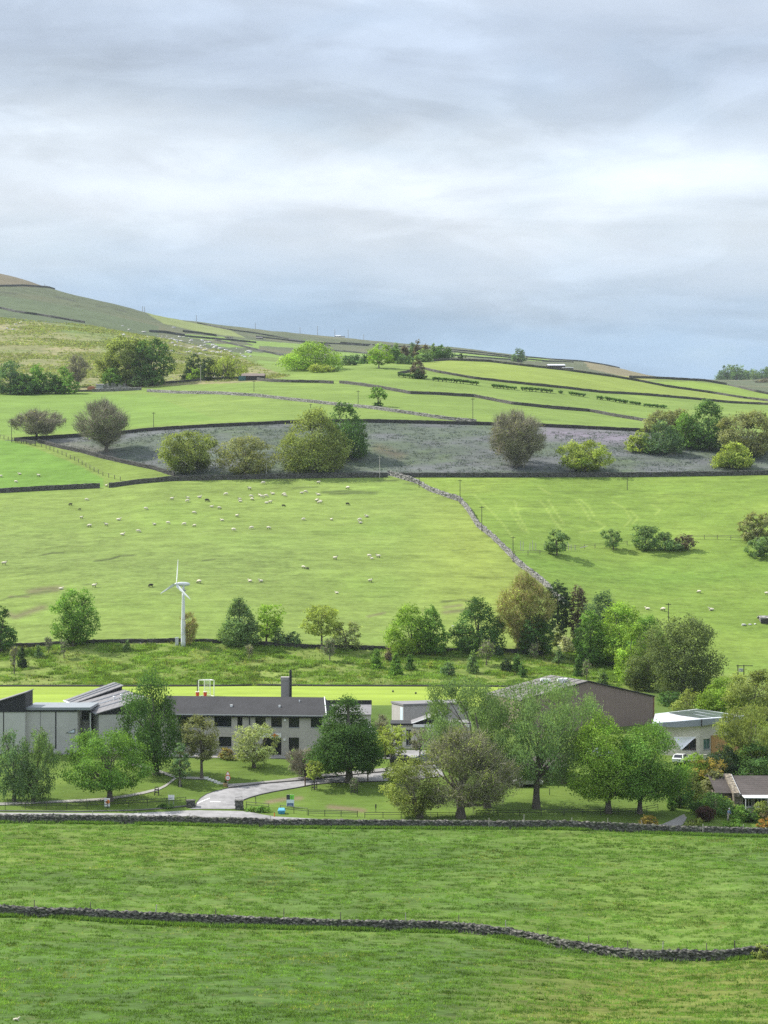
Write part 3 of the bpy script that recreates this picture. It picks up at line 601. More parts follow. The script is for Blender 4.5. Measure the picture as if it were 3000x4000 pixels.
# ------------------------------------------------------------------ wood, metal, posts, fences, poles
WOOD = plain('weathered_wood', (.13, .11, .09), .9, .2, 4); DKW = plain('dark_wood', (.035, .032, .03), .8, .15, 4); PALEW = plain('pale_wood', (.38, .36, .32), .85, .12, 4)
STEEL = plain('painted_steel', (.62, .64, .66), .45, .04); BLACK = plain('black_paint', (.02, .02, .022), .5, .1); GREYM = plain('grey_metal', (.30, .31, .32), .5, .08)
def stake(label, u, v, h, mat, lean=0., r=.05, name='fence_post', group=None):
    p = hit(u, v); mb = MB(); mb.tube([p - np.array([0, 0, .3]), p + np.array([lean * .5 * h, 0, h * .5]), p + np.array([lean * h, 0, h])], [r, r, r * .85], 6)
    return setp(mb.build(name, mat), label, 'post', group)
G1 = 'stakes along the nearest wall'
for u, v, h, lean, lab in [(134, 3585, 1.7, 0, 'grey stake at the left end of the nearest wall'), (352, 3590, 1.6, .02, 'dark stake behind the nearest wall under the left pasture'), (604, 3604, 1.7, .12, 'leaning pale stake against the nearest wall'),
                           (842, 3612, 1.5, 0, 'thin stake just left of the dip in the nearest wall'), (1108, 3618, 1.7, .02, 'stake beside the broken gap of the nearest wall'), (1330, 3626, 1.5, 0, 'short stake mid-way along the nearest wall'),
                           (1586, 3637, 1.7, -.03, 'pale stake in front of the nearest wall'), (1792, 3641, 1.6, 0, 'dark stake where the nearest wall starts to fall'), (1978, 3666, 1.7, -.05, 'pale stake on the falling part of the nearest wall'),
                           (2140, 3690, 1.5, 0, 'stake above the dark stretch of the nearest wall'), (2300, 3720, 1.5, 0, 'stake near the bottom of the wall slope'), (2452, 3742, 1.5, 0, 'thin stake on the lowest stretch of the nearest wall'),
                           (2588, 3752, 1.7, .03, 'pale stake past the lowest point of the nearest wall'), (2760, 3750, 1.5, 0, 'stake on the rising right end of the nearest wall')]:
    stake(lab, u, v - 6, h, PALEW if 'pale' in lab else WOOD, lean, .05, group=G1)
for u in (2870, 2912, 2940): stake({2870: 'tall gate post at the right end of the nearest wall', 2912: 'middle post of the little fence at the right edge', 2940: 'last post of the little fence at the right edge'}[u], u, 3738, 1.6 if u == 2870 else 1.0, DKW, 0, .06, group=G1)
G2 = 'stakes along the roadside wall'
for u, v, h, lean, lab in [(362, 3214, 1.6, 0, 'white stake in front of the roadside wall at far left'), (552, 3217, 1.5, 0, 'white stake in the roadside wall under the white sign'), (732, 3219, 1.5, .25, 'leaning white stake below the drive mouth'),
                           (901, 3226, 1.4, 0, 'thin stake below the right gate pier'), (1056, 3232, 1.6, 0, 'grey stake under the teal grit bin'), (1909, 3238, 1.5, .04, 'stake right of the brown oak trunk'), (2047, 3236, 1.9, 0, 'tall white stake in the roadside wall right of the oak'),
                           (2232, 3240, 1.6, .05, 'white stake in front of the lawn under the pair of trees'), (2374, 3242, 1.6, 0, 'white stake below the left maple trunk'), (2515, 3250, 1.6, -.22, 'leaning white stake under the golden shrub'), (2746, 3262, 1.5, 0, 'white stake below the dark clipped hedge'), (2904, 3264, 1.5, 0, 'pale stake in the wall below the cottage garden')]:
    stake(lab, u, v, h, PALEW, lean, .05, group=G2)
G3 = 'overhead line poles on the hill'
def pole(label, u, v, vt, cross=False, mat=None, D=None):
    p = hit(u, v); h = (v - vt) * p[1] / F
    r = max(.11, .28 * PX * p[1])
    t_ = thing('utility_pole', label, 'utility pole', p, G3)
    mb = MB(); mb.tube([p - np.array([0, 0, .5]), p + np.array([0, 0, h])], [r, r * .75], 7); mb.build('pole', mat or DKW, t_)
    mb = MB(); mb.box(p[0] - .65, p[1] - .07, p[2] + h - .45, p[0] + .65, p[1] + .07, p[2] + h - .3); mb.build('crossarm', mat or DKW, t_)
    return t_
for u, v, vt, lab in [(45, 1728, 1635, 'pole at the left edge beside the round brown tree'), (600, 1668, 1610, 'pole above the wall left of centre, over the bare tree field'), (1399, 1578, 1525, 'pole just left of the clipped tree'), (1847, 1646, 1555, 'tall pole over the dark wall in the upper field'),
                      (601, 1513, 1463, 'white-topped pole by the farm wall'), (784, 1494, 1427, 'pale pole between the farm conifers'), (992, 1530, 1487, 'pole just left of the dark shed'), (1213, 1594, 1577, 'short pole behind the olive tree'), (1040, 1866, 1783, 'pale pole above the wall, left of the large olive tree'),
                      (1483, 1866, 1782, 'pale pole above the wall, right of the large olive tree'), (1637, 1905, 1828, 'pole where the tumbled wall begins'), (1797, 1968, 1873, 'pole on the first bend of the tumbled wall'), (1882, 2076, 1977, 'pole half-way down the tumbled wall'), (2004, 2196, 2095, 'pole at the foot of the tumbled wall'),
                      (2450, 1914, 1848, 'thin pole alone at the top of the tractor-marked field'), (2611, 2425, 2355, 'pole behind the large dark tree on the right')]:
    pole('wooden ' + lab, u, v, vt, mat=PALEW if 'pale' in lab else None)
G4 = 'tiny poles on the moor skyline'
def skypole(label, u, vt):
    j = int(np.searchsorted(UG, u)); k = int(np.argmin(VG[:, j])); D = DG[k] - 20; p = ground(u, D); h = (VG[k, j] - vt) * D / F
    mb = MB(); mb.tube([p - np.array([0, 0, 1]), p + np.array([0, 0, h + 1])], [.34, .28], 5)
    setp(mb.build('utility_pole', GREYM), label, 'utility pole', G4)
for u, vt, lab in [(175, 1113, 'stubby dark marker post on the summit skyline'), (557, 1199, 'left of the twin masts on the moor skyline'), (565, 1200, 'right of the twin masts on the moor skyline'), (767, 1234, 'thin pole alone on the skyline right of the twin masts'), (997, 1265, 'skyline pole above the bouldery slope'),
                   (1172, 1279, 'skyline pole over the big rounded tree'), (1240, 1275, 'tallest skyline pole left of the white farm'), (1308, 1288, 'skyline pole touching the white farm'), (1360, 1288, 'skyline pole right of the white farm'), (1421, 1308, 'last skyline pole towards the wooded clump')]:
    skypole(lab, u, vt)
# H-frame pole with transformer
p = hit(2894, 2640); t_ = thing('transformer_pole', 'two-legged pole carrying a transformer at the right field edge', 'utility pole', p)
hh = 38 * p[1] / F
for dx in (-.65, .65):
    mb = MB(); mb.tube([p + np.array([dx, 0, -.4]), p + np.array([dx, 0, hh + .3])], [.13, .11], 7); mb.build('leg', DKW, t_)
mb = MB(); mb.box(p[0] - 1.0, p[1] - .1, p[2] + hh, p[0] + 2.6, p[1] + .1, p[2] + hh + .16); mb.build('crossarm', DKW, t_)
mb = MB(); mb.box(p[0] - .4, p[1] - .35, p[2] + .9, p[0] + .4, p[1] + .35, p[2] + 1.6); mb.build('transformer', GREYM, t_)
def fence(label, L, h, mat, rails=2, gap=2.0, r=.045, group=None, name='fence', rr=.035):
    d = np.array([hit(u, v) for u, v in resamp(L, 30)])[:, :2]; s = np.r_[0, np.cumsum(np.hypot(*np.diff(d, axis=0).T))]; n = max(2, int(s[-1] / gap) + 1)
    ss = np.linspace(0, s[-1], n); x = np.interp(ss, s, d[:, 0]); y = np.interp(ss, s, d[:, 1]); z = hz(x, y)
    t_ = thing(name, label, 'fence', (x[0], y[0], z[0]), group)
    first = None
    for a in range(n):
        if first is None:
            mb = MB(); mb.tube([(x[0], y[0], z[0] - .3), (x[0], y[0], z[0] + h)], [r, r], 6); first = mb.build('post', mat, t_)
        else:
            c = first.copy(); COL.objects.link(c); c.parent = t_; c.location = (x[a] - x[0], y[a] - y[0], z[a] - z[0])
    for k in range(rails):
        hh = h * (.94 - k * .75 / max(1, rails)); mb = MB(); mb.tube(np.stack([x, y - r, z + hh], 1), np.full(n, rr), 4); mb.build('rail', mat, t_)
    return t_
fence('dark rail fence along the left verge below the willows', [(-60, 3164), (0, 3163), (180, 3161), (360, 3160), (420, 3157)], 1.0, BLACK, 2, 2.6, .04)
fence('dark rail fence running up to the left gate pier', [(425, 3156), (520, 3152), (620, 3146), (726, 3140)], 1.0, BLACK, 2, 2.2, .04)
fence('short rail fence right of the right gate pier', [(962, 3158), (1010, 3160), (1050, 3166)], 1.0, BLACK, 2, 2.4, .04)
fence('rail fence between the grit bin and the dark railing', [(1095, 3172), (1150, 3178), (1200, 3184)], 1.0, BLACK, 2, 1.6, .04)
fence('solid dark railing on the verge right of the grit bin', [(1205, 3186), (1300, 3188), (1396, 3191)], .85, BLACK, 3, 2.2, .05)
fence('dark railing with a humped end under the brown oak', [(1425, 3195), (1500, 3195), (1640, 3195), (1780, 3196)], .8, BLACK, 2, 2.2, .05)
fence('dark rail fence on the lawn between oak and grey tree', [(1860, 3190), (2000, 3188), (2200, 3186)], .9, BLACK, 2, 2.6, .04)
fence('dark rail fence under the two dense maples', [(2205, 3186), (2350, 3184), (2480, 3182), (2570, 3165)], .9, BLACK, 2, 2.6, .04)
fence('fence of thin stakes curving down the steep left field', [(0, 1712), (60, 1727), (170, 1748), (240, 1776), (300, 1803), (345, 1830), (400, 1858), (470, 1878)], 1.3, WOOD, 1, 3.2, .11, rr=.03)
fence('wooden field gate and rails at the corner of the heathery strip', [(62, 1730), (100, 1734), (138, 1742)], 1.5, DKW, 3, 2.4, .13, rr=.1)
fence('old fence below the thorn bushes on the right hill', [(2010, 2170), (2120, 2166), (2240, 2148), (2350, 2138), (2450, 2130)], 1.2, WOOD, 2, 3.6, .08, rr=.04)
fence('fence line reaching the dark thorn at the right edge', [(2700, 2106), (2800, 2106), (2900, 2111), (2960, 2116)], 1.2, WOOD, 2, 3.6, .08, rr=.05)
# low dark kerb board along the far side of the pitch
L = [(-300, 2682), (0, 2682), (450, 2682), (930, 2681), (960, 2678), (1300, 2681), (1720, 2682), (2000, 2684)]
d = np.array([hit(u, v) for u, v in resamp(L, 40)]); mb = MB(); mb.tube(d + np.array([0, 0, .16]), np.full(len(d), .22), 5)
setp(mb.build('edging', DKW), 'dark low edging board along the far side of the pitch', 'edging')
d = np.array([hit(u, v) for u, v in resamp([(-300, 3170), (0, 3170), (300, 3172), (520, 3168), (640, 3160), (735, 3150)], 40)]); mb = MB(); mb.tube(d + np.array([0, 0, .08]), np.full(len(d), .12), 4)
setp(mb.build('kerb', plain('kerb_stone', (.10, .10, .095), .9)), 'dark kerb between the left verge and the public road', 'kerb')
# upright pale tree guards in the field corner
for k, (u, v, h, lean) in enumerate([(2034, 2150, 2.6, -.02), (2043, 2150, 2.4, .03), (2070, 2152, 2.2, .02), (2081, 2148, 2.6, -.03), (2093, 2150, 2.0, 0), (2126, 2148, 1.9, .1), (2220, 2150, 1.9, .02), (2231, 2150, 1.6, -.02), (2246, 2150, 1.5, 0)]):
    stake('pale upright tree guard in the cluster by the corner fence' , u, v, h, PALEW, lean, .09, 'tree_guard', 'tree guards in the field corner')
mb = MB(); p = hit(2280, 2150); mb.tube([p + np.array([-.9, 0, .7]), p + np.array([1.1, 0, 1.2])], [.12, .1], 6); setp(mb.build('branch', PALEW), 'pale fallen limb lying by the corner fence', 'branch')

# ------------------------------------------------------------------ sheep
WOOL = plain('wool', (.66, .60, .48), 1, .08, 6); FACE = plain('sheep_face', (.06, .055, .05), .9); DWOOL = plain('black_wool', (.03, .027, .024), 1)
def sheep_mesh(name, dark=False, pose='graze', seed=0):
    rg = np.random.default_rng(seed); mb = MB(); wool, face = 0, 1
    def blob(c, r, m, n=8, k=6, jit=.03):
        vs = []; fs = []
        for i in range(k + 1):
            th = pi * i / k
            for j in range(n):
                ph = 2 * pi * j / n; q = 1 + rg.normal(0, jit)
                vs.append((c[0] + r[0] * math.cos(th) * q, c[1] + r[1] * math.sin(th) * math.cos(ph) * q, c[2] + r[2] * math.sin(th) * math.sin(ph) * q))
        for i in range(k):
            for j in range(n): fs.append((i * n + j, i * n + (j + 1) % n, (i + 1) * n + (j + 1) % n, (i + 1) * n + j))
        mb.add(vs, fs, m)
    lie = pose == 'lie'; bz = .33 if lie else .62
    blob((0, 0, bz), (.60, .30, .31), wool); blob((-.5, 0, bz + .02), (.16, .20, .2), wool)
    if pose == 'graze': mb.tube([(.42, 0, .66), (.62, 0, .50), (.74, 0, .30)], [.19, .15, .10], 7, wool); blob((.80, 0, .2), (.15, .085, .10), face, 7, 5); ez = .3; ex = .72
    else: mb.tube([(.42, 0, bz + .1), (.58, 0, bz + .30), (.64, 0, bz + .42)], [.19, .14, .11], 7, wool); blob((.74, 0, bz + .45), (.17, .085, .10), face, 7, 5); ez = bz + .52; ex = .62
    for sgn in (-1, 1): mb.tube([(ex, sgn * .07, ez), (ex - .02, sgn * .19, ez + .01)], [.035, .02], 4, face)
    if not lie:
        for x in (-.38, .36):
            for y in (-.15, .15): mb.tube([(x, y, .5), (x + (.05 if x < 0 else 0), y, .26), (x, y, -.05)], [.075, .05, .04], 5, face)
    else:
        for y in (-.2, .2): mb.tube([(.3, y, .16), (.6, y, .07)], [.07, .04], 5, face)
    o = mb.build('sheep', [DWOOL if dark else WOOL, FACE if seed % 2 or dark else WOOL], smooth=True); me = o.data; bpy.data.objects.remove(o); return me
SM = [sheep_mesh('s', False, 'graze', 0), sheep_mesh('s', False, 'stand', 1), sheep_mesh('s', False, 'lie', 2), sheep_mesh('s', False, 'graze', 3)]
SD = sheep_mesh('s', True, 'graze', 5)
white = [(569, 1988), (656, 2044), (672, 1950), (734, 1947), (733, 1958), (720, 2049), (758, 2005), (760, 2055), (779, 1942), (826, 1979), (856, 1986), (868, 2032), (883, 1932), (912, 2071), (926, 2017), (937, 1952), (939, 1958),
         (981, 1940), (984, 1951), (983, 2064), (1066, 1929), (1015, 1937), (1023, 1942), (1039, 1939), (1110, 1933), (1113, 1938), (1178, 1925), (1194, 1922), (1244, 1932), (1238, 1957), (1253, 1957), (1249, 1965), (1041, 1964), (1056, 1963), (603, 2048)]
special = [(3, 1862, 'sheep cut by the left edge in the steep bright field', 0), (77, 1851, 'sheep lying highest in the steep bright field', 2), (151, 1859, 'right-hand sheep of the steep bright field', 1), (62, 1883, 'lowest sheep of the steep bright field', 0), (416, 1899, 'sheep standing in the gateway gap of the long wall', 1),
           (338, 1953, 'sheep in the left of the hill beside the two black ones', 0), (318, 2023, 'sheep below the black lamb on the left hillside', 1), (350, 2056, 'sheep with a dark rump low on the left hillside', 3), (415, 2052, 'upright little sheep between two others on the left hillside', 1), (463, 2030, 'sheep resting above the pair on the left hillside', 2), (478, 2088, 'lowest resting sheep of the left hillside group', 2), (540, 2077, 'sheep between the left hillside and the main flock', 0),
           (975, 1910, 'highest sheep of the flock, facing the camera', 1), (1029, 1888, 'sheep just under the top wall, left of centre', 0), (1244, 1887, 'sheep just under the top wall, right of centre', 1), (1359, 1908, 'sheep beside the dark turf scars', 3), (1186, 2030, 'long sheep alone below the main flock', 0), (1295, 2031, 'tiny upright sheep alone on mid hill', 1), (1432, 2017, 'stretched-out sheep right of the flock', 2), (1406, 2032, 'upper sheep of the pair right of the flock', 0), (1408, 2042, 'lower sheep of the pair right of the flock', 2),
           (1049, 2064, 'dark-headed sheep alone under the flock', 3), (1442, 2173, 'larger sheep of the trio low on the hill', 0), (1453, 2181, 'lamb of the trio low on the hill', 2), (1478, 2176, 'right-hand sheep of the trio low on the hill', 1), (1309, 2183, 'sheep facing away above the lower slope', 1), (1185, 2218, 'sheep with dark head on the lower slope', 3), (1019, 2270, 'resting sheep below the mid slope', 2), (1446, 2271, 'white upright sheep low on the right slope', 1), (16, 2204, 'sheep at the far left of the hill', 1),
           (238, 2300, 'sheep beside the eroded bank', 2), (368, 2291, 'sheep above the left broadleaf tree', 1), (778, 2276, 'dark-faced sheep right of the turbine', 3), (977, 2270, 'sheep lying left of another on the lower slope', 2), (2731, 2314, 'dark-headed sheep high in the right field', 3), (2996, 2321, 'sheep at the right edge of the picture', 1), (2530, 2379, 'sheep above the bright maple in the right field', 2), (2591, 2384, 'dark-headed sheep by the pole in the right field', 3), (2779, 2382, 'pale sheep lying in the right field', 2), (1316, 2316, 'small far-off lamb over the yellow tree', 2)]
black = [(276, 1972, 'large black sheep on the left hillside'), (312, 1990, 'black lamb below the large black sheep'), (808, 1957, 'black sheep among the upper flock'), (1107, 1977, 'black sheep facing the camera under the flock'), (1357, 1970, 'black sheep with a white back, right of the flock'), (590, 2290, 'black sheep left of the wind turbine'), (1201, 2222, 'small black lamb next to the dark-headed sheep')]
GS = 'sheep grazing the hillside'
rs = random.Random(4)
def put_sheep(me, u, v, label, sc_=1.0):
    o = link('sheep', me); p = hit(u, v + 3); o.location = tuple(p); o.rotation_euler = (0, 0, rs.choice([0, pi, .4, 2.7, -.5, 3.6]) + rs.uniform(-.3, .3)); k = sc_ * rs.uniform(.78, .98); o.scale = (k, k, k)
    setp(o, label, 'sheep', GS)
for u, v in white: put_sheep(SM[rs.choice([0, 0, 1, 2, 2, 3])], u, v, 'white sheep in the scattered main flock below the top wall')
for u, v, lab, k in special: put_sheep(SM[k], u, v, 'white ' + lab if not lab.startswith(('tiny', 'white')) else lab, .8 if 'lamb' in lab or 'tiny' in lab else 1.05)
for u, v, lab in black: put_sheep(SD, u, v, lab, .7 if 'lamb' in lab else 1.05)
put_sheep(SM[2], 63, 3985, 'white sheep lying at the bottom left of the nearest pasture', .45)

# ------------------------------------------------------------------ wind turbine
D = hit(716, 2524)[1]; p = hit(716, 2524); mppx = D / F
t_ = thing('wind_turbine', 'pale three-bladed wind turbine beside the low wall', 'wind turbine', p)
top = p[2] + (2524 - 2306) * mppx
mb = MB(); zs = np.linspace(p[2] - .3, top, 10); mid = p[2] + (2524 - 2412) * mppx
rad = [.52 if z < mid else .40 - .12 * (z - mid) / (top - mid) for z in zs]; mb.tube([(p[0], p[1], z) for z in zs], rad, 14); mb.build('tower', STEEL, t_, True)
mb = MB(); mb.tube([(p[0], p[1], top - .15), (p[0], p[1], top + .1)], [.62, .62], 14); mb.build('platform', GREYM, t_)
th = radians(40); ax = np.array([-math.sin(th), -math.cos(th), 0.03]); ax /= np.linalg.norm(ax)
nc = np.array([p[0], p[1], Z(2282, D)])
mb = MB(); mb.tube([(p[0], p[1], top), tuple(nc)], [.30, .26], 10); mb.build('yaw_neck', STEEL, t_, True)
mb = MB(); q = [nc + ax * a for a in (1.9, 1.5, .6, -.6, -1.5, -2.0)]; mb.tube(q, [.22, .40, .48, .48, .38, .12], 12); nac = mb.build('nacelle', STEEL, t_, True)
hub = nc + ax * 2.15
mb = MB(); mb.tube([hub - ax * .3, hub, hub + ax * .25, hub + ax * .45], [.30, .32, .22, .05], 12); hb_ = mb.build('hub', STEEL, t_, True)
e1 = np.array([math.cos(th), -math.sin(th), 0]); e2 = np.array([0, 0, 1.0])
for ang in (84, 204, 324):
    dr = e1 * math.cos(radians(ang)) + e2 * math.sin(radians(ang)); ch = np.cross(dr, ax); L_ = 98 * mppx; mb = MB(); rows = []
    for f, c, tw in [(0, .16, .6), (.12, .42, .5), (.3, .38, .35), (.6, .26, .2), (.9, .16, .1), (1, .05, .05)]:
        c_ = ch * math.cos(tw) + ax * math.sin(tw); n_ = np.cross(dr, c_); o_ = hub + dr * (L_ * f); rows.append([o_ - c_ * c * .5, o_ + n_ * c * .14, o_ + c_ * c, o_ - n_ * c * .1])
    for a, b in zip(rows[:-1], rows[1:]):
        mb.add(a + b, [(i, (i + 1) % 4, 4 + (i + 1) % 4, 4 + i) for i in range(4)])
    mb.add(rows[0], [(3, 2, 1, 0)]); mb.add(rows[-1], [(0, 1, 2, 3)]); mb.build('blade', STEEL, t_)
p = hit(691, 2520); k = p[1] / F
t_ = thing('electrical_cabinet', 'white upright electrical cabinet left of the turbine tower', 'cabinet', p)
mb = MB(); mb.box(p[0] - .34, p[1] - .3, p[2] - .2, p[0] + .34, p[1] + .3, p[2] + 1.65); mb.box(p[0] - .4, p[1] - .36, p[2] + 1.65, p[0] + .4, p[1] + .36, p[2] + 1.73); mb.build('body', STEEL, t_)
mb = MB(); mb.box(p[0] - .28, p[1] - .33, p[2], p[0] + .28, p[1] - .3, p[2] + 1.55); mb.build('door', plain('cabinet_door', (.42, .43, .44), .6), t_)
# ------------------------------------------------------------------ buildings
BLOCK = striped('grey_blockwork', (.42, .395, .36), 2, .22, .93, .9, .06); BLOCKD = striped('grey_blockwork_dull', (.43, .42, .40), 2, .45, .96, .9, .06)
PALE = plain('pale_render', (.52, .49, .43), .9, .1, 1.5); SLATE = striped('slate_roof', (.040, .040, .043), 2, .16, .75, .75, .14); SLATE2 = striped('stone_slate', (.070, .060, .056), 2, .2, .7, .85, .2)
CLAD = striped('dark_cladding', (.030, .030, .034), 0, .3, .8, .6, .1); ROOFM = striped('sheet_roof', (.17, .165, .17), 0, 1.1, .8, .6, .1); ROOFG = plain('felt_roof', (.17, .165, .17), .85, .12, 1.2)
GYMW = striped('brown_sheeting', (.215, .165, .145), 0, .9, .93, .75, .05); GYMR = striped('ribbed_roof', (.155, .145, .135), 0, 1.6, .85, .6, .08)
FASC = plain('grey_fascia', (.23, .25, .28), .5, .05); WFASC = plain('white_fascia', (.68, .69, .69), .5, .05); SOFF = plain('dark_soffit', (.02, .02, .022), .8)
PBLUE = plain('pale_roof_sheet', (.46, .49, .52), .45, .06); TIMB = striped('orange_timber', (.46, .27, .11), 0, .35, .75, .7, .12); STONEW = stone_mat('cottage_stone', (.16, .135, .105), (.33, .28, .21), 2.6, mossamt=.05)
SOLAR = plain('solar_glass', (.055, .075, .07), .25, .2, .5)
gm, tt, out = nt('window_glass'); b = N(tt, 'ShaderNodeBsdfPrincipled'); b.inputs['Base Color'].default_value = (.018, .02, .024, 1); b.inputs['Roughness'].default_value = .08; tt.links.new(b.outputs[0], out.inputs[0]); GLASS = gm
def unit(a): a = np.asarray(a, float); return a / np.linalg.norm(a)
ROT = np.array([.94, .34, 0]) / np.hypot(.94, .34); ROTB = np.array([-ROT[1], ROT[0], 0])
class Face:
    """vertical wall plane from A towards B (plan points); s along it, out towards the camera"""
    def __init__(s, A, Bp): s.A = np.array([A[0], A[1], 0.]); s.ex = unit([Bp[0] - A[0], Bp[1] - A[1], 0]); s.n = np.array([s.ex[1], -s.ex[0], 0]); s.L = math.hypot(Bp[0] - A[0], Bp[1] - A[1])
    def s(s, u): k = (u - U0) / F; return (k * s.A[1] - s.A[0]) / (s.ex[0] - k * s.ex[1])
    def y(s, u): return s.A[1] + s.s(u) * s.ex[1]
    def z(s, u, v): return Z(v, s.y(u))
    def pt(s, q, out, z): p = s.A + s.ex * q + s.n * out; return (p[0], p[1], z)
    def bar(s, mb, s0, s1, z0, z1, o0, o1, m=0):
        mb.prism([s.pt(s0, o1, z0), s.pt(s1, o1, z0), s.pt(s1, o0, z0), s.pt(s0, o0, z0)], [s.pt(s0, o1, z1), s.pt(s1, o1, z1), s.pt(s1, o0, z1), s.pt(s0, o0, z1)], m)
    def open_wall(s, mb, s0, s1, z0, z1, ops, dep=.22):
        xs = sorted({s0, s1, *[o[0] for o in ops], *[o[2] for o in ops]}); zs = sorted({z0, z1, *[o[1] for o in ops], *[o[3] for o in ops]})
        xs = [x for x in xs if s0 <= x <= s1]; zs = [z for z in zs if z0 <= z <= z1]
        for i in range(len(xs) - 1):
            for j in range(len(zs) - 1):
                cx, cz = (xs[i] + xs[i + 1]) / 2, (zs[j] + zs[j + 1]) / 2
                if any(o[0] < cx < o[2] and o[1] < cz < o[3] for o in ops): continue
                mb.quad(s.pt(xs[i], 0, zs[j]), s.pt(xs[i + 1], 0, zs[j]), s.pt(xs[i + 1], 0, zs[j + 1]), s.pt(xs[i], 0, zs[j + 1]))
        for a, c, e, g_ in ops:
            q = [s.pt(a, 0, c), s.pt(e, 0, c), s.pt(e, 0, g_), s.pt(a, 0, g_)]; r = [s.pt(a, -dep, c), s.pt(e, -dep, c), s.pt(e, -dep, g_), s.pt(a, -dep, g_)]
            for i in range(4): mb.quad(q[i], r[i], r[(i + 1) % 4], q[(i + 1) % 4])
    def window(s, root, o, frame, nx=2, nz=1, dep=.16, name='window', glass=None, sill=True, label=None):
        a, c, e, g_ = o; fr = MB(); w_ = .06
        for q in np.linspace(a, e - w_, nx + 1): s.bar(fr, q, q + w_, c, g_, -dep, -dep + .06)
        for q in np.linspace(c, g_ - w_, nz + 1): s.bar(fr, a + w_, e - w_, q, q + w_, -dep + .004, -dep + .056)
        f = fr.build(name, frame, root)
        if label: f['label'] = label
        pb = MB(); s.bar(pb, a, e, c, g_, -dep - .03, -dep + .01); pb.build('pane', glass or GLASS, f)
        if sill: sb = MB(); s.bar(sb, a - .05, e + .05, c - .09, c - .003, -.1, .06); sb.build('sill', frame if frame is WFASC else FASC, f)
        return f
def shell(mb, f, s0, s1, dep, z0, z1, m=0, front=True):
    """side, back and optionally front walls of a block behind face f"""
    P4 = [(s0, 0), (s1, 0), (s1, -dep), (s0, -dep)]
    for i in range(0 if front else 1, 4):
        a, c = P4[i], P4[(i + 1) % 4]; mb.quad(f.pt(a[0], a[1], z0), f.pt(c[0], c[1], z0), f.pt(c[0], c[1], z1), f.pt(a[0], a[1], z1), m)

# ---- main two-storey block
f = Face((X(630, 312), 312), (X(1275, 308.8), 308.8)); s0, s1 = 0, f.s(1268); zb = f.z(1100, 2950); ze = f.z(1100, 2797)
t_ = thing('school_building', 'long two storey grey school block under a dark slate roof', 'building', f.pt(s0, 0, zb))
op = lambda u0, v0, u1, v1, bot=None: (f.s(u0), f.z((u0 + u1) / 2, v1) if bot is None else bot, f.s(u1), f.z((u0 + u1) / 2, v0))
up = [op(*q) for q in [(695, 2800, 800, 2838), (837, 2800, 904, 2838), (927, 2801, 947, 2839), (997, 2801, 1037, 2840), (1059, 2802, 1101, 2840), (1128, 2802, 1169, 2841), (1214, 2802, 1259, 2841)]]
lo = [op(*q) for q in [(720, 2878, 800, 2914), (855, 2878, 904, 2916)]]; dr = [op(1026, 2866, 1099, 2947, zb + .05), op(1128, 2881, 1168, 2947, zb + .05)]
zt = f.z(1100, 2793)
mb = MB(); f.open_wall(mb, s0, s1, zb - 1.5, zt, up + lo + dr); shell(mb, f, s0, s1, 9.4, zb - 1.5, zt, front=False); mb.build('wall', BLOCK, t_)
for o in up: f.window(t_, o, SOFF, 2 if o[2] - o[0] > 1.2 else 1, 1)
for o in lo: f.window(t_, o, SOFF, 2, 1)
en = f.window(t_, dr[1], SOFF, 2, 2, name='door', sill=False); en = f.window(t_, dr[0], SOFF, 3, 2, name='door', sill=False, label='glazed entrance under the orange and white sign')
# ridge and pitched roof with verges
oh, dep, rise = .55, 9.4, 2.55
ev = zt + .06; rz = Z(2723, 314)
zr = [f.pt(s0 - .2, oh, ev), f.pt(s1 + .35, oh, ev), f.pt(s1 - .75, -dep / 2, rz), f.pt(s0 - .2, -dep / 2, rz)]
zk = [f.pt(s1 - .75, -dep / 2, rz), f.pt(s1 + .35, -dep - oh, ev), f.pt(s0 - .2, -dep - oh, ev), f.pt(s0 - .2, -dep / 2, rz)]
mb = MB(); mb.slab(zr, .14); mb.slab([zk[0], zk[1], zk[2], zk[3]], .14); mb.add([f.pt(s1 + .35, oh, ev), f.pt(s1 + .35, -dep - oh, ev), f.pt(s1 - .75, -dep / 2, rz)], [(0, 1, 2)]); rf = mb.build('roof', SLATE, t_)
mb = MB(); f.bar(mb, s0 - .25, s1 + .4, ev - .17, ev - .02, oh + .003, oh + .14); mb.build('gutter', plain('gutter', (.36, .37, .38), .5), t_)
mb = MB(); mb.tube([f.pt(s1 + .36, oh, ev + .05), f.pt(s1 - .74, -dep / 2, rz + .05)], [.09, .09], 5); mb.build('verge', WFASC, t_)
mb = MB(); f.bar(mb, s0, s1, ev - .42, ev - .16, .004, oh); mb.build('soffit', SOFF, t_)
mb = MB(); q = f.s(975); zq = f.z(975, 2831); mb.tube([f.pt(q, .08, ev - .45), f.pt(q, .08, zq)], [.09, .09], 6); mb.build('downpipe', SOFF, t_)
for u, v in [(1114, 2813), (1112, 2889)]:
    q = f.s(u); zq = f.z(u, v); mb = MB(); f.bar(mb, q - .16, q + .16, zq - .16, zq + .16, 0.002, .2); mb.build('wall_lamp', WHITE, t_)
for u, w_ in [(1156, .10), (1084, .16), (895, .2)]:
    fr = .25 if u == 1156 else .55; q = f.s(u); a = np.array(f.pt(q, oh * fr - dep / 2 * (1 - fr), ev + (rz - ev) * (1 - fr))); mb = MB(); mb.box(a[0] - w_, a[1] - w_, a[2] - .1, a[0] + w_, a[1] + w_, a[2] + .25); mb.build('roof_vent', WFASC, rf)
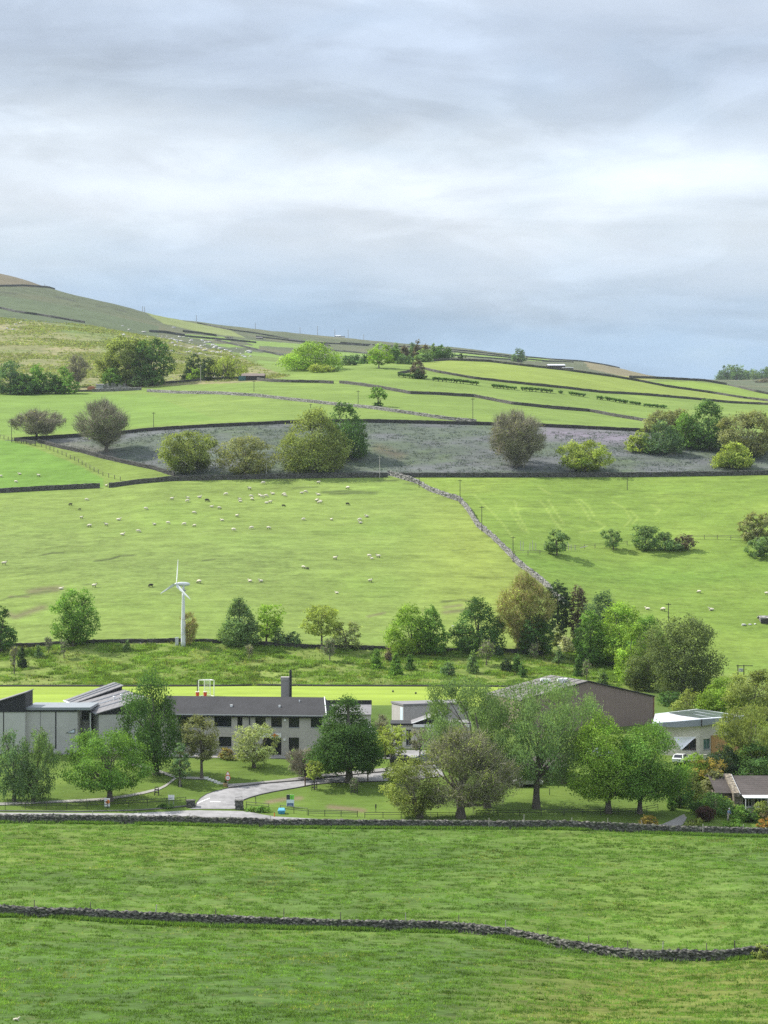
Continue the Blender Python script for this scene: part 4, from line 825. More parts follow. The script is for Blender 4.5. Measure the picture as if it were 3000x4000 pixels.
# sign over the entrance
mb = MB(); za, zc = f.z(1062, 2880), f.z(1062, 2864); sa, sb_ = f.s(1024), f.s(1099)
f.bar(mb, sa, sb_, za, zc, .05, .14); sg = mb.build('entrance_sign', WHITE, t_)
mb = MB(); OR = plain('orange_panel', (.62, .20, .03), .6)
sm = sa + (sb_ - sa) * .66; pts = []
for k in range(8):
    a_ = k * pi / 4; r_ = .46 if k % 2 == 0 else .25; pts.append((sm + r_ * 1.5 * math.cos(a_), (za + zc) / 2 + r_ * .72 * math.sin(a_)))
mb.prism([f.pt(a, .142, z) for a, z in pts], [f.pt(a, .165, z) for a, z in pts]); mb.build('sign_motif', OR, sg)
# chimney stack and flue behind the ridge
cx, cy = X(1114, 322), 322; zt_ = Z(2644, 322); hw = (1130 - 1099) / 2 * 322 / F
t_ = thing('chimney_stack', 'square grey chimney stack rising behind the slate roof', 'chimney', (cx, cy, zb))
mb = MB(); mb.box(cx - hw, cy - .8, zb - 1, cx + hw, cy + .8, zt_ - .55); mb.build('stack', plain('chimney_block', (.27, .255, .24), .9, .15, 1.6), t_)
mb = MB(); mb.box(cx - hw - .06, cy - .86, zt_ - .55, cx + hw + .06, cy + .86, zt_); mb.build('cap', plain('chimney_cap', (.33, .31, .29), .9), t_)
fx = X(1135, 321); t_ = thing('flue', 'tall black metal flue beside the grey chimney stack', 'flue', (fx, 321, zb))
mb = MB(); mb.tube([(fx, 321, zb), (fx, 321, Z(2620, 321))], [.22, .22], 10); mb.build('pipe', BLACK, t_)
mb = MB(); mb.tube([(fx, 321, Z(2620, 321)), (fx, 321, Z(2616, 321))], [.17, .17], 10); mb.build('cowl', BLACK, t_)

# ---- right-hand link behind the main block
f = Face((X(1262, 331), 331), (X(1448, 331), 331)); zl = Z(2749, 331)
t_ = thing('link_building', 'low grey sloping roofed annexe right of the slate roof', 'building', f.pt(0, 0, -34))
mb = MB(); f.open_wall(mb, 0, f.L, -35.5, Z(2792, 331), []); shell(mb, f, 0, f.L, 6, -35.5, Z(2792, 331), front=False); mb.build('wall', BLOCKD, t_)
mb = MB(); mb.slab([f.pt(-.1, .3, Z(2790, 331)), f.pt(f.L + .1, .3, Z(2790, 331)), f.pt(f.L + .1, -5.5, zl - .55), f.pt(-.1, -5.5, zl - .55)], .15); mb.build('roof', ROOFG, t_)
mb = MB(); f.bar(mb, -.15, f.L + .15, zl - .75, zl + .12, -6.1, -5.5); mb.build('fascia', SOFF, t_)

# ---- left block with flat roof and raised clerestory
f = Face((X(97, 307), 307), (X(302, 307), 307)); gz = Z(2925, 307)
t_ = thing('flat_roofed_building', 'flat roofed grey block with a small triangular window', 'building', f.pt(0, 0, gz))
zt = Z(2773, 307); do = (f.s(158), Z(2918, 307), f.s(181), Z(2870, 307))
mb = MB(); f.open_wall(mb, 0, f.L, gz - 1.5, zt, [do]); shell(mb, f, 0, f.L, 9, gz - 1.5, zt, front=False); mb.build('wall', BLOCKD, t_)
d_ = MB(); f.bar(d_, do[0], do[2], do[1], do[3], -.15, -.06); dd = d_.build('door', BLACK, t_)
d_ = MB(); q = f.s(174); f.bar(d_, q - .07, q + .07, Z(2900, 307), Z(2896, 307), -.06, .02); d_.build('handle', WHITE, dd)
mb = MB(); f.bar(mb, -.02, f.s(352), zt, Z(2763, 307), -9.2, .25); mb.build('roof', plain('lead_roof', (.22, .24, .26), .5, .08), t_)
mb = MB(); f.bar(mb, 0, f.L, zt - .28, zt - .003, .003, .16); mb.build('soffit', SOFF, t_)
for u, w_ in ((158, .05), (218, .10)):
    mb = MB(); q = f.s(u); f.bar(mb, q - w_, q + w_, Z(2868, 307) if u == 158 else gz, zt - .3, .003, .03); mb.build('joint', SOFF if u == 218 else plain('grey_joint', (.2, .195, .19)), t_)
def tri(mb, L, o0, o1): mb.prism([f.pt(f.s(u), o1, Z(v, 307)) for u, v in L], [f.pt(f.s(u), o0, Z(v, 307)) for u, v in L])
mb = MB(); tri(mb, [(256, 2864), (293.5, 2864), (293.5, 2845)], .003, .05); wn = mb.build('window', BLACK, t_)
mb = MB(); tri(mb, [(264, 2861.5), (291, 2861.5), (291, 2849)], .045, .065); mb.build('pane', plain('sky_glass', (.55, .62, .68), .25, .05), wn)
# recessed glazing between the blocks
fr_ = Face((X(302, 312), 312), (X(356, 312), 312)); t2 = thing('stair_tower', 'recessed glazed link with grey spandrel panel between two blocks', 'building', fr_.pt(0, 0, gz))
mb = MB(); o1 = (.15, Z(2813, 312), fr_.L - .35, Z(2776, 312)); o2 = (.15, gz + .2, fr_.L - .35, Z(2856, 312)); fr_.open_wall(mb, -.2, fr_.L, gz - 1.5, Z(2768, 312), [o1, o2]); shell(mb, fr_, -.2, fr_.L, 5, gz - 1.5, Z(2768, 312), front=False); mb.build('wall', BLOCKD, t2)
fr_.window(t2, o1, GREYM, 4, 1); fr_.window(t2, o2, GREYM, 4, 2)
mb = MB(); mb.tube([P(353, 2905, 309), P(353, 2785, 309)], [.11, .11], 8); mb.build('column', WFASC, t2)
f2 = Face((X(-90, 306), 306), (X(97, 306), 306)); t_ = thing('clerestory_building', 'grey block with a black monopitch clerestory at the left edge', 'building', f2.pt(0, 0, gz))
zw = Z(2779, 306); mb = MB(); f2.open_wall(mb, 0, f2.L, gz - 1.5, zw, []); shell(mb, f2, 0, f2.L, 6.5, gz - 1.5, zw, front=False); mb.build('wall', plain('pale_block', (.46, .455, .43), .9, .06, 1.2), t_)
mb = MB(); q = f2.s(14); f2.bar(mb, q - .07, q + .07, gz, zw, .003, .03); mb.build('joint', SOFF, t_)
hl, hr = Z(2768, 306), Z(2707, 306); mb = MB(); mb.prism([f2.pt(0, .12, zw - .1), f2.pt(f2.L + .1, .12, zw - .1), f2.pt(f2.L + .1, -6.4, zw - .1), f2.pt(0, -6.4, zw - .1)], [f2.pt(0, .12, hl), f2.pt(f2.L + .1, .12, hr), f2.pt(f2.L + .1, -6.4, hr), f2.pt(0, -6.4, hl)]); mb.build('clerestory', CLAD, t_)
mb = MB(); mb.slab([f2.pt(-.2, .35, hl + .12), f2.pt(f2.L + .2, .35, hr + .16), f2.pt(f2.L + .2, -6.6, hr + .16), f2.pt(-.2, -6.6, hl + .12)], .14); mb.build('roof', ROOFG, t_)
# ---- sawtooth roofed hall behind
A0 = np.array([X(378, 308), 308, 0]); f3 = Face(A0[:2], (A0 + ROT * 8)[:2]); ze = Z(2783, 308)
t_ = thing('sawtooth_hall', 'grey hall with two stepped monopitch sheet roofs', 'building', f3.pt(0, 0, gz))
mb = MB(); f3.open_wall(mb, .35, 8, gz - 1.5, ze - .35, []); shell(mb, f3, .35, 8, 17.5, gz - 1.5, ze - .35, front=False); mb.build('wall', BLOCKD, t_)
mb = MB(); mb.prism([f3.pt(.35, 0.1, ze - .36), f3.pt(8, .1, ze - .36), f3.pt(8, -17.5, ze - .36), f3.pt(.35, -17.5, ze - .36)], [f3.pt(.35, .1, ze - .1), f3.pt(8, .1, ze + 1.95), f3.pt(8, -17.5, ze + 1.95), f3.pt(.35, -17.5, ze - .1)]); mb.build('gable_cladding', CLAD, t_)
mb = MB(); mb.slab([f3.pt(-.2, .5, ze - .1), f3.pt(8.2, .5, ze + 2.1), f3.pt(8.2, -18, ze + 2.1), f3.pt(-.2, -18, ze - .1)], .16); rB = mb.build('roof', ROOFM, t_)
for d_ in (-4.5, -9, -13.4):
    mb = MB(); mb.tube([f3.pt(-.15, d_, ze - .04), f3.pt(8.15, d_, ze + 2.16)], [.1, .1], 5); mb.build('roof_rib', PBLUE if d_ == -9 else FASC, rB)
for s_ in (4.6, 5.8):
    a = np.array(f3.pt(s_, -8.4, ze + 2.1 * s_ / 8)); mb = MB(); mb.tube([a, a + np.array([0, 0, .45])], [.16, .16], 8); mb.tube([a + np.array([0, 0, .45]), a + np.array([0, 0, .6])], [.28, .2], 8); mb.build('roof_vent', WFASC, rB)
mb = MB(); mb.tube([f3.pt(-.25, .5, ze - .22), f3.pt(-.25, -18, ze - .22)], [.13, .13], 6); mb.build('gutter', FASC, t_)
f4 = Face((A0 + ROTB * 18.2)[:2], (A0 + ROTB * 18.2 + ROT * 8)[:2]); a0 = ze + .05
mb = MB(); mb.prism([f4.pt(.1, 0, gz), f4.pt(8, 0, gz), f4.pt(8, -7, gz), f4.pt(.1, -7, gz)], [f4.pt(.1, 0, a0 - .15), f4.pt(8, 0, a0 + 2.5), f4.pt(8, -7, a0 + 2.5), f4.pt(.1, -7, a0 - .15)]); mb.build('rear_wall', CLAD, t_)
mb = MB(); mb.slab([f4.pt(-.4, .3, a0 - .1), f4.pt(8.2, .3, a0 + 2.75), f4.pt(8.2, -7.4, a0 + 2.75), f4.pt(-.4, -7.4, a0 - .1)], .16); rA = mb.build('rear_roof', ROOFM, t_)
for d_ in (-2.2, -4.6):
    mb = MB(); mb.tube([f4.pt(-.3, d_, a0), f4.pt(8.15, d_, a0 + 2.82)], [.1, .1], 5); mb.build('roof_rib', FASC, rA)
mb = MB(); mb.tube([f4.pt(-.42, .3, a0 - .2), f4.pt(-.42, -7.4, a0 - .2)], [.13, .13], 6); mb.build('rear_gutter', WFASC, t_)

# ---- middle block: box with light end wall, dark fascia, small monopitch and pale front
A0 = np.array([X(1576, 323), 323, 0]); f = Face(A0[:2], (A0 + ROT * 11.5)[:2]); zt = Z(2757, 323); gz = -34.6
t_ = thing('hall_building', 'tall grey box hall with pale end wall in the middle', 'building', f.pt(0, 0, gz))
mb = MB(); f.open_wall(mb, 0, 11.5, gz - 1, zt, []); shell(mb, f, 0, 11.5, 5.6, gz - 1, zt, front=False); mb.build('wall', plain('hall_block', (.33, .315, .30), .9, .1, 1.1), t_)
mb = MB(); f.bar(mb, -.12, 11.6, zt, zt + .3, -5.8, .15); mb.build('roof', ROOFG, t_)
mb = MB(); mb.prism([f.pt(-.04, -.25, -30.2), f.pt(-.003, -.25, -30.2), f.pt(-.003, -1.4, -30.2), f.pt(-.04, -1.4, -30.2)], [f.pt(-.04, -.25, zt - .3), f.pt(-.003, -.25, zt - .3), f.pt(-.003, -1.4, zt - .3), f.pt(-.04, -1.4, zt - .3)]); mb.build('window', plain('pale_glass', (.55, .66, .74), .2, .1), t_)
f = Face((X(1528, 316), 316), (X(1835, 316), 316)); ev = Z(2832, 316)
t_ = thing('entrance_building', 'low pale building with dark fascia behind the car park trees', 'building', f.pt(0, 0, gz))
ops = [(f.s(1545), Z(2912, 316), f.s(1570), Z(2850, 316)), (f.s(1586), Z(2912, 316), f.s(1606), Z(2850, 316)), (f.s(1700), Z(2905, 316), f.s(1730), Z(2868, 316))]
mb = MB(); f.open_wall(mb, 0, f.L, gz - 1, ev, ops); shell(mb, f, 0, f.L, 5.5, gz - 1, ev, front=False); mb.build('wall', PALE, t_)
for o in ops: f.window(t_, o, GREYM, 2, 2)
q = f.s(1612); q2 = f.s(1720)
mb = MB(); f.bar(mb, -.1, q, ev, ev + .28, -5.6, .4); mb.build('fascia', SOFF, t_)
mb = MB(); mb.prism([f.pt(q, -.3, ev), f.pt(q2, -.3, ev), f.pt(q2, -5, ev), f.pt(q, -5, ev)], [f.pt(q, -.3, ev + .1), f.pt(q2, -.3, ev + 1.75), f.pt(q2, -5, ev + 1.75), f.pt(q, -5, ev + .1)]); mb.build('clerestory', CLAD, t_)
mb = MB(); mb.slab([f.pt(q - .5, 0, ev + .18), f.pt(q2 + .1, 0, ev + 1.98), f.pt(q2 + .1, -5.4, ev + 1.98), f.pt(q - .5, -5.4, ev + .18)], .16, 0); mb.build('roof', ROOFG, t_)
mb = MB(); mb.tube([f.pt(q - .5, .06, ev + .12), f.pt(q2 + .1, .06, ev + 1.92)], [.09, .09], 5); mb.build('verge', WFASC, t_)
mb = MB(); f.bar(mb, q + .05, f.L + .2, ev + .002, ev + .12, -.28, .5); f.bar(mb, q2 + .12, f.L + .2, ev + .004, ev + .35, -5.6, -.29); mb.build('flat_roof', ROOFG, t_)
mb = MB(); f.bar(mb, q + .05, f.L + .25, ev - .3, ev + .1, .502, .6); mb.build('flat_roof_fascia', WFASC, t_)

# ---- brown sheeted sports hall
L0 = np.array([23.1, 331, 0]); f = Face(L0[:2], (L0 + ROT * 25)[:2]); za, zl = Z(2664, 335), -27.5; gz = -34
t_ = thing('sports_hall', 'big brown sheeted sports hall with shallow gable', 'building', f.pt(0, 0, gz)); dp = 15
mb = MB(); ring = [(0, gz), (25, gz), (25, zl), (12.5, za), (0, zl)]
fr = [f.pt(a, 0, z) for a, z in ring]; bk = [f.pt(a, -dp, z) for a, z in ring]; mb.add(fr + bk, [(0, 1, 2, 3, 4), (9, 8, 7, 6, 5), (0, 5, 6, 1), (1, 6, 7, 2), (4, 9, 5, 0)]); mb.build('wall', GYMW, t_)
mb = MB(); mb.slab([f.pt(-.15, .2, zl + .12), f.pt(12.5, .2, za + .2), f.pt(12.5, -dp - .2, za + .2), f.pt(-.15, -dp - .2, zl + .12)], .15); mb.slab([f.pt(12.5, .2, za + .2), f.pt(25.15, .2, zl + .12), f.pt(25.15, -dp - .2, zl + .12), f.pt(12.5, -dp - .2, za + .2)], .15); rf = mb.build('roof', GYMR, t_)
for d_ in (-2.5, -5, -7.5, -10, -12.5):
    mb = MB(); mb.tube([f.pt(-.1, d_, zl + .16), f.pt(12.45, d_, za + .24)], [.05, .05], 5); mb.build('roof_rib', ROOFG, rf)
mb = MB(); mb.tube([f.pt(-.15, .24, zl + .06), f.pt(12.5, .24, za + .14), f.pt(25.15, .24, zl + .06)], [.12, .12, .12], 5); mb.build('verge', SOFF, t_)
mb = MB(); mb.tube([f.pt(25.06, .06, zl), f.pt(25.06, .06, gz)], [.09, .09], 6); mb.build('downpipe', plain('rust_trim', (.25, .12, .07)), t_)
for s_, d_ in ((9.8, -4.5), (8.4, -8.5)):
    a = np.array(f.pt(s_, d_, zl + (za - zl) * s_ / 12.5 + .2)); mb = MB(); mb.box(a[0] - .4, a[1] - .4, a[2] - .1, a[0] + .4, a[1] + .4, a[2] + .25); mb.tube([a + np.array([-.85, -.1, .5]), a + np.array([.85, .1, .5])], [.36, .36], 10); mb.build('roof_ventilator', WFASC, rf)

# ---- pale nursery block with solar roof
a, b_, c, d_, e, g_ = [np.array(P(u, v, D)) for u, v, D in [(2549, 2825, 312.5), (2640, 2818, 311), (2738, 2809, 310), (2911, 2796, 316), (2722, 2769, 336), (2559, 2788, 330)]]
m1 = np.array(P(2590, 2821, 311.6)); gz = Z(2962, 311)
t_ = thing('nursery_building', 'pale building with deep grey fascia and solar panels', 'building', (c[0], c[1], gz))
top = [a, m1, b_, c, d_, e, g_]
mb = MB(); low = [p - np.array([0, 0, h]) for p, h in zip(top, (.35, .7, .95, 1.1, .45, .3, .3))]; mb.prism(low, top); rf = mb.build('roof', PBLUE, t_)
ths = [.35, .7, .95, 1.1]
mb = MB()
for p, q, h0, h1 in [(a, m1, .35, .7), (m1, b_, .7, .95), (b_, c, .95, 1.1), (c, d_, 1.1, .45)]:
    n_ = unit([(q - p)[1], -(q - p)[0], 0]) * .05; z0, z1 = np.array([0, 0, h0]), np.array([0, 0, h1]); u0 = np.array([0, 0, -.06])
    mb.prism([p - z0, q - z1, q - z1 + n_, p - z0 + n_][::-1], [p + u0, q + u0, q + u0 + n_, p + u0 + n_][::-1])
mb.build('fascia', FASC, t_)
mb = MB(); cc = c + np.array([.1, -.12, 0]); mb.tube([cc - np.array([0, 0, 1.15]), cc], [.1, .1], 6); mb.build('downpipe', SOFF, t_)
# panels lie on the sloping roof plane
ln = lambda p, q, k: p * (1 - k) + q * k
up_ = np.array([0, 0, .07])
for k0, k1 in ((.02, .30), (.34, .62), (.66, .95)):
    F0, F1 = ln(c, d_, k0 * .9 + .03), ln(c, d_, k1 * .9 + .03); B0, B1 = ln(g_, e, .25 + k0 * .75), ln(g_, e, .25 + k1 * .75)
    q = [ln(F0, B0, .08) + up_, ln(F1, B1, .08) + up_, ln(F1, B1, .93) + up_, ln(F0, B0, .93) + up_]; mb = MB(); mb.slab(q, .05); mb.build('solar_panel', SOLAR, rf)
ins = lambda p, q: unit([-(q - p)[1], (q - p)[0], 0])
fa = Face((a + np.array([.9, 1.2, 0]))[:2], (c + np.array([-.1, .7, 0]))[:2]); fb = Face((c + np.array([-.1, .7, 0]))[:2], (d_ + np.array([-.9, .7, 0]))[:2]); wt = c[2] - .9
oa = [(fa.s(2664), fa.z(2690, 2930), fa.s(2719), fa.z(2690, 2884))]; ob = [(fb.s(2748), fb.z(2760, 2927), fb.s(2774), fb.z(2760, 2886))]
mb = MB(); fa.open_wall(mb, 0, fa.L, gz - 1, wt, oa); fb.open_wall(mb, 0, fb.L, gz - 1, wt, ob)
bk = [fb.pt(fb.L, 0, 0), fb.pt(fb.L, -12, 0), fa.pt(0, -12, 0), fa.pt(0, 0, 0)]
for p, q in zip(bk[:-1], bk[1:]): mb.quad((p[0], p[1], gz - 1), (q[0], q[1], gz - 1), (q[0], q[1], wt - .1), (p[0], p[1], wt - .1))
mb.build('wall', PALE, t_)
fa.window(t_, oa[0], plain('brown_frame', (.12, .06, .04)), 2, 1); fb.window(t_, ob[0], GREYM, 2, 1, glass=plain('teal_glass', (.05, .11, .12), .15, .3, 2))
mb = MB(); fb.bar(mb, fb.s(2777), fb.s(2812), fb.z(2790, 2946), fb.z(2790, 2872), .005, .14); mb.build('timber_panel', TIMB, t_)
mb = MB(); fb.bar(mb, fb.s(2812), fb.L, fb.z(2790, 2946), fb.z(2790, 2880), .005, .10); mb.build('timber_panel', TIMB, t_)
SAIL = plain('white_canvas', (.74, .74, .78), .8, .03)
mb = MB(); T = [np.array(P(2630, 2879, 305.5)), np.array(P(2719, 2878, 309.2)), np.array(P(2661, 2931, 305.8))]; gr = []
for i in range(9):
    for j in range(9 - i):
        w0, w1 = i / 8, j / 8; q = T[0] * (1 - w0 - w1) + T[1] * w0 + T[2] * w1; q = q + np.array([0, .5, -.25]) * 27 * w0 * w1 * (1 - w0 - w1) * .6; gr.append((i, j, q))
ix = {(i, j): k for k, (i, j, q) in enumerate(gr)}
fs = [(ix[i, j], ix[i + 1, j], ix[i, j + 1]) for i in range(8) for j in range(8 - i)] + [(ix[i + 1, j], ix[i + 1, j + 1], ix[i, j + 1]) for i in range(7) for j in range(7 - i)]
mb.add([q for _, _, q in gr], fs); sl_ = mb.build('shade_sail', SAIL); so_ = sl_.modifiers.new('thick', 'SOLIDIFY'); so_.thickness = .04; setp(sl_, 'white triangular shade sail hung in front of the nursery window', 'shade sail')
p = hit(2726, 2966); mb = MB(); fx = Face((X(2690, 306), 306), (X(2760, 306), 306)); fx.bar(mb, 0, fx.L, Z(2966, 306) - .3, Z(2950, 306), -.25, 0); fx.bar(mb, -.05, fx.L + .05, Z(2950, 306), Z(2948, 306), -.3, .05); setp(mb.build('garden_wall', plain('pale_wall', (.5, .49, .4), .9)), 'low pale garden wall below the nursery windows', 'wall')

# ---- cottage at the right
f = Face((X(2800, 283.5), 283.5), (X(2866, 282), 282)); gz = Z(3166, 282)
t_ = thing('cottage', 'low stone cottage with brown slate roof at the right edge', 'cottage', (X(2880, 284), 284, gz))
eL = Z(3098, 283); rz = Z(3027, 290)
f1 = Face((X(2800, 283), 283), (X(2868, 283), 283)); f2 = Face((X(2868, 281), 281), (X(3110, 281), 281))
mb = MB(); o1 = [(f1.s(2822), Z(3150, 283), f1.s(2848), Z(3112, 283))]; f1.open_wall(mb, 0, f1.L, gz - 1, eL, o1); shell(mb, f1, 0, f1.L, 14, gz - 1, eL, front=False)
o2 = [(f2.s(2900), Z(3152, 281), f2.s(2938), Z(3114, 281)), (f2.s(2946), Z(3152, 281), f2.s(2990), Z(3114, 281)), (f2.s(3010), Z(3152, 281), f2.s(3060), Z(3114, 281))]
f2.open_wall(mb, 0, f2.L, gz - 1, eL - .05, o2); shell(mb, f2, 0, f2.L, 14, gz - 1, eL - .05, front=False)
gp = [f2.pt(0, 0, eL - .05), f2.pt(0, -14, eL - .05), f2.pt(0, -7, rz - .1)]; mb.add(gp, [(0, 1, 2)]); mb.build('wall', STONEW, t_)
for o in o1: f1.window(t_, o, WFASC, 1, 1)
for o in o2: f2.window(t_, o, WFASC, 3, 1)
def gable_roof(name, f, s0, s1, dep, ev, rz, oh, mat, root, lab=None):
    mb = MB(); k = (rz - ev) / (dep / 2); e0 = ev - k * oh
    mb.slab([f.pt(s0, oh, e0 + .15), f.pt(s1, oh, e0 + .15), f.pt(s1, -dep / 2, rz + .15), f.pt(s0, -dep / 2, rz + .15)], .16); mb.slab([f.pt(s1, -dep - oh, e0 + .15), f.pt(s0, -dep - oh, e0 + .15), f.pt(s0, -dep / 2, rz + .15), f.pt(s1, -dep / 2, rz + .15)], .16)
    return mb.build(name, mat, root)
gable_roof('roof', f1, -.2, f1.L + .6, 14, eL, rz + .05, .35, SLATE2, t_); gable_roof('roof', f2, .75, f2.L, 14, eL, rz, .45, SLATE2, t_)
mb = MB(); k = (rz - eL) / 7
mb.prism([f2.pt(-.15, .3, eL - .25), f2.pt(.75, .3, eL - .25), f2.pt(.75, -7, rz - .05), f2.pt(-.15, -7, rz - .05)], [f2.pt(-.15, .3, eL + .32), f2.pt(.75, .3, eL + .32), f2.pt(.75, -7, rz + .42), f2.pt(-.15, -7, rz + .42)]); mb.build('coping', STONEW, t_)
mb = MB(); mb.tube([f2.pt(.8, .35, eL + .2), f2.pt(.8, -7, rz + .32)], [.07, .07], 5); mb.build('verge', WFASC, t_)
mb = MB(); mb.slab([f2.pt(f2.s(2900), 1.7, Z(3109, 281)), f2.pt(f2.s(2996), 1.7, Z(3110, 281)), f2.pt(f2.s(3000), .46, Z(3104, 281)), f2.pt(f2.s(2896), .46, Z(3104, 281))], .12); mb.build('porch_roof', WFASC, t_)
for u in (2905, 2992):
    a = f2.pt(f2.s(u), 1.55, 0); mb = MB(); mb.tube([(a[0], a[1], gz - .5), (a[0], a[1], Z(3111, 281))], [.06, .06], 6); mb.build('porch_post', WFASC, t_)

# ---- bungalow half hidden by the big trees
f = Face((X(1935, 292), 292), (X(2215, 292), 292)); gz = Z(3052, 292); ev = Z(2995, 292); rz = Z(2943, 297)
t_ = thing('bungalow', 'brown stone bungalow half hidden behind the grey-green trees', 'bungalow', f.pt(0, 0, gz))
ops = [(f.s(u0), Z(3034, 292), f.s(u1), Z(3005, 292)) for u0, u1 in ((1975, 2003), (2030, 2052), (2120, 2150), (2165, 2190))]
mb = MB(); f.open_wall(mb, 0, f.L, gz - 1, ev, ops); shell(mb, f, 0, f.L, 9, gz - 1, ev, front=False)
for q in (0, f.L): mb.add([f.pt(q, 0, ev), f.pt(q, -9, ev), f.pt(q, -4.5, rz)], [(0, 1, 2)])
mb.build('wall', STONEW, t_)
for o in ops: f.window(t_, o, SOFF, 2, 1)
gable_roof('roof', f, -.3, f.L + .3, 9, ev, rz, .45, SLATE2, t_)
mb = MB(); a = f.pt(f.L * .42, -4.5, rz); mb.box(a[0] - .4, a[1] - .35, rz - .3, a[0] + .4, a[1] + .35, rz + .8); mb.build('chimney', STONEW, t_)

# ---- farm group on the hill
FST = stone_mat('barn_stone', (.17, .165, .155), (.34, .33, .31), .9, mossamt=.05)
def barn(name, label, u0, u1, v0, v1, dep, D=None, wallm=FST, roofm=SLATE2, pitch=.5, door=None, win=0, cat='barn'):
    D = D or hit((u0 + u1) / 2, v0)[1]; f = Face((X(u0, D), D), (X(u1, D), D)); gz = Z(v0, D); H = Z(v1, D) - gz; ev = gz + H * (1 - pitch); rz = gz + H
    t_ = thing(name, label, cat, f.pt(0, 0, gz)); mb = MB(); L = f.L
    ops = [(L * (k + .5) / win - .5, gz + (ev - gz) * .35, L * (k + .5) / win + .5, gz + (ev - gz) * .75) for k in range(win)]
    f.open_wall(mb, 0, L, gz - 1.5, ev, ops); shell(mb, f, 0, L, dep, gz - 1.5, ev, front=False)
    for q in (0, L): mb.add([f.pt(q, 0, ev), f.pt(q, -dep, ev), f.pt(q, -dep / 2, rz)], [(0, 1, 2)])
    mb.build('wall', wallm, t_)
    for o in ops: f.window(t_, o, SOFF, 1, 1, sill=False)
    gable_roof('roof', f, -.3, L + .3, dep, ev, rz, .3, roofm, t_)
    if door: mb = MB(); f.bar(mb, L * door - 1.2, L * door + 1.2, gz, gz + (ev - gz) * .8, .01, .1); mb.build('door', DKW, t_)
    return t_
barn('shed', 'long dark timber shed with rounded end beside the pale willow', 945, 1031, 1486, 1457, 8, wallm=DKW, roofm=plain('rusty_roof', (.13, .10, .085), .8), pitch=.4, door=.8, cat='shed')
p = hit(946, 1487); mb = MB(); mb.box(p[0] - 1.6, p[1] - 1, p[2] - .5, p[0] + 1.6, p[1] + 3, p[2] + 2.0); mb.box(p[0] - 1.5, p[1] - 1.06, p[2] + .1, p[0] + 1.5, p[1] - 1.0, p[2] + 1.8); setp(mb.build('container', plain('teal_paint', (.03, .10, .10), .6)), 'dark teal metal container at the left end of the shed', 'container')
t_ = thing('ruined_barn', 'roofless grey stone ruin under the brown-green farm trees', 'ruin', hit(455, 1526))
D = hit(455, 1524)[1]; f = Face((X(405, D), D), (X(500, D), D)); gz = Z(1526, D)
mb = MB(); hs = [2.8, 3.3, 2.2, 3.4, 3.0, 1.6, 2.9, 2.3, 3.2, 1.4]
for k, h in enumerate(hs): f.bar(mb, f.L * k / 10 + .002 * k, f.L * (k + 1) / 10 - .002, gz - 1, gz + h, -.6 - .01 * (k % 2), .004 * (k % 3))
mb.build('front_wall', FST, t_); mb = MB(); f.bar(mb, 0, .6, gz - 1, gz + 3.0, -7, -.65); f.bar(mb, f.L - .6, f.L, gz - 1, gz + 2.2, -7, -.65); mb.build('side_wall', FST, t_); mb = MB(); f.bar(mb, .7, f.L - .7, gz - 1, gz + 2.6, -7.2, -6.6); mb.build('rear_wall', FST, t_)
barn('outbuilding', 'small pale grey outbuilding left of the stone ruin', 376, 404, 1524, 1499, 5, wallm=GREYM, roofm=ROOFG, pitch=.15, cat='outbuilding')
p = hit(356, 1522); mb = MB(); mb.box(p[0] - 1.6, p[1] - .8, p[2] - .3, p[0] + 1.6, p[1] + .8, p[2] + 1.0); mb.prism([(p[0] - 1.2, p[1] - .7, p[2] + 1.0), (p[0] + 1.4, p[1] - .7, p[2] + 1.0), (p[0] + 1.4, p[1] + .7, p[2] + 1.0), (p[0] - 1.2, p[1] + .7, p[2] + 1.0)], [(p[0] - .8, p[1] - .5, p[2] + 1.5), (p[0] + 1.2, p[1] - .5, p[2] + 1.5), (p[0] + 1.2, p[1] + .5, p[2] + 1.5), (p[0] - .8, p[1] + .5, p[2] + 1.5)]); setp(mb.build('trailer', plain('rust_orange', (.32, .13, .07), .8)), 'rusty orange trailer parked left of the ruin', 'trailer')
D = 2195; barn('farmhouse', 'tiny white farmhouse on the moor skyline', 1308, 1330, 1318, 1308, 10, D=2190, wallm=WHITE, roofm=PBLUE, pitch=.4, win=3, cat='farmhouse')
barn('farm_shed', 'tiny dark-roofed shed right of the skyline farmhouse', 1331, 1346, 1320, 1312, 10, D=2188, wallm=WHITE, roofm=SLATE2, pitch=.4, cat='shed')
barn('farmhouse', 'pale farmhouse cluster below the skyline at left centre', 878, 905, 1322, 1313, 10, wallm=PALE, roofm=SLATE2, pitch=.45, win=3, cat='farmhouse')
barn('farmhouse', 'small grey farm just above the boulders', 1000, 1024, 1324, 1315, 9, wallm=FST, roofm=ROOFG, pitch=.45, win=2, cat='farmhouse')
barn('livestock_barn', 'wide pale-roofed barn on the far right slope', 2142, 2208, 1434, 1418, 22, D=1480, wallm=SLATE2, roofm=PBLUE, pitch=.6, cat='barn')
barn('livestock_barn', 'low white lean-to right of the pale-roofed barn', 2200, 2240, 1440, 1433, 12, D=1465, wallm=FST, roofm=PBLUE, pitch=.5, cat='barn')
# stone hut and stones at the right edge
p = hit(2990, 2436); D = p[1]; barn('field_barn', 'small dark stone hut cut by the right edge', 2974, 3030, 2438, 2408, 4, D=D, wallm=FST, roofm=FST, pitch=.25, door=.3, cat='hut')
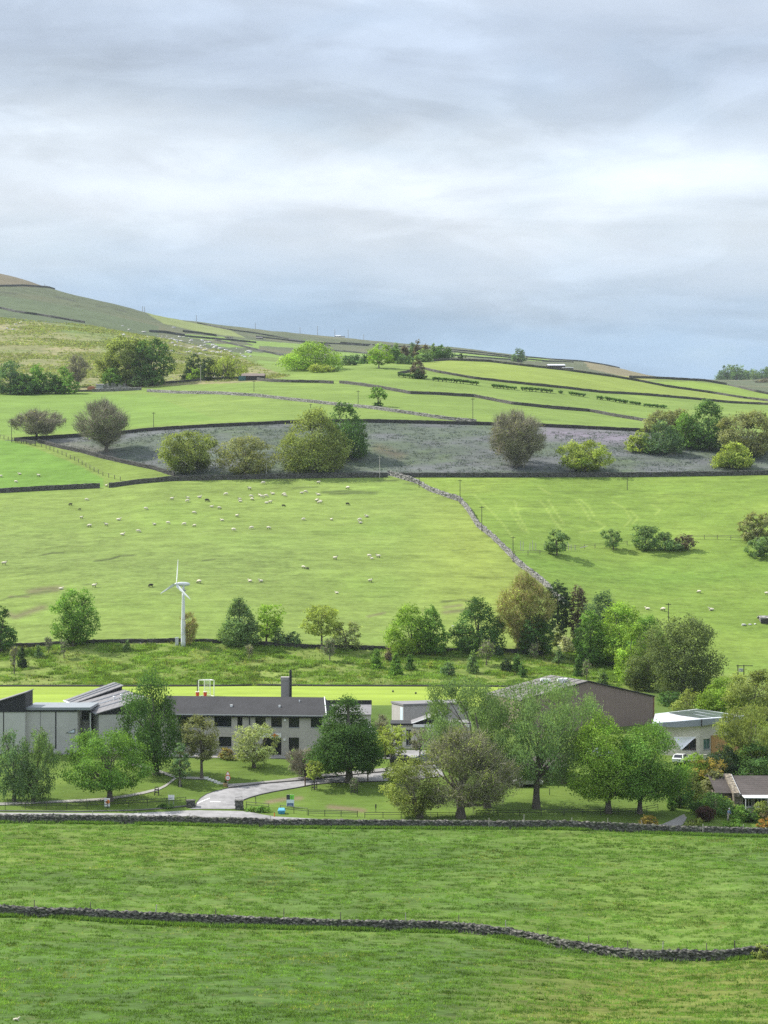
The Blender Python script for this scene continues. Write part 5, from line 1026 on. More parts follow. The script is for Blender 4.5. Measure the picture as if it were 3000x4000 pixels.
# ------------------------------------------------------------------ trees and shrubs
LC = {k: leaf_mat('leaf_' + k, tuple(min(.6, q * 1.18) for q in c), .40) for k, c in dict(mid=(.125, .225, .055), dark=(.075, .140, .048), bright=(.205, .315, .062), yellow=(.24, .295, .080), olive=(.195, .235, .080), brown=(.195, .210, .105), grey=(.150, .225, .100),
      pale=(.26, .30, .155), purple=(.130, .112, .092), blue=(.105, .170, .090), gold=(.25, .20, .060), orange=(.28, .16, .045), maroon=(.075, .045, .042), ever=(.042, .070, .040), white=(.44, .46, .34), dusk=(.115, .150, .066)).items()}
BARK = plain('bark', (.120, .104, .086), .95, .25, 2.5, bump=.4); BARKL = plain('pale_bark', (.17, .155, .13), .95, .2, 2.5); TWIG = plain('twigs', (.27, .25, .175), .95, .2, 1.0); TWIGY = plain('yellow_twigs', (.40, .34, .13), .95, .2, 1.0)
PROF = {'round': lambda t: np.sqrt(np.clip(1 - (2 * t - 1) ** 2, 0, 1)) ** .58, 'egg': lambda t: np.sin(pi * np.clip(t, 0, 1) ** .72) ** .62, 'dome': lambda t: np.sqrt(np.clip(1 - t ** 2.2, 0, 1)) * (.82 + .18 * np.sin(pi * np.clip(t * 1.3, 0, 1))),
        'cone': lambda t: np.clip(1 - t, 0, 1) ** .8 * (.72 + .28 * (1 - (t * 7) % 1)) + .03, 'vase': lambda t: np.sin(pi * np.clip(t, 0, 1) ** 1.25) ** .6, 'pyr': lambda t: np.clip(1 - t ** 1.3, 0, 1) ** .62 * np.clip(.6 + t * 2.5, 0, 1), 'col': lambda t: np.sin(pi * np.clip(t, 0.02, .98)) ** .35, 'flat': lambda t: np.sin(pi * np.clip(t, 0, 1) ** .6) ** .5}
# kind: profile, crown start (share of height), leaf density, twig density, clump spread, drape
KIND = dict(leafy=('round', .16, 1.0, .15, 1.0, 0), dense=('dome', .02, 1.15, .05, 1.0, 0), pyr=('pyr', .10, 1.2, .05, 1.0, 0), sparse=('round', .14, .75, .22, 1.0, 0), bare=('round', .12, .12, .75, 1.0, 0), barefan=('vase', .10, .12, .75, 1.0, 0), willow=('egg', .12, .95, .25, 1.0, 1),
            conifer=('cone', .03, 1.15, .1, .7, 0), shrub=('dome', 0.0, 1.0, .2, 1.0, 0), column=('col', 0.04, 1.1, .1, .8, 0), sprout=('vase', .05, .22, 1.0, .8, 0), airy=('round', .2, .85, .08, 1.0, .15), broad=('flat', .2, .85, .3, 1.1, 0), oak=('flat', .16, .55, .6, 1.1, 0), box=('col', 0, 1.6, 0, .5, 0), young=('col', .25, .5, 1.0, .6, 0))
def gen_tree(seed, H, W, kind, D, lo=None, off=0., dens=1., dep=None, leaf=None, trunkr=None, multi=1, fork=False):
    rg = np.random.default_rng(seed); prof, lo0, ld, td, csp, drape = KIND[kind]; lo = lo0 if lo is None else lo
    pf = PROF[prof]; dep = dep or W; px = PX * D; W = W * (1.08 if kind not in ('conifer', 'box', 'column', 'young') else 1)
    s = leaf or float(np.clip(1.55 * px, .18, 3.0)); Hc = H * (1 - lo)
    nl = int(np.clip(ld * dens * 8.5 * (W / s) * (Hc / s), 60, 42000)); per = 12 if ld >= .4 else 3; nc = max(14 if ld > .2 else 150, nl // per)
    # clumps through the volume of the crown
    t = rg.random(nc * 6); keep = rg.random(nc * 6) < (pf(t) + .02) ** 1.1; t = t[keep][:nc]; nc = len(t)
    ph = rg.random(nc) * 2 * pi; a = rg.random(6) * 7
    lob = 1 + .17 * np.sin(2 * ph + a[0] + 5 * t) + .16 * np.sin(3 * ph + a[1] - 8 * t) + .12 * np.sin(5 * ph + a[2] + 13 * t)
    if kind in ('dense', 'pyr', 'broad'): lob = 1 + (lob - 1) * .5
    if kind in ('box', 'conifer', 'column'): lob = 1 + (lob - 1) * .35
    rad = rg.random(nc) ** .36 * pf(t) * np.minimum(lob, 1.22) / 1.02
    cx = rad * np.cos(ph) * W / 2 + off * (.35 + .65 * t); cy = rad * np.sin(ph) * dep / 2; cz = lo * H + t * Hc * (.94 + .06 * np.sin(3 * ph + a[3]))
    c = np.stack([cx, cy, cz], 1)
    # open some gaps between bough masses
    gapn = np.sin(c[:, 0] * 5.2 / W + a[4]) * np.sin(c[:, 2] * 9.5 / H + a[5]) + .6 * np.sin(c[:, 1] * 6 / W + c[:, 2] * 8 / H)
    if kind not in ('box', 'shrub', 'conifer', 'column'): c = c[gapn > np.quantile(gapn, .12)]; nc = len(c)
    # gather the clumps into boughs so the crown breaks into lit and shaded masses
    if kind not in ('box', 'conifer', 'column', 'young'):
        nbq = min(nc, int(np.clip(8 + W * 1.6, 9, 34))); oc = np.linalg.norm((c - c.mean(0)) / np.array([W, dep, Hc]), axis=1); pick = rg.choice(nc, nbq, replace=False, p=(oc ** 2 + .01) / (oc ** 2 + .01).sum())
        near_b = np.argmin(np.linalg.norm((c[:, None] - c[None, pick]) / np.array([1, 1, .75]), axis=2), 1); pull = (rg.uniform(.04, .15, nbq) if kind in ('dense', 'leafy', 'pyr', 'shrub', 'broad') else rg.uniform(.15, .36, nbq))[near_b][:, None]; c = c * (1 - pull) + c[pick][near_b] * pull
        btint = np.clip(rg.normal(1, .16, nbq), .65, 1.45)[near_b]
    else: btint = np.ones(nc)
    tint_c = btint * np.clip(rg.normal(1, .2, nc), .5, 1.6)
    cen = np.array([off * .6, 0, lo * H + Hc * .45]); out = c - cen; out /= np.linalg.norm(out, axis=1)[:, None] + 1e-6
    cr = max(s * 1.15, W * .055 * csp)
    L = np.repeat(c, per, 0); n = len(L); g = rg.normal(0, 1, (n, 3)) * np.array([cr, cr, cr * .62]) * .62
    if drape: g[:, 2] -= np.abs(rg.normal(0, 1, n)) * H * .085 * drape; g[:, :2] *= .62
    Lp = L + g
    if kind == 'box': Lp[:, 0] = np.clip(Lp[:, 0], -W / 2, W / 2); Lp[:, 1] = np.clip(Lp[:, 1], -dep / 2, dep / 2)
    Lp[:, 2] = np.maximum(Lp[:, 2], .08)
    nm = np.repeat(out, per, 0) * .55 + np.array([0, 0, .45]) + rg.normal(0, .58, (n, 3)); nm /= np.linalg.norm(nm, axis=1)[:, None]
    ta = np.cross(nm, rg.normal(0, 1, (n, 3))); ta /= np.linalg.norm(ta, axis=1)[:, None] + 1e-6
    if drape: ta = ta * .5 + np.array([0, 0, -1.]) ; ta /= np.linalg.norm(ta, axis=1)[:, None]
    tb = np.cross(nm, ta); sz = s * rg.uniform(.55, 1.3, n)[:, None]
    q = np.stack([Lp - ta * sz * .62, Lp - tb * sz * .40, Lp + ta * sz * .62, Lp + tb * sz * .40], 1)
    tint = np.repeat(tint_c, per) * np.clip(rg.normal(1, .10, n), .7, 1.4)
    leaves = (q.reshape(-1, 3), tint)
    # trunk, limbs and twigs
    mb = MB(); r0 = trunkr or max(.06, .018 * H + .008 * W); r0 = max(r0, .3 * px)
    top = lo * H + Hc * (.62 if kind not in ('conifer', 'column', 'pyr') else .92)
    stems = []
    for m_ in range(multi):
        lean = rg.normal(0, .05 * H) if multi > 1 else 0; lx = off * .55 + lean * 2.2; k = 7
        zs = np.linspace(-.35, top, k); f = np.clip(zs / top, 0, 1)
        pts = np.stack([lx * f ** 1.5 + np.cumsum(rg.normal(0, .012 * H / k, k)) + (m_ - (multi - 1) / 2) * r0 * 1.2, np.cumsum(rg.normal(0, .012 * H / k, k)), zs], 1)
        rr = r0 / multi ** .4 * (1 - .82 * f) + .02; rr[0] *= 1.35; stems.append((pts, rr)); mb.tube(pts, rr, 8)
    if kind not in ('box', 'conifer', 'column') and H > 1.6:
        nb = int(np.clip(6 + W * .9, 6, 20) * (2.6 if ld < .2 else 1.5 if td > .8 else 1)); idx = rg.choice(nc, min(nb, nc), replace=False); limb = []
        for i in idx:
            pts, rr = stems[rg.integers(len(stems))]; tz = np.clip(lo * H * .8 + (c[i, 2] - lo * H) * rg.uniform(.05, .5), .08 * H, top * .95)
            st = np.array([np.interp(tz, pts[:, 2], pts[:, 0]), np.interp(tz, pts[:, 2], pts[:, 1]), tz]); e = c[i]; md = st * .5 + e * .5 + np.array([0, 0, (-.04 if kind == 'oak' else .05) * H]) + rg.normal(0, .03 * W, 3)
            w = np.linspace(0, 1, 6)[:, None]; pth = st * (1 - w) ** 2 + 2 * md * w * (1 - w) + e * w ** 2; pth[1:-1] += rg.normal(0, .012 * W, (4, 3)); ra = np.interp(tz, pts[:, 2], rr) * .55
            mb.tube(pth, np.linspace(ra, max(.018, .12 * px), 6), 5); limb.append(pth)
        lp = np.concatenate(limb)
        # finer boughs from limb to clump
        sub = rg.choice(nc, min(nc, int(40 + (240 if ld < .2 else 60) * td)), replace=False)
        for i in sub:
            dd = np.linalg.norm(lp - c[i], axis=1); j = int(np.argmin(dd))
            if dd[j] < .02 * W: continue
            md = (lp[j] + c[i]) / 2 + rg.normal(0, .02 * W, 3) + np.array([0, 0, .02 * H]); mb.tube([lp[j], md, c[i]], [max(.03, .11 * px), max(.024, .09 * px), max(.012, .05 * px)], 3, cap=False)
    tw = None
    if td > .3:
        nt_ = int(np.clip(td * 9 * (W / s) * (Hc / s) * dens, 80, 9000)); i = rg.integers(nc, size=nt_); st = c[i] + rg.normal(0, cr * .6, (nt_, 3))
        dr = out[i] * .75 + np.array([0, 0, .55]) + rg.normal(0, .42, (nt_, 3)); dr /= np.linalg.norm(dr, axis=1)[:, None]
        ln = rg.uniform(.5, 1.3, nt_)[:, None] * max((.15 if ld < .4 else .10) * W, 2.2 * s); wd = np.cross(dr, rg.normal(0, 1, (nt_, 3))); wd /= np.linalg.norm(wd, axis=1)[:, None] + 1e-6
        wd *= max(.022, .20 * px); st = st - dr * ln * .5; tw = np.stack([st - wd, st + wd, st + dr * ln], 1).reshape(-1, 3)
    return mb, leaves, tw
TREES = 0
def tree(kind, u, vb, vt, ul, ur, col, label, name='tree', cat=None, D=None, group=None, bark=None, twig=None, vlo=None, seed=None, **kw):
    global TREES; TREES += 1
    p = hit(u, vb) if D is None else ground(u, D); D_ = p[1]; k = D_ / F
    z1 = (VH - vt) * k; H = max(.4, z1 - p[2]); W = (ur - ul) * k; off = ((ul + ur) / 2 - U0) * k - p[0]
    if vlo is not None: kw['lo'] = float(np.clip(((VH - vlo) * k - p[2]) / H, 0, .8))
    mb, lv, tw = gen_tree(seed or TREES * 7 + 1, H, W, kind, D_, off=off, **kw)
    t_ = thing(name, label, cat or {'shrub': 'shrub', 'hedge': 'hedge', 'conifer': 'conifer'}.get(name, 'tree'), p, group)
    mb.v = [(q[0] + p[0], q[1] + p[1], q[2] + p[2]) for q in mb.v]; mb.build('trunk' if name not in ('shrub', 'hedge') else 'stem', bark or BARK, t_)
    c_ = link('crown' if name not in ('shrub', 'hedge') else 'foliage', fast_mesh('crown', lv[0], 4, LC[col], lv[1]), t_)
    if tw is not None: link('twigs', fast_mesh('twigs', tw, 3, twig or TWIG), t_)
    return t_
T = tree
# --- school grounds
T('willow', 55, 3130, 2826, -40, 140, 'blue', 'weeping willow with a single trunk at the left edge of the lawn', 'willow_tree', vlo=3095, multi=1)
T('willow', 130, 3131, 2822, 70, 246, 'grey', 'weeping willow with forked pale trunk, right of the other willow', 'willow_tree', vlo=3095, multi=2)
T('sparse', 429, 3130, 2843, 262, 560, 'mid', 'spreading budding tree on the lawn behind the orange sign', dens=1.7, vlo=3085, bark=BARK, trunkr=.42)
T('willow', 610, 3026, 2586, 462, 712, 'dark', 'tall drooping birch standing against the school roof', 'birch_tree', vlo=2960, trunkr=.45, dens=1.1)
T('dense', 703, 3072, 2893, 660, 742, 'blue', 'small soft green tree with a staked pale stem by the path', vlo=3035, dens=.55)
T('sparse', 788, 3041, 2785, 695, 855, 'brown', 'rosy brown budding tree left of the blossom tree', vlo=2965, dens=1.2)
T('leafy', 992, 2998, 2826, 912, 1078, 'pale', 'round creamy blossom tree in front of the entrance', vlo=2975, dens=1.1, trunkr=.3)
T('pyr', 1363, 3056, 2708, 1205, 1500, 'dark', 'large dark green chestnut beside the drive', 'chestnut_tree', vlo=3014, trunkr=.5, dens=1.25)
T('pyr', 1522, 3052, 2890, 1440, 1500, 'dark', 'slim dark sapling tucked right of the large chestnut', vlo=3010, dens=.6, D=294) if False else None
T('bare', 1195, 3035, 2925, 1105, 1262, 'purple', 'bare purplish shrub left of the large chestnut', 'shrub', dens=1.4, multi=4)
T('leafy', 1228, 3084, 2972, 1190, 1262, 'yellow', 'small yellow-green tree at the edge of the drive', dens=.9, vlo=3040)
T('young', 1384, 3098, 3036, 1368, 1400, 'dark', 'young sapling inside a wooden cage on the lawn', 'sapling')
T('young', 1437, 3052, 2940, 1412, 1462, 'dark', 'thin dark sapling on the drive edge right of the chestnut', 'sapling', dens=1.1)
T('sparse', 1528, 2988, 2826, 1470, 1610, 'yellow', 'cherry with spreading yellowish branches in front of the car park', 'cherry_tree', vlo=2945, dens=.9)
T('sparse', 1506, 2966, 2850, 1462, 1530, 'olive', 'leaning cherry behind the other car park cherry', 'cherry_tree', vlo=2935, dens=.7)
T('bare', 1640, 2968, 2845, 1600, 1690, 'pale', 'nearly bare little cherry beside the blue car', 'cherry_tree', vlo=2930)
T('bare', 1490, 2900, 2790, 1462, 1520, 'brown', 'reddish brown shrub on the green bank between buildings', 'shrub', D=322, multi=3)
T('airy', 1904, 3152, 2632, 1640, 1990, 'grey', 'tall airy grey-green tree leaning over the middle buildings', vlo=3030, dens=2.3, trunkr=.45)
T('airy', 2094, 3156, 2636, 1925, 2335, 'grey', 'broad grey-green tree with dark forked trunk in front of the sports hall', vlo=3050, dens=2.5, trunkr=.5)
T('oak', 1800, 3196, 2828, 1612, 2015, 'olive', 'wide gnarled oak with brown buds right behind the roadside wall', 'oak_tree', vlo=3140, trunkr=.62, dens=.9, dep=9)
T('sparse', 1640, 3196, 2950, 1495, 1700, 'olive', 'bushy bronze and green budding tree left of the gnarled oak', vlo=3185, multi=4, dens=1.2)
T('leafy', 1545, 3100, 2975, 1505, 1600, 'yellow', 'light green shrub by the drive behind the bronze tree', 'shrub', dens=.8, D=290)
T('broad', 2376, 3176, 2775, 2210, 2470, 'bright', 'large bright maple, the left one of the dense pair', 'maple_tree', vlo=3120, trunkr=.42, dens=1.35)
T('broad', 2499, 3178, 2812, 2385, 2695, 'mid', 'large deep green maple, the right one of the dense pair', 'maple_tree', vlo=3120, trunkr=.34, dens=1.45)
T('leafy', 2783, 3085, 2960, 2690, 2835, 'gold', 'golden-leaved slender tree in front of the nursery', vlo=3075, dens=.8)
T('dense', 2715, 3090, 2938, 2632, 2790, 'bright', 'light green bush between the maple and the golden tree', 'shrub', D=296)
T('dense', 2655, 3150, 2985, 2600, 2705, 'dark', 'dark shrub in the shade right of the deep green maple', 'shrub', D=284)
T('dense', 2695, 3120, 3000, 2660, 2750, 'olive', 'bronze-green bush beside the driveway top', 'shrub', D=287)
T('dense', 2790, 3110, 3000, 2730, 2850, 'brown', 'brown-twigged bush against the left cottage roof', 'shrub', D=289)
T('airy', 2930, 3030, 2745, 2800, 3060, 'olive', 'large olive-green tree overhanging the cottage', D=304, dens=1.7, vlo=2980, lo=None)
T('dense', 2960, 3040, 2890, 2860, 3060, 'dark', 'dark evergreen mass behind the cottage roof', 'conifer', D=299)
T('dense', 2830, 3040, 2900, 2745, 2900, 'ever', 'shadowy yew behind the left cottage roof', 'conifer', D=300)
T('sparse', 2940, 2830, 2600, 2850, 3080, 'olive', 'tall brownish tree at the right edge above the nursery', D=345, dens=2.0, vlo=2800)
T('dense', 2830, 2820, 2638, 2725, 2935, 'bright', 'bright yellow-green round tree behind the nursery roof', D=352, dens=1.2)
T('dense', 2690, 2790, 2690, 2630, 2770, 'olive', 'low olive bush between the huge dark tree and the nursery', 'shrub', D=356)
T('dense', 2792, 3215, 3095, 2680, 2880, 'dark', 'spreading dark green juniper mound in the cottage garden', 'shrub', D=279)
T('box', 2754, 3215, 3148, 2714, 2794, 'maroon', 'clipped dark maroon barrel-shaped hedge in the cottage garden', 'hedge', D=274, dep=2.2)
T('dense', 2892, 3220, 3140, 2855, 2930, 'mid', 'rounded pale green clipped bush beside the gardener', 'shrub', D=274.5)
T('dense', 2935, 3225, 3150, 2905, 2968, 'dark', 'dark low bush right of the rounded clipped one', 'shrub', D=274)
T('box', 2624, 3178, 3128, 2607, 2642, 'mid', 'small upright clipped yew by the driveway', 'hedge', D=281, dep=1.3)
T('dense', 2533, 3232, 3180, 2492, 2572, 'gold', 'low golden-orange shrub behind the roadside wall', 'shrub', D=269)
T('dense', 2985, 3235, 3195, 2960, 3020, 'orange', 'orange flowering shrub at the right edge of the garden', 'shrub', D=271)
T('box', 2978, 3205, 3130, 2943, 3012, 'olive', 'square-topped clipped hedge under the cottage window', 'hedge', D=277, dep=2)
T('dense', 2992, 3218, 3165, 2972, 3015, 'purple', 'purple-red shrub right of the square-topped hedge', 'shrub', D=275)
T('dense', 2840, 3165, 3112, 2800, 2872, 'yellow', 'yellow-green bush at the corner of the cottage', 'shrub', D=280)
T('dense', 2860, 3236, 3200, 2825, 2925, 'mid', 'low spreading green plants along the garden wall', 'shrub', D=270.5)
T('dense', 2700, 3240, 3195, 2680, 2760, 'olive', 'low bush at the foot of the maroon hedge', 'shrub', D=271)
T('shrub', 884, 2952, 2916, 855, 910, 'gold', 'yellow flowering shrub under the left ground-floor window', 'shrub', D=307)
T('shrub', 1206, 2955, 2920, 1185, 1232, 'yellow', 'yellow-green shrub at the right end of the school front', 'shrub', D=305)
T('shrub', 920, 2955, 2935, 840, 905, 'brown', 'low brown planting along the school front', 'shrub', D=306.5)
T('shrub', 1150, 2955, 2925, 1132, 1168, 'bright', 'small green bush before the right-hand door', 'shrub', D=306.5)
T('shrub', 1018, 3172, 3150, 950, 1070, 'mid', 'low green planting right of the right gate pier', 'shrub', dep=1.2)
T('shrub', 640, 3158, 3140, 610, 700, 'dark', 'low dark planting behind the left verge rails', 'shrub', dep=1.)
# --- line along the low wall
T('dense', 5, 2545, 2362, -60, 62, 'dark', 'dense dark tree cut by the left edge near the low wall')
T('leafy', 285, 2524, 2298, 208, 384, 'mid', 'tall fresh green tree on the low wall left of the turbine', vlo=2508, dens=1.25)
T('sprout', 735, 2520, 2385, 700, 778, 'yellow', 'sheaf of thin yellow shoots right of the turbine tower', 'coppice', cat='shrub', multi=7, twig=TWIGY, bark=TWIGY)
T('pyr', 935, 2522, 2328, 852, 1018, 'grey', 'grey-green pyramid-shaped tree right of the turbine', dens=1.25, lo=.02)
T('leafy', 1040, 2512, 2355, 1000, 1108, 'bright', 'light green tree touching the pyramid-shaped one', vlo=2490, dens=1.1)
T('shrub', 1090, 2522, 2450, 1060, 1118, 'grey', 'grey shrub between the light green tree and a darker shrub', 'shrub')
T('shrub', 1145, 2522, 2462, 1115, 1178, 'blue', 'darker round shrub left of the yellow tree', 'shrub')
T('leafy', 1257, 2536, 2360, 1184, 1328, 'yellow', 'yellow-green tree with clear trunk on the low wall', vlo=2482, dens=1.15)
T('sparse', 1352, 2538, 2420, 1298, 1412, 'pale', 'pale olive dome-shaped tree right of the yellow tree', dens=1.6, lo=.03)
T('dense', 1610, 2552, 2352, 1498, 1690, 'bright', 'big bright rounded tree, left half of a close pair')
T('dense', 1680, 2553, 2358, 1610, 1750, 'mid', 'deep green rounded tree, right half of a close pair')
T('dense', 1868, 2548, 2326, 1762, 1965, 'dark', 'broad dark green tree left of the sprouting one')
T('sprout', 2045, 2548, 2226, 1945, 2145, 'yellow', 'tall sprouting yellow-brown tree at the foot of the tumbled wall', multi=6, twig=TWIGY, dens=2.2)
T('dense', 2092, 2545, 2342, 2022, 2160, 'dark', 'dark holly-like tree in front of the sprouting one', D=430)
T('column', 2178, 2505, 2262, 2126, 2230, 'ever', 'very dark upright pine behind the holly-like tree', 'conifer')
T('column', 2258, 2515, 2282, 2222, 2295, 'purple', 'narrow purple-brown tree between pine and green hedge trees')
for k, (u, l, r, vt, vb, lab) in enumerate([(2045, 2015, 2078, 2498, 2548, 'leftmost pale blossoming bush under the dark trees'), (2120, 2085, 2150, 2490, 2545, 'pale blossoming bush below the pine'), (2175, 2150, 2205, 2440, 2520, 'pale blossoming bush beside the purple-brown tree'), (2205, 2180, 2245, 2482, 2545, 'pale blossoming bush at the edge of the rough grass')]):
    T('shrub', u, vb, vt, l, r, 'white' if k % 2 else 'pale', lab, 'shrub')
T('dense', 2355, 2550, 2300, 2255, 2460, 'blue', 'grey-green tree at the back of the right-hand clump')
T('dense', 2420, 2600, 2338, 2292, 2545, 'bright', 'big bright green tree of the right-hand clump', dens=1.1)
T('dense', 2520, 2630, 2392, 2420, 2630, 'mid', 'dark green tree behind the bright one of the right-hand clump')
T('dense', 2530, 2690, 2460, 2450, 2625, 'dusk', 'olive tree in front of the right-hand clump', D=400)
T('leafy', 2672, 2765, 2400, 2548, 2805, 'dusk', 'huge dark olive tree with feathery outline on the right', D=384, dens=1.35, lo=.02)
T('shrub', 2620, 2775, 2690, 2560, 2680, 'dark', 'dark bush at the left foot of the huge olive tree', 'shrub', D=366)
T('dense', 2305, 2562, 2372, 2240, 2372, 'mid', 'mid green tree at the left front of the right-hand clump', D=426)
T('dense', 2478, 2655, 2425, 2405, 2560, 'bright', 'light green tree squeezed between bright and olive ones of the clump', D=408)
# --- young trees on the rough bank
GB = 'young trees planted on the rough bank'
for u, vb, vt, w_, kd, cl, lab in [(85, 2606, 2518, 44, 'conifer', 'ever', 'dark young pine nearest the left edge of the bank'), (150, 2568, 2520, 36, 'conifer', 'blue', 'small bluish pine right of the dark young pine'), (190, 2550, 2484, 32, 'young', 'grey', 'wispy young tree right of the bluish pine'), (250, 2572, 2492, 30, 'young', 'mid', 'thin young tree under the tall fresh green tree'), (55, 2632, 2520, 26, 'young', 'olive', 'pole-thin young tree at the left end of the bank'),
                                   (495, 2542, 2498, 30, 'conifer', 'grey', 'little pale fir on the stony mound'), (973, 2578, 2510, 24, 'young', 'olive', 'thin sapling below the pyramid-shaped tree'), (1288, 2582, 2490, 52, 'young', 'grey', 'feathery sapling under the yellow tree'), (1470, 2612, 2528, 48, 'conifer', 'mid', 'first fir left of the pair of bushy firs'), (1517, 2582, 2528, 38, 'conifer', 'purple', 'brownish little fir beneath the close pair of trees'), (1548, 2636, 2545, 60, 'conifer', 'mid', 'bushiest fir in the middle of the bank'), (1602, 2618, 2556, 50, 'conifer', 'dark', 'dark fir right of the bushiest fir'),
                                   (1682, 2610, 2580, 18, 'shrub', 'yellow', 'tiny yellow conifer between dark firs'), (1750, 2640, 2578, 50, 'shrub', 'blue', 'round blue-green pine above the tall grey-green tree'), (1845, 2628, 2535, 56, 'conifer', 'grey', 'pale fir behind the top of the airy tree'), (1900, 2598, 2500, 64, 'young', 'bright', 'light green young tree at the foot of the dark tree'), (1946, 2562, 2516, 36, 'shrub', 'blue', 'small dark bush right of the light young tree'), (1976, 2622, 2562, 42, 'shrub', 'ever', 'dark stubby pine left of a leaning pair'),
                                   (2018, 2625, 2550, 40, 'conifer', 'dark', 'leaning dark pine, upper of the leaning pair'), (2040, 2645, 2588, 34, 'conifer', 'dark', 'leaning dark pine, lower of the leaning pair'), (2087, 2572, 2512, 40, 'young', 'mid', 'young tree under the white bushes'), (2182, 2592, 2522, 36, 'shrub', 'grey', 'grey young tree below the pale bushes'), (2258, 2642, 2556, 46, 'conifer', 'dark', 'dark young fir above the ridge of the sports hall'), (2292, 2660, 2578, 36, 'young', 'mid', 'slim young tree right of the dark fir by the hall'), (2352, 2676, 2610, 46, 'shrub', 'grey', 'grey bush just above the gable of the sports hall')]:
    T(kd, u, vb, vt, u - w_ / 2, u + w_ / 2, cl, lab, 'conifer' if kd == 'conifer' else 'sapling', cat='young tree', group=GB)
# --- thorns on the right hill
GT = 'hawthorns along the old hill fence'
T('sparse', 2175, 2168, 2066, 2128, 2222, 'grey', 'wind-shaped thorn bush first from the tumbled wall', 'shrub', dens=1.8, group=GT, lo=.1); T('sparse', 2397, 2146, 2068, 2345, 2424, 'grey', 'small open thorn standing alone mid-fence', 'shrub', dens=1.5, group=GT, lo=.15)
T('sparse', 2520, 2150, 2048, 2462, 2580, 'grey', 'largest leaning thorn of the middle cluster', 'shrub', dens=1.9, group=GT, lo=.05); T('sparse', 2598, 2150, 2078, 2560, 2632, 'grey', 'thorn squeezed right of the largest one', 'shrub', dens=1.6, group=GT, lo=.02); T('shrub', 2640, 2150, 2110, 2610, 2680, 'grey', 'low bramble mound between thorns', 'shrub', group=GT); T('sparse', 2678, 2148, 2085, 2640, 2712, 'purple', 'low purplish thorn at the right end of the cluster', 'shrub', dens=1.6, group=GT, lo=0)
T('sparse', 2958, 2120, 1998, 2895, 3025, 'brown', 'tall brown ivy-clad thorn at the right edge of the hill', 'shrub', dens=2.2, group=GT, lo=.02); T('sparse', 2965, 2176, 2095, 2918, 3020, 'grey', 'tangled grey bush at the foot of the brown thorn', 'shrub', dens=1.7, group=GT, lo=0)
# --- heathery strip
T('bare', 143, 1716, 1606, 60, 234, 'brown', 'round brown-topped tree at the left corner of the heathery strip', vlo=1690, dens=1.8, trunkr=.5); T('barefan', 415, 1768, 1560, 295, 500, 'grey', 'big leafless fan-shaped tree on the left of the heathery strip', vlo=1740, dens=1.3, trunkr=.6)
T('sparse', 735, 1850, 1686, 632, 842, 'olive', 'green-bronze budding tree left of centre in the heathery strip', lo=.03, dens=2.2); T('sparse', 960, 1855, 1698, 848, 1072, 'brown', 'yellow-brown open tree next to the bronze one', lo=.03, dens=1.4)
T('dense', 1350, 1790, 1563, 1255, 1442, 'dark', 'dark green tree behind the large olive one'); T('dense', 1225, 1845, 1588, 1095, 1362, 'olive', 'large olive-yellow rounded tree in the middle of the heathery strip', dens=1.15)
T('barefan', 2018, 1825, 1598, 1910, 2132, 'brown', 'large thinly leaved rounded tree right of centre', lo=.04, dens=1.7); T('sparse', 2285, 1846, 1718, 2186, 2372, 'yellow', 'yellow-leaved spreading tree on the right of the heathery strip', lo=.08, dens=2.2)
T('dense', 2500, 1765, 1676, 2448, 2562, 'yellow', 'yellow-green bush at the left end of the dark wood'); T('dense', 2585, 1772, 1636, 2508, 2668, 'blue', 'grey-green rounded tree in front of the dark wood'); T('sparse', 2560, 1740, 1600, 2530, 2660, 'brown', 'brown thin tree rising behind the dark wood', dens=1.6, D=676)
T('dense', 2770, 1755, 1558, 2672, 2860, 'dark', 'tallest dark green tree of the wood on the right'); T('dense', 2675, 1750, 1612, 2610, 2735, 'mid', 'mid green tree between grey-green and tallest of the wood'); T('dense', 2640, 1730, 1595, 2590, 2730, 'brown', 'brown-green tree at the back of the wood', D=679)
T('sparse', 2920, 1785, 1602, 2822, 3030, 'brown', 'big brown tree at the right edge of the wood', dens=2.4, lo=.03); T('dense', 2855, 1830, 1722, 2785, 2945, 'yellow', 'upper of two yellow-green bushes under the wood'); T('dense', 2868, 1848, 1754, 2792, 2938, 'bright', 'lower brighter of two yellow-green bushes under the wood', D=622)
T('dense', 2960, 1790, 1700, 2900, 3080, 'dark', 'dark bush beneath the brown tree at the right edge', D=648)
# --- farm and upper fields
T('dense', 40, 1515, 1402, -30, 105, 'blue', 'grey-green tree at the left end of the thicket', D=850); T('dense', 135, 1528, 1420, 90, 190, 'mid', 'rounded green tree second in the thicket', D=850); T('dense', 195, 1534, 1448, 148, 245, 'dark', 'low dark tree in the middle of the thicket', D=846); T('dense', 250, 1532, 1428, 200, 302, 'mid', 'bright-edged tree at the right end of the thicket', D=847); T('dense', 90, 1530, 1450, 40, 160, 'dark', 'dark bush at the foot of the thicket', 'shrub', D=845)
T('barefan', 305, 1512, 1380, 262, 350, 'brown', 'leafless tree between thicket and farm', dens=1.2, lo=.15); T('sparse', 495, 1508, 1312, 392, 592, 'olive', 'large bronze farm tree left of a darker one', dens=3.0, lo=.05, trunkr=.6, D=888); T('leafy', 590, 1508, 1320, 515, 672, 'dark', 'large dark green farm tree with leaning trunk', lo=.12, dens=1.2, D=884, trunkr=.8)
T('dense', 440, 1512, 1425, 392, 478, 'mid', 'green bush under the bronze farm tree', 'shrub', D=880); T('dense', 545, 1512, 1460, 500, 582, 'grey', 'low bush between the two large farm trees', 'shrub', D=880); T('dense', 610, 1508, 1455, 575, 640, 'mid', 'leafy bush right of the dark farm tree trunk', 'shrub', D=881)
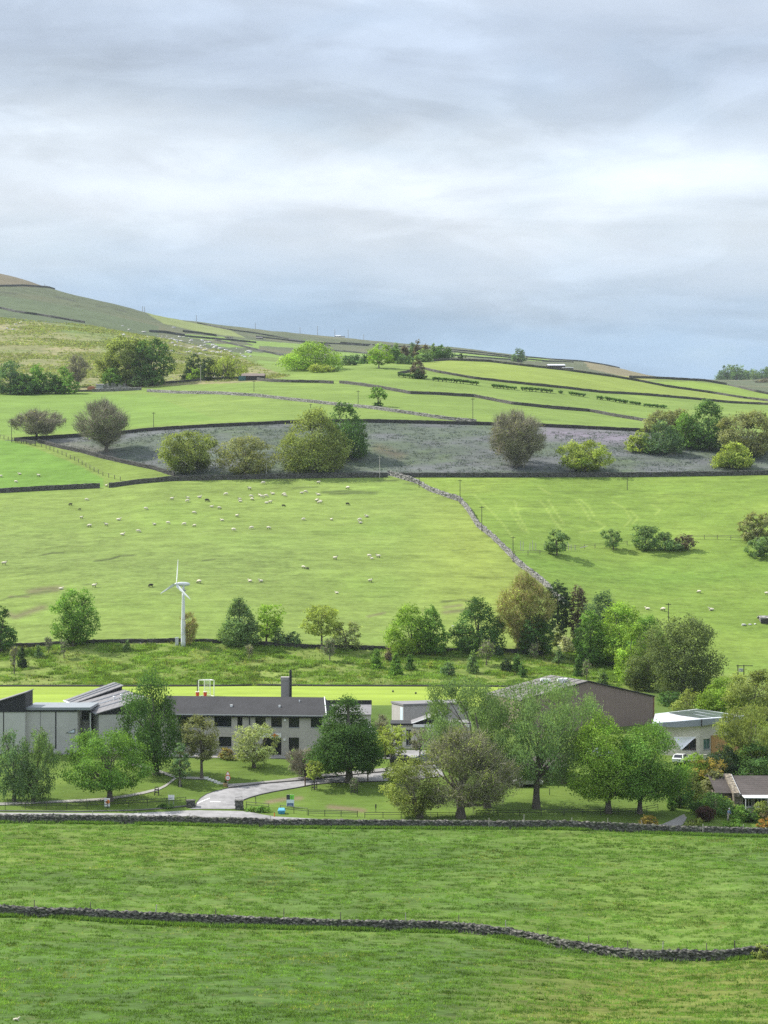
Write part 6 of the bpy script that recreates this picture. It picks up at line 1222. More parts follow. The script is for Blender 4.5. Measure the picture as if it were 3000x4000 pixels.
T('column', 755, 1487, 1384, 725, 792, 'ever', 'black-green cypress, left of the close farm pair', 'conifer'); T('column', 812, 1487, 1394, 782, 842, 'ever', 'black-green cypress, right of the close farm pair', 'conifer'); T('shrub', 762, 1488, 1438, 724, 802, 'bright', 'light green bush in front of the two cypresses', 'shrub', D=890); T('shrub', 722, 1488, 1440, 708, 740, 'ever', 'small dark bush left of the cypresses', 'shrub', D=896)
T('willow', 888, 1482, 1378, 814, 958, 'yellow', 'yellow-green weeping tree beside the dark shed', 'willow_tree', dens=1.0, vlo=1465, trunkr=.6); T('dense', 865, 1482, 1440, 840, 890, 'ever', 'dark shrub under the weeping tree', 'shrub', D=905)
T('dense', 1210, 1478, 1332, 1106, 1338, 'bright', 'big dome-shaped bright tree above the wall', dens=1.1, D=925); T('dense', 1362, 1455, 1382, 1325, 1395, 'blue', 'dark grey-green tree right of the dome-shaped one', D=960); T('sparse', 1245, 1482, 1422, 1205, 1300, 'yellow', 'yellow-green bush in front of the dome-shaped tree', 'shrub', dens=1.8, lo=0, D=905); T('sparse', 1300, 1478, 1430, 1270, 1330, 'grey', 'grey bush at the right foot of the dome-shaped tree', 'shrub', dens=1.6, lo=0, D=908)
T('conifer', 1390, 1440, 1380, 1368, 1412, 'blue', 'bluish conifer left of a pair in the hollow', 'conifer', D=1000); T('conifer', 1424, 1450, 1384, 1396, 1450, 'dark', 'darker conifer right of a pair in the hollow', 'conifer', D=980)
T('leafy', 1480, 1468, 1344, 1432, 1534, 'bright', 'upright bright green tree above the wall end', lo=.16, dens=1.2, D=925); T('dense', 1632, 1482, 1402, 1600, 1662, 'purple', 'dark purplish tree at the lower corner of the bright field', D=872); T('dense', 1640, 1482, 1440, 1618, 1660, 'ever', 'ivy-dark bush under the purplish tree', 'shrub', D=868)
T('leafy', 1476, 1588, 1512, 1444, 1506, 'mid', 'small lopsided hawthorn with a narrow waist in mid-field', 'hawthorn_tree', lo=.35); T('dense', 1476, 1588, 1558, 1462, 1492, 'dark', 'dark ivy clump round the foot of the lopsided hawthorn', 'shrub', dens=1.2, D=None)
T('dense', 2025, 1402, 1358, 1997, 2055, 'blue', 'lone rounded tree on the far skyline', D=1800)
GW = 'trees of the wooded clump on the hill'
for k, (u, w_, vb, vt, cl, kd, D_, lab) in enumerate([(1540, 60, 1452, 1365, 'dark', 'dense', 985, 'dark green tree at the left end of the wooded clump'), (1585, 70, 1448, 1395, 'blue', 'dense', 975, 'low grey-green tree at the front of the clump'), (1548, 40, 1420, 1342, 'grey', 'conifer', 1060, 'first pointed conifer in the clump'), (1580, 40, 1420, 1345, 'purple', 'conifer', 1065, 'brownish larch in the clump'), (1612, 44, 1420, 1342, 'blue', 'conifer', 1070, 'bluish larch in the centre of the clump'),
                                                     (1632, 40, 1425, 1336, 'purple', 'conifer', 1062, 'tallest brown larch of the clump'), (1655, 60, 1430, 1372, 'grey', 'dense', 1010, 'pale green tree in front of the larches'), (1662, 44, 1420, 1345, 'purple', 'conifer', 1075, 'brown larch right of the tallest'), (1690, 46, 1422, 1346, 'grey', 'conifer', 1072, 'grey larch near the right of the clump'), (1720, 46, 1420, 1356, 'dark', 'dense', 1068, 'rounded dark tree near the right of the clump'), (1748, 40, 1420, 1362, 'blue', 'dense', 1070, 'last tree at the right end of the clump'), (1800, 20, 1406, 1388, 'ever', 'conifer', 1085, 'tiny conifer apart on the right of the clump')]):
    T(kd, u, vb, vt - 9, u - w_ * .6, u + w_ * .6, cl, lab, 'conifer' if kd == 'conifer' else 'tree', group=GW, D=D_)
GF = 'trees of the far hazy wood at the right'
for k in range(13):
    u = 2812 + k * 17; vt = 1437 - 12 * math.sin(k * .55) - (k % 3) * 4 + (14 if k == 0 else 0)
    T('dense' if k % 3 else 'conifer', u, 1492, vt, u - 20, u + 20, ('blue', 'dark', 'grey')[k % 3], 'bluish hazy tree in the far wood beyond the right shoulder', group=GF, D=2640 + 25 * (k % 4))
T('dense', 2985, 1530, 1478, 2955, 3020, 'purple', 'brown tree in front of the far hazy wood', D=2300)
GH = 'flat-topped hedges browsed on bare stems'
def browsed(label, u0, v0, u1, v1, hp, n):
    a, b = hit(u0, v0), hit(u1, v1); t_ = thing('hedge', 'flat-topped ' + label, 'hedge', (a + b) / 2, GH); k = a[1] / F; h = hp * k; rg = np.random.default_rng(int(u0)); L_ = np.linalg.norm(b - a)
    for i in range(n):
        w = (i + .5) / n + rg.normal(0, .02); q = a * (1 - w) + b * w; q[2] = hz(q[0], q[1]); mb = MB(); mb.tube([q - [0, 0, .3], q + [rg.normal(0, .3), 0, h * .5], q + [rg.normal(0, .4), 0, h * .8]], [.22, .16, .12], 5); mb.build('stem', DKW, t_)
    m = int(L_ * 26); w = rg.random(m); c = a * (1 - w)[:, None] + b * w[:, None]; c[:, 2] = hz(c[:, 0], c[:, 1]) + h * rg.uniform(.55, 1.05, m); c[:, 1] += rg.normal(0, .7, m); s = .55
    nm = rg.normal(0, 1, (m, 3)); nm /= np.linalg.norm(nm, axis=1)[:, None]; ta = np.cross(nm, rg.normal(0, 1, (m, 3))); ta /= np.linalg.norm(ta, axis=1)[:, None]; tb = np.cross(nm, ta)
    q = np.stack([c - ta * s, c - tb * s * .6, c + ta * s, c + tb * s * .6], 1).reshape(-1, 3) - np.array(t_.location); link('foliage', fast_mesh('foliage', q, 4, LC['dark'], rg.uniform(.6, 1.2, m)), t_)
for q in [('browsed hedge left of the dark purplish tree', 1555, 1472, 1620, 1480, 13, 5), ('longest browsed hedge right of the purplish tree', 1690, 1488, 1870, 1506, 14, 12), ('browsed hedge starting the right-hand row', 1920, 1514, 2018, 1524, 12, 7), ('dense part of the right-hand browsed row', 2035, 1526, 2160, 1536, 13, 9), ('short browsed stub', 2183, 1537, 2198, 1538, 9, 2), ('thin browsed hedge after the stub', 2222, 1542, 2288, 1551, 11, 4), ('narrow browsed bush in the row', 2330, 1560, 2358, 1563, 12, 3), ('long sloping browsed hedge near the wood', 2364, 1563, 2452, 1578, 12, 7), ('browsed hedge before the gap near the wood', 2460, 1578, 2502, 1584, 10, 4), ('last browsed hedge next to the wood', 2515, 1588, 2604, 1596, 10, 6), ('browsed thorn at the far right edge', 2962, 1628, 2990, 1634, 14, 3)]: browsed(*q)

# ------------------------------------------------------------------ rough growth that nobody could count
def tufts(name, label, n, us, vs, dens_fn, size, mat, blades=4, hgt=(.10, .26), wid=.05, seed=1, dark=(.6, 1.25), streak=2.0):
    rg = np.random.default_rng(seed); D0, D1 = vs; y = np.sqrt(rg.uniform(D0 ** 2, D1 ** 2, n * 3)); u = rg.uniform(us[0], us[1], n * 3); x = X(u, y)
    keep = dens_fn(x, y, u) > rg.random(n * 3); x, y = x[keep][:n], y[keep][:n]; z = hz(x, y); m = len(x)
    P0 = np.stack([x, y, z], 1).repeat(blades, 0); k = len(P0); P0[:, :2] += rg.normal(0, size, (k, 2)); h = rg.uniform(*hgt, k)[:, None] * (1 + .4 * rg.random(k)[:, None]); ang = rg.random(k) * 2 * pi
    wv = np.stack([np.cos(ang), np.sin(ang) * .6, np.zeros(k)], 1) * wid * rg.uniform(.6, 1.5, k)[:, None]; tip = np.stack([rg.normal(0, .6, k), rg.normal(0, .6, k), np.ones(k)], 1) * h
    v = np.stack([P0 - wv - [0, 0, .03], P0 + wv - [0, 0, .03], P0 + tip], 1).reshape(-1, 3); tint = np.repeat(np.clip(1 + streak * fbm(x / 1.3 + 5, y / .5, 3) + .6 * fbm(x / 13 + 60, y / 6, 3), .35, 1.7) * rg.uniform(.85, 1.15, m), blades) * rg.uniform(.8, 1.2, k)
    o = link(name, fast_mesh(name, v, 3, mat, tint)); return setp(o, label, kind='stuff')
def clumpy(sx, sy, thr, off=0): return lambda x, y, u: np.clip((fbm(x / sx + off, y / sy + off, 3) + thr) * 5, .02, 1)
GL = leaf_mat('grass_blades', (.135, .240, .056), .4); GLY = leaf_mat('grass_blades_dry', (.260, .290, .095), .35); GLW = leaf_mat('weed_leaves', (.170, .270, .062), .35); HEA = leaf_mat('heather_sprigs', (.132, .165, .145), .2, (1.1, .95, 1.3))
off_wall = lambda fn: (lambda x, y, u: fn(x, y, u) * (np.abs(y - np.interp(u, [a[0] for a in W1L], _w1y)) > .6))
_w1y = [hit(a, b)[1] for a, b in W1L]
tufts('grass', 'long tussocky grass of the nearest pasture', 175000, (-1450, 4450), (140, 264), off_wall(clumpy(1.6, 1.1, .12)), .11, GL, 5, (.06, .20), .035, 1, streak=1.9)
tufts('grass', 'dry yellowish grass stems among the nearest pasture', 22000, (-1450, 4450), (140, 264), off_wall(clumpy(7, 4, -.08, 30)), .14, GLY, 4, (.08, .22), .035, 2)
tufts('weeds', 'rough weeds and rushes on the bank behind the pitch', 34000, (-1200, 2420), (397, 434), clumpy(4, 3, .08, 11), .3, GLW, 5, (.15, .45), .11, 3, (.6, 1.3))
tufts('weeds', 'pale dead stalks on the bank behind the pitch', 2500, (-300, 2420), (397, 434), clumpy(5, 4, -.05, 51), .3, GLY, 4, (.2, .6), .08, 4)
inh = lambda x, y, u: np.clip((fbm(x / 6, y / 4, 3) + .12) * 5, .05, 1) * (VH - F * hz(x, y) / y < np.interp(u, [120, 235, 400, 500, 600, 682, 700], [1720, 1748, 1790, 1812, 1832, 1862, 2000]) - 4) * (u > 125)
tufts('heather', 'grey purple heather and rush tussocks of the strip', 8000, (100, 3300), (613, 679), inh, .5, HEA, 5, (.10, .30), .18, 5, (.4, 1.35), streak=.9)

bk = lambda x, y, u: np.clip((fbm(x / 30, y / 22, 3) + .1) * 5, .05, 1) * inpoly(u, VH - F * hz(x, y) / y, [(-300, 1225), (0, 1240), (330, 1262), (480, 1268), (700, 1290), (880, 1372), (1040, 1440), (1130, 1470), (1000, 1490), (800, 1495), (300, 1515), (-300, 1530)])
BRK = leaf_mat('bracken', (.300, .300, .140), .3, (.7, 1.05, .6))
tufts('bracken', 'tan and green bracken covering the rough slope', 16000, (-300, 1150), (870, 1255), bk, 1.0, BRK, 4, (.25, .6), .65, 6, streak=.8)

_w2y = [hit(a, b)[1] for a, b in W2L]
edge = lambda WL, wy, lo, hi: (lambda x, y, u: ((np.interp(u, [a[0] for a in WL], wy) - y > lo) & (np.interp(u, [a[0] for a in WL], wy) - y < hi)) * np.clip((fbm(x / 3, y * 0, 3) + .2) * 4, .05, 1))
def verge(label, WL, wy, n, seed, lo=.2, hi=1.0):
    rg = np.random.default_rng(seed); u = rg.uniform(-1300, 4300, n); y = np.interp(u, [a[0] for a in WL], wy) - rg.uniform(lo, hi, n); x = X(u, y); keep = np.clip((fbm(x / 3.5, x * 0 + seed, 3) + .22) * 4, .05, 1) > rg.random(n); x, y = x[keep], y[keep]; m = len(x)
    P0 = np.stack([x, y, hz(x, y)], 1).repeat(4, 0); k = len(P0); P0[:, :2] += rg.normal(0, .1, (k, 2)); h = rg.uniform(.15, .55, k)[:, None]; ang = rg.random(k) * 2 * pi; wv = np.stack([np.cos(ang), np.sin(ang), ang * 0], 1) * .05; tip = np.stack([rg.normal(0, .4, k), rg.normal(0, .4, k), np.ones(k)], 1) * h
    v = np.stack([P0 - wv, P0 + wv, P0 + tip], 1).reshape(-1, 3); setp(link('long_grass', fast_mesh('long_grass', v, 3, GL, rg.uniform(.7, 1.3, k))), label, kind='stuff')
verge('uncut grass along the foot of the nearest wall', W1L, _w1y, 11000, 5); verge('uncut grass along the foot of the roadside wall', W2L, _w2y, 14000, 9); verge('uncut grass behind the roadside wall', W2L, _w2y, 9500, 12, -1.2, -.35)
# ------------------------------------------------------------------ gate piers, signs, boxes, goal, cars, people
RED = plain('red_plastic', (.55, .05, .03), .5, .05); TYRE = plain('tyre', (.02, .02, .02), .9, .1)
PIER = stone_mat('pier_stone', (.05, .05, .048), (.20, .19, .17), 3.4, mossamt=.15)
for lab, u0, u1, v1, v0 in [('square dark stone pier left of the drive mouth', 729, 761, 3127, 3152), ('square stone pier with iron rail, right of the drive mouth', 919, 950, 3128, 3160)]:
    p = hit((u0 + u1) / 2, v0); k = p[1] / F; w = (u1 - u0) * k / 2; h = (v0 - v1) * k; t_ = thing('gate_pier', lab, 'gate pier', p, 'gate piers of the school drive'); rg = np.random.default_rng(int(u0)); mb = MB()
    n = 5
    for c in range(n):
        z0 = p[2] - .4 if c == 0 else p[2] + h * c / n; j = rg.normal(0, .03, 4); mb.box(p[0] - w + j[0], p[1] - .55 + j[1], z0 + .006, p[0] + w + j[2], p[1] + .55 + j[3], p[2] + h * (c + 1) / n)
    mb.build('stonework', PIER, t_); mb = MB(); mb.box(p[0] - w - .06, p[1] - .62, p[2] + h, p[0] + w + .06, p[1] + .62, p[2] + h + .1); mb.build('cap', PIER, t_)
    if u0 > 800: mb = MB(); mb.tube([(p[0] - w, p[1], p[2] + h + .1), (p[0] - w, p[1], p[2] + h + .45), (p[0] + w * .7, p[1], p[2] + h + .6), (p[0] + w * .7, p[1], p[2] + h + .1)], [.03] * 4, 5); mb.build('rail', DKW, t_)
def board(name, label, u0, u1, v0, v1, legs=True, mat=WHITE, base_v=None, cat='sign'):
    """sign board; returns the thing, plan depth and metres per pixel"""
    p = hit((u0 + u1) / 2, base_v or v1); k = p[1] / F; t_ = thing(name, label, cat, p); x0, x1 = X(u0, p[1]), X(u1, p[1]); z0, z1 = Z(v1, p[1]), Z(v0, p[1])
    mb = MB(); mb.box(x0, p[1] - .03, z0, x1, p[1] + .03, z1); panel = mb.build('panel', mat, t_)
    if legs:
        for x in (x0 + .1, x1 - .1): mb = MB(); mb.tube([(x, p[1] + .07, p[2] - .4), (x, p[1] + .07, z1 - .05)], [.045, .045], 6); mb.build('leg', GREYM, t_)
    return t_, panel, p[1], x0, x1, z0, z1
def patch(name, mat, parent, D, x0, x1, z0, z1, k=1): mb = MB(); mb.box(x0, D - .03 - .012 * k, z0, x1, D - .03 - .012 * k + .010, z1); return mb.build(name, mat, parent)
t_, pn, D, x0, x1, z0, z1 = board('banner_sign', 'white and orange upright sign at the fence below the budding tree', 408, 429, 3118, 3150, base_v=3156)
mx, mz = (x0 + x1) / 2, (z0 + z1) / 2; mb = MB(); pts = [(x0 + .1, mz + .1), (mx, mz - .22), (x1 - .02, mz - .1), (x1 - .02, mz + .25), (mx + .1, z1 - .12), (mx - .02, mz + .22)]
mb.prism([(a, D - .05, z) for a, z in pts], [(a, D - .033, z) for a, z in pts]); mb.build('printed_shape', OR, pn)
patch('printed_strip', plain('print_grey', (.45, .47, .5), .6), pn, D, x0 + .08, mx, z1 - .28, z1 - .12)
board('sign', 'blank white rectangular sign on thin legs near the left gate pier', 657, 681, 3105, 3124, base_v=3143)
t_, pn, D, x0, x1, z0, z1 = board('school_sign', 'tall school sign in dark grey, green, white and blue panels', 1119, 1149, 3104, 3150, base_v=3154)
cx_ = x0 + (x1 - x0) * .46; zq = z0 + (z1 - z0) * .58; zr_ = z0 + (z1 - z0) * .28
GRN = plain('sign_green', (.20, .62, .06), .5, .03); CHAR = plain('sign_charcoal', (.035, .04, .05), .5); BLU = plain('sign_blue', (.05, .10, .22), .5); PBL = plain('sign_pale', (.62, .70, .78), .5, .03)
patch('dark_panel', CHAR, pn, D, x0, cx_, zq, z1); patch('green_panel', GRN, pn, D, cx_ + .004, x1, zq, z1); patch('white_panel', PBL, pn, D, x0, x1, zr_, zq - .004); patch('blue_panel', BLU, pn, D, x0 + .08, x1 - .08, z0, zr_ - .004)
for k in range(3): patch('text_line', CHAR if k else plain('sign_dkgreen', (.06, .25, .03), .5), pn, D, cx_ + .12, x1 - .14 - .08 * k, z1 - .30 - .17 * k, z1 - .24 - .17 * k, 2)
patch('text_line', PBL, pn, D, x0 + .25, x1 - .25, z0 + .14, z0 + .2, 2)
# grit bin
p = hit(1100, 3178); k = p[1] / F; w = 28 * k / 2; t_ = thing('grit_bin', 'turquoise grit bin with sloping lid by the verge fence', 'grit bin', p); CY = plain('turquoise_plastic', (.05, .27, .42), .5, .05)
mb = MB(); mb.prism([(p[0] - w * .8, p[1] - .35, p[2] - .1), (p[0] + w * .8, p[1] - .35, p[2] - .1), (p[0] + w * .8, p[1] + .35, p[2] - .1), (p[0] - w * .8, p[1] + .35, p[2] - .1)], [(p[0] - w, p[1] - .45, p[2] + .4), (p[0] + w, p[1] - .45, p[2] + .4), (p[0] + w, p[1] + .45, p[2] + .4), (p[0] - w, p[1] + .45, p[2] + .4)]); mb.build('body', CY, t_)
mb = MB(); mb.prism([(p[0] - w - .05, p[1] - .5, p[2] + .403), (p[0] + w + .05, p[1] - .5, p[2] + .403), (p[0] + w + .05, p[1] + .5, p[2] + .403), (p[0] - w - .05, p[1] + .5, p[2] + .403)], [(p[0] - w * .8, p[1] - .42, p[2] + .55), (p[0] + w * .8, p[1] - .42, p[2] + .55), (p[0] + w * .8, p[1] + .2, p[2] + .78), (p[0] - w * .8, p[1] + .2, p[2] + .78)]); mb.build('lid', plain('turquoise_lid', (.09, .34, .50), .45, .04), t_)
p = hit(1072, 3192); t_ = thing('marker_post', 'short orange marker post below the grit bin', 'post', p); mb = MB(); mb.tube([p - [0, 0, .2], p + [0, 0, .6]], [.07, .07], 8); mb.build('post', OR, t_); mb = MB(); mb.tube([p + [0, 0, .6], p + [0, 0, .68]], [.08, .05], 8); mb.build('cap', BLACK, t_)
p = hit(1000, 3142); mb = MB(); mb.tube([p - [0, 0, .3], p + [-.05, 0, .9], p + [-.18, 0, 1.15]], [.05, .05, .06], 6); setp(mb.build('bollard', BLACK), 'thin bent black post in the grass right of the right gate pier', 'post')
p = hit(1468, 3172); mb = MB(); mb.tube([p - [0, 0, .3], p + [0, 0, .5], p + [0, 0, .55], p + [0, 0, 1.1]], [.04, .04, .1, .1], 7); setp(mb.build('bollard', BLACK), 'black post alone on the lawn left of the bronze tree', 'post')
p = hit(1192, 3072); mb = MB(); mb.tube([p - [0, 0, .3], p + [0, 0, 1.4]], [.11, .10], 7); setp(mb.build('bollard', plain('brown_post', (.12, .07, .05))), 'thick brown post beside the small yellow-green tree', 'post')
p = hit(2147, 3106); mb = MB(); mb.tube([p - [0, 0, .3], p + [0, 0, .95]], [.05, .05], 7); setp(mb.build('bollard', BLACK), 'short black post right of the grey-green forked tree', 'post')
# traffic sign: triangle above a roundel
p = hit(890, 3073); k = p[1] / F; t_ = thing('road_sign', 'pole with white triangle over a round speed sign by the drive', 'road sign', p)
mb = MB(); mb.tube([p - [0, 0, .3], (p[0], p[1], Z(3017, p[1]))], [.05, .05], 7); mb.build('pole', GREYM, t_)
def disc(c, r, th, n, m, name, parent, rot=0.): mb = MB(); mb.prism([(c[0] + r * math.cos(2 * pi * i / n + rot), c[1] - th, c[2] + r * math.sin(2 * pi * i / n + rot)) for i in range(n)], [(c[0] + r * math.cos(2 * pi * i / n + rot), c[1], c[2] + r * math.sin(2 * pi * i / n + rot)) for i in range(n)]); return mb.build(name, m, parent)
c = np.array([p[0], p[1] - .06, Z(3022, p[1])]); a = disc(c, .42, .03, 3, RED, 'triangle', t_, pi / 2); disc(c - [0, .032, 0], .29, .008, 3, WHITE, 'triangle_face', a, pi / 2)
c = np.array([p[0], p[1] - .06, Z(3038, p[1])]); a = disc(c, .40, .03, 18, RED, 'roundel', t_); disc(c - [0, .032, 0], .30, .008, 18, WHITE, 'roundel_face', a); mb = MB(); mb.box(c[0] - .13, c[1] - .06, c[2] - .13, c[0] - .07, c[1] - .045, c[2] + .13); mb.box(c[0] + .05, c[1] - .06, c[2] - .13, c[0] + .11, c[1] - .045, c[2] + .13); mb.build('roundel_mark', BLACK, a)
p = hit(881, 3072); t_ = thing('planter', 'half-barrel planter with dry plant at the foot of the road sign', 'planter', p); mb = MB(); mb.tube([p - [0, 0, .1], p + [0, 0, .3], p + [0, 0, .5]], [.28, .36, .38], 12); mb.build('barrel', plain('barrel_wood', (.32, .23, .12), .9, .2), t_)
mb = MB(); rg = np.random.default_rng(3)
for i in range(26): q = p + [rg.normal(0, .12), rg.normal(0, .12), .45]; e = q + [rg.normal(0, .25), rg.normal(0, .2), rg.uniform(.25, .6)]; mb.add([q - [.03, 0, 0], q + [.03, 0, 0], e], [(0, 1, 2)])
mb.build('plant', LC['olive'], t_)
# white edged steps on the lawn
for k, (x, y) in enumerate([(283, 104), (312, 118), (345, 130), (378, 142), (412, 156), (445, 170)]):
    u, v = 700 + x * .3617, 3000 + y * .3617; p = hit(u, v); mb = MB(); mb.box(p[0] - .5, p[1] - .35, p[2] - .2, p[0] + .45, p[1] + .3, p[2] + .10); mb.box(p[0] - .52, p[1] - .38, p[2] + .02, p[0] + .47, p[1] - .353, p[2] + .14)
    setp(mb.build('step', plain('step_edge', (.58, .58, .55), .8)), 'pale edged garden step in the short flight beside the road sign', 'step', 'garden steps on the school lawn')
# guards and cages
def cage(u, v, lab, h=1.3, w=.5):
    p = hit(u, v); t_ = thing('tree_cage', lab, 'tree guard', p)
    for dx in (-w, w):
        for dy in (-w, w): mb = MB(); mb.tube([p + [dx, dy, -.3], p + [dx * .8, dy * .8, h]], [.05, .045], 5); mb.build('post', DKW, t_)
    for z in (.4, .8, 1.15):
        mb = MB(); s_ = w * (1 - .15 * z); mb.tube([p + [-s_, -s_, z], p + [s_, -s_, z], p + [s_, s_, z], p + [-s_, s_, z], p + [-s_, -s_, z]], [.035] * 5, 4); mb.build('rail', DKW, t_)
cage(1384, 3100, 'wooden cage round the young sapling on the lawn'); cage(1228, 3086, 'dark wooden cage under the small yellow-green tree', 1.1, .4); cage(612, 3106, 'dark post cage on the lawn below the tall birch', 1.0, .3)
p = hit(703, 3074); t_ = thing('tree_stake', 'dark boxed guard with pale stake under the soft green tree', 'tree guard', p); mb = MB(); mb.tube([p + [.02, -.12, -.2], p + [.0, -.12, 1.35]], [.06, .05], 6); mb.build('stake', PALEW, t_); mb = MB(); mb.box(p[0] - .3, p[1] - .02, p[2] - .1, p[0] - .22, p[1] + .3, p[2] + 1.0); mb.box(p[0] + .18, p[1] - .02, p[2] - .1, p[0] + .28, p[1] + .3, p[2] + .35); mb.build('guard', BLACK, t_)
# goal and bins on the pitch
p0, p1 = hit(776, 2720), hit(836, 2720); k = p0[1] / F; H = (2720 - 2657) * k; dp = 1.9
t_ = thing('goal', 'white framed goal with net on the sports pitch', 'goal', p0); L_ = [p0, np.array([p1[0], p0[1], p0[2]])]; yb = np.array([0, dp, 0])
LL = L_[0] + yb * 0; a0, a1 = L_[0].copy(), L_[1].copy(); a0[0] += .0
for q, nm in ((a0, 'post'), (a1, 'post')): mb = MB(); mb.tube([q, q + [0, 0, H]], [.09, .09], 7); mb.build(nm, WHITE, t_)
for q in (a0 + [.9, dp, 0], a1 - [.9, -dp, 0]): mb = MB(); mb.tube([q, q + [0, 0, H]], [.07, .07], 7); mb.build('rear_post', WHITE, t_)
mb = MB(); mb.tube([a0 + [0, 0, H], a1 + [0, 0, H]], [.09, .09], 7); mb.build('crossbar', WHITE, t_)
mb = MB(); mb.tube([a0 + [0, 0, H], a0 + [.9, dp, H], a1 + [-.9, dp, H], a1 + [0, 0, H]], [.06] * 4, 6); mb.tube([a0, a0 + [.9, dp, .05], a1 + [-.9, dp, .05], a1], [.06] * 4, 6); mb.build('frame', WHITE, t_)
mb = MB(); bl, br_ = a0 + [.9, dp, 0], a1 + [-.9, dp, 0]
for w in np.linspace(0, 1, 12):
    q = bl * (1 - w) + br_ * w; mb.tube([q, q + [0, 0, H]], [.012, .012], 3, cap=False); f_ = a0 * (1 - w) + a1 * w; mb.tube([f_ + [0, 0, H], q + [0, -.2, H - .25 * math.sin(pi * w)]], [.012, .012], 3, cap=False)
for w in np.linspace(.05, .95, 10): mb.tube([bl + [0, 0, H * w], br_ + [0, 0, H * w]], [.012, .012], 3, cap=False)
mb.build('net', WHITE, t_); p = hit(771, 2722); mb = MB(); mb.tube([p, p + [0, 0, H + .1]], [.1, .09], 7); setp(mb.build('post', DKW), 'dark upright post left of the white goal', 'post')
for u, lab in ((773, 'red bin at the left post of the goal'), (803, 'red bin in the mouth of the goal')):
    p = hit(u, 2722); t_ = thing('bin', lab, 'bin', p - [0, .8, 0], 'red bins by the goal'); p = np.array(t_.location); mb = MB(); mb.tube([p, p + [0, 0, .95]], [.26, .36], 12); mb.build('body', RED, t_); mb = MB(); mb.tube([p + [0, 0, .95], p + [0, 0, 1.06]], [.40, .40], 12); mb.build('rim', plain('pale_rim', (.8, .7, .68), .5), t_)
# cars
def car(label, u, v, heading, rgb, est=True, D=None, cat='car'):
    p = hit(u, v) if D is None else ground(u, D); t_ = thing('parked_car', label, cat, p, 'cars parked at the school', heading); paint = plain('car_' + label[:9].replace(' ', '_'), rgb, .25, .04, 1, .2)
    me = lambda mb, n, m, par: mb
    prof = [(-2.1, .35), (2.1, .35), (2.15, .62), (1.95, .86), (1.15, .98), (.45, 1.42), (-1.35 if est else -.9, 1.45), (-1.95 if est else -1.6, .98), (-2.12, .85)]
    def ext(pr, w0, w1):
        mb = MB(); n = len(pr); fn = lambda z: w1 if z > 1.1 else w0
        l = [(x, -fn(z), z) for x, z in pr]; r = [(x, fn(z), z) for x, z in pr]; mb.add(l + r, [tuple(range(n)), tuple(range(2 * n - 1, n - 1, -1))] + [(i, n + i, n + (i + 1) % n, (i + 1) % n) for i in range(n)]); return mb
    def place(mb, name, mat, par=t_):
        m_ = bpy.data.meshes.new(name); m_.from_pydata(mb.v, [], mb.f); m_.materials.append(mat); m_.update(); return link(name, m_, par)
    place(ext(prof, .86, .70), 'body', paint)
    gl = [(1.02, 1.01), (.42, 1.36), (-1.3 if est else -.88, 1.38), (-1.8 if est else -1.4, 1.02)]
    for sgn in (-1, 1):
        mb = MB(); l = [(x, sgn * (.875 - (z - .95) * .34), z) for x, z in gl]; mb.add(l + [(x, y - sgn * .05, z) for x, y, z in l], [(0, 1, 2, 3), (7, 6, 5, 4), (0, 4, 5, 1), (1, 5, 6, 2), (2, 6, 7, 3), (3, 7, 4, 0)]); place(mb, 'side_window', GLASS)
    for (xa, za), (xb, zb_), n_ in (((1.17, 1.0), (.48, 1.41), 'windscreen'), ((-1.93 if est else -1.58, 1.02), (-1.4 if est else -.95, 1.42), 'rear_window')):
        mb = MB(); o = .03 if n_ == 'windscreen' else -.03; mb.add([(xa + o, -.66, za), (xa + o, .66, za), (xb + o, .6, zb_), (xb + o, -.6, zb_)], [(0, 1, 2, 3)]); mb.add([(xa, -.66, za), (xa, .66, za), (xb, .6, zb_), (xb, -.6, zb_)], [(3, 2, 1, 0)]); place(mb, n_, GLASS)
    for x in (-1.3, 1.3):
        for y in (-.8, .8):
            mb = MB(); mb.tube([(x, y - .1, .33), (x, y + .1, .33)], [.33, .33], 12); w_ = place(mb, 'wheel', TYRE); mb = MB(); mb.tube([(x, y - .112, .33), (x, y + .112, .33)], [.19, .19], 8); place(mb, 'hubcap', GREYM, w_)
    for y in (-.6, .6): mb = MB(); mb.box(2.08, y - .16, .64, 2.16, y + .16, .76); place(mb, 'headlight', WHITE)
    return t_
car('dark grey estate car parked on the grass island under the cherry', 1575, 2985, .05, (.05, .05, .052)); car('blue silver car beside the nearly bare little cherry', 1655, 2983, pi * .92, (.16, .20, .26)); car('black car half behind the leaning cherry', 1490, 2956, .1, (.03, .03, .035), False)
car('white car partly hidden by the reddish bank shrub', 1460, 2826, 0, (.7, .7, .7), True, 330); car('pale grey car in front of the half hidden bungalow', 2062, 3052, .1, (.4, .4, .41), False, 290.3); car('white car at the foot of the shade sail', 2658, 2955, 1.2, (.6, .61, .63), True, 308)
car('silver car glimpsed between the crowns of the two maples', 2310, 2965, .1, (.6, .62, .66), True, 311); car('pale blue car glimpsed behind the right maple', 2360, 2965, .1, (.6, .65, .72), True, 311)
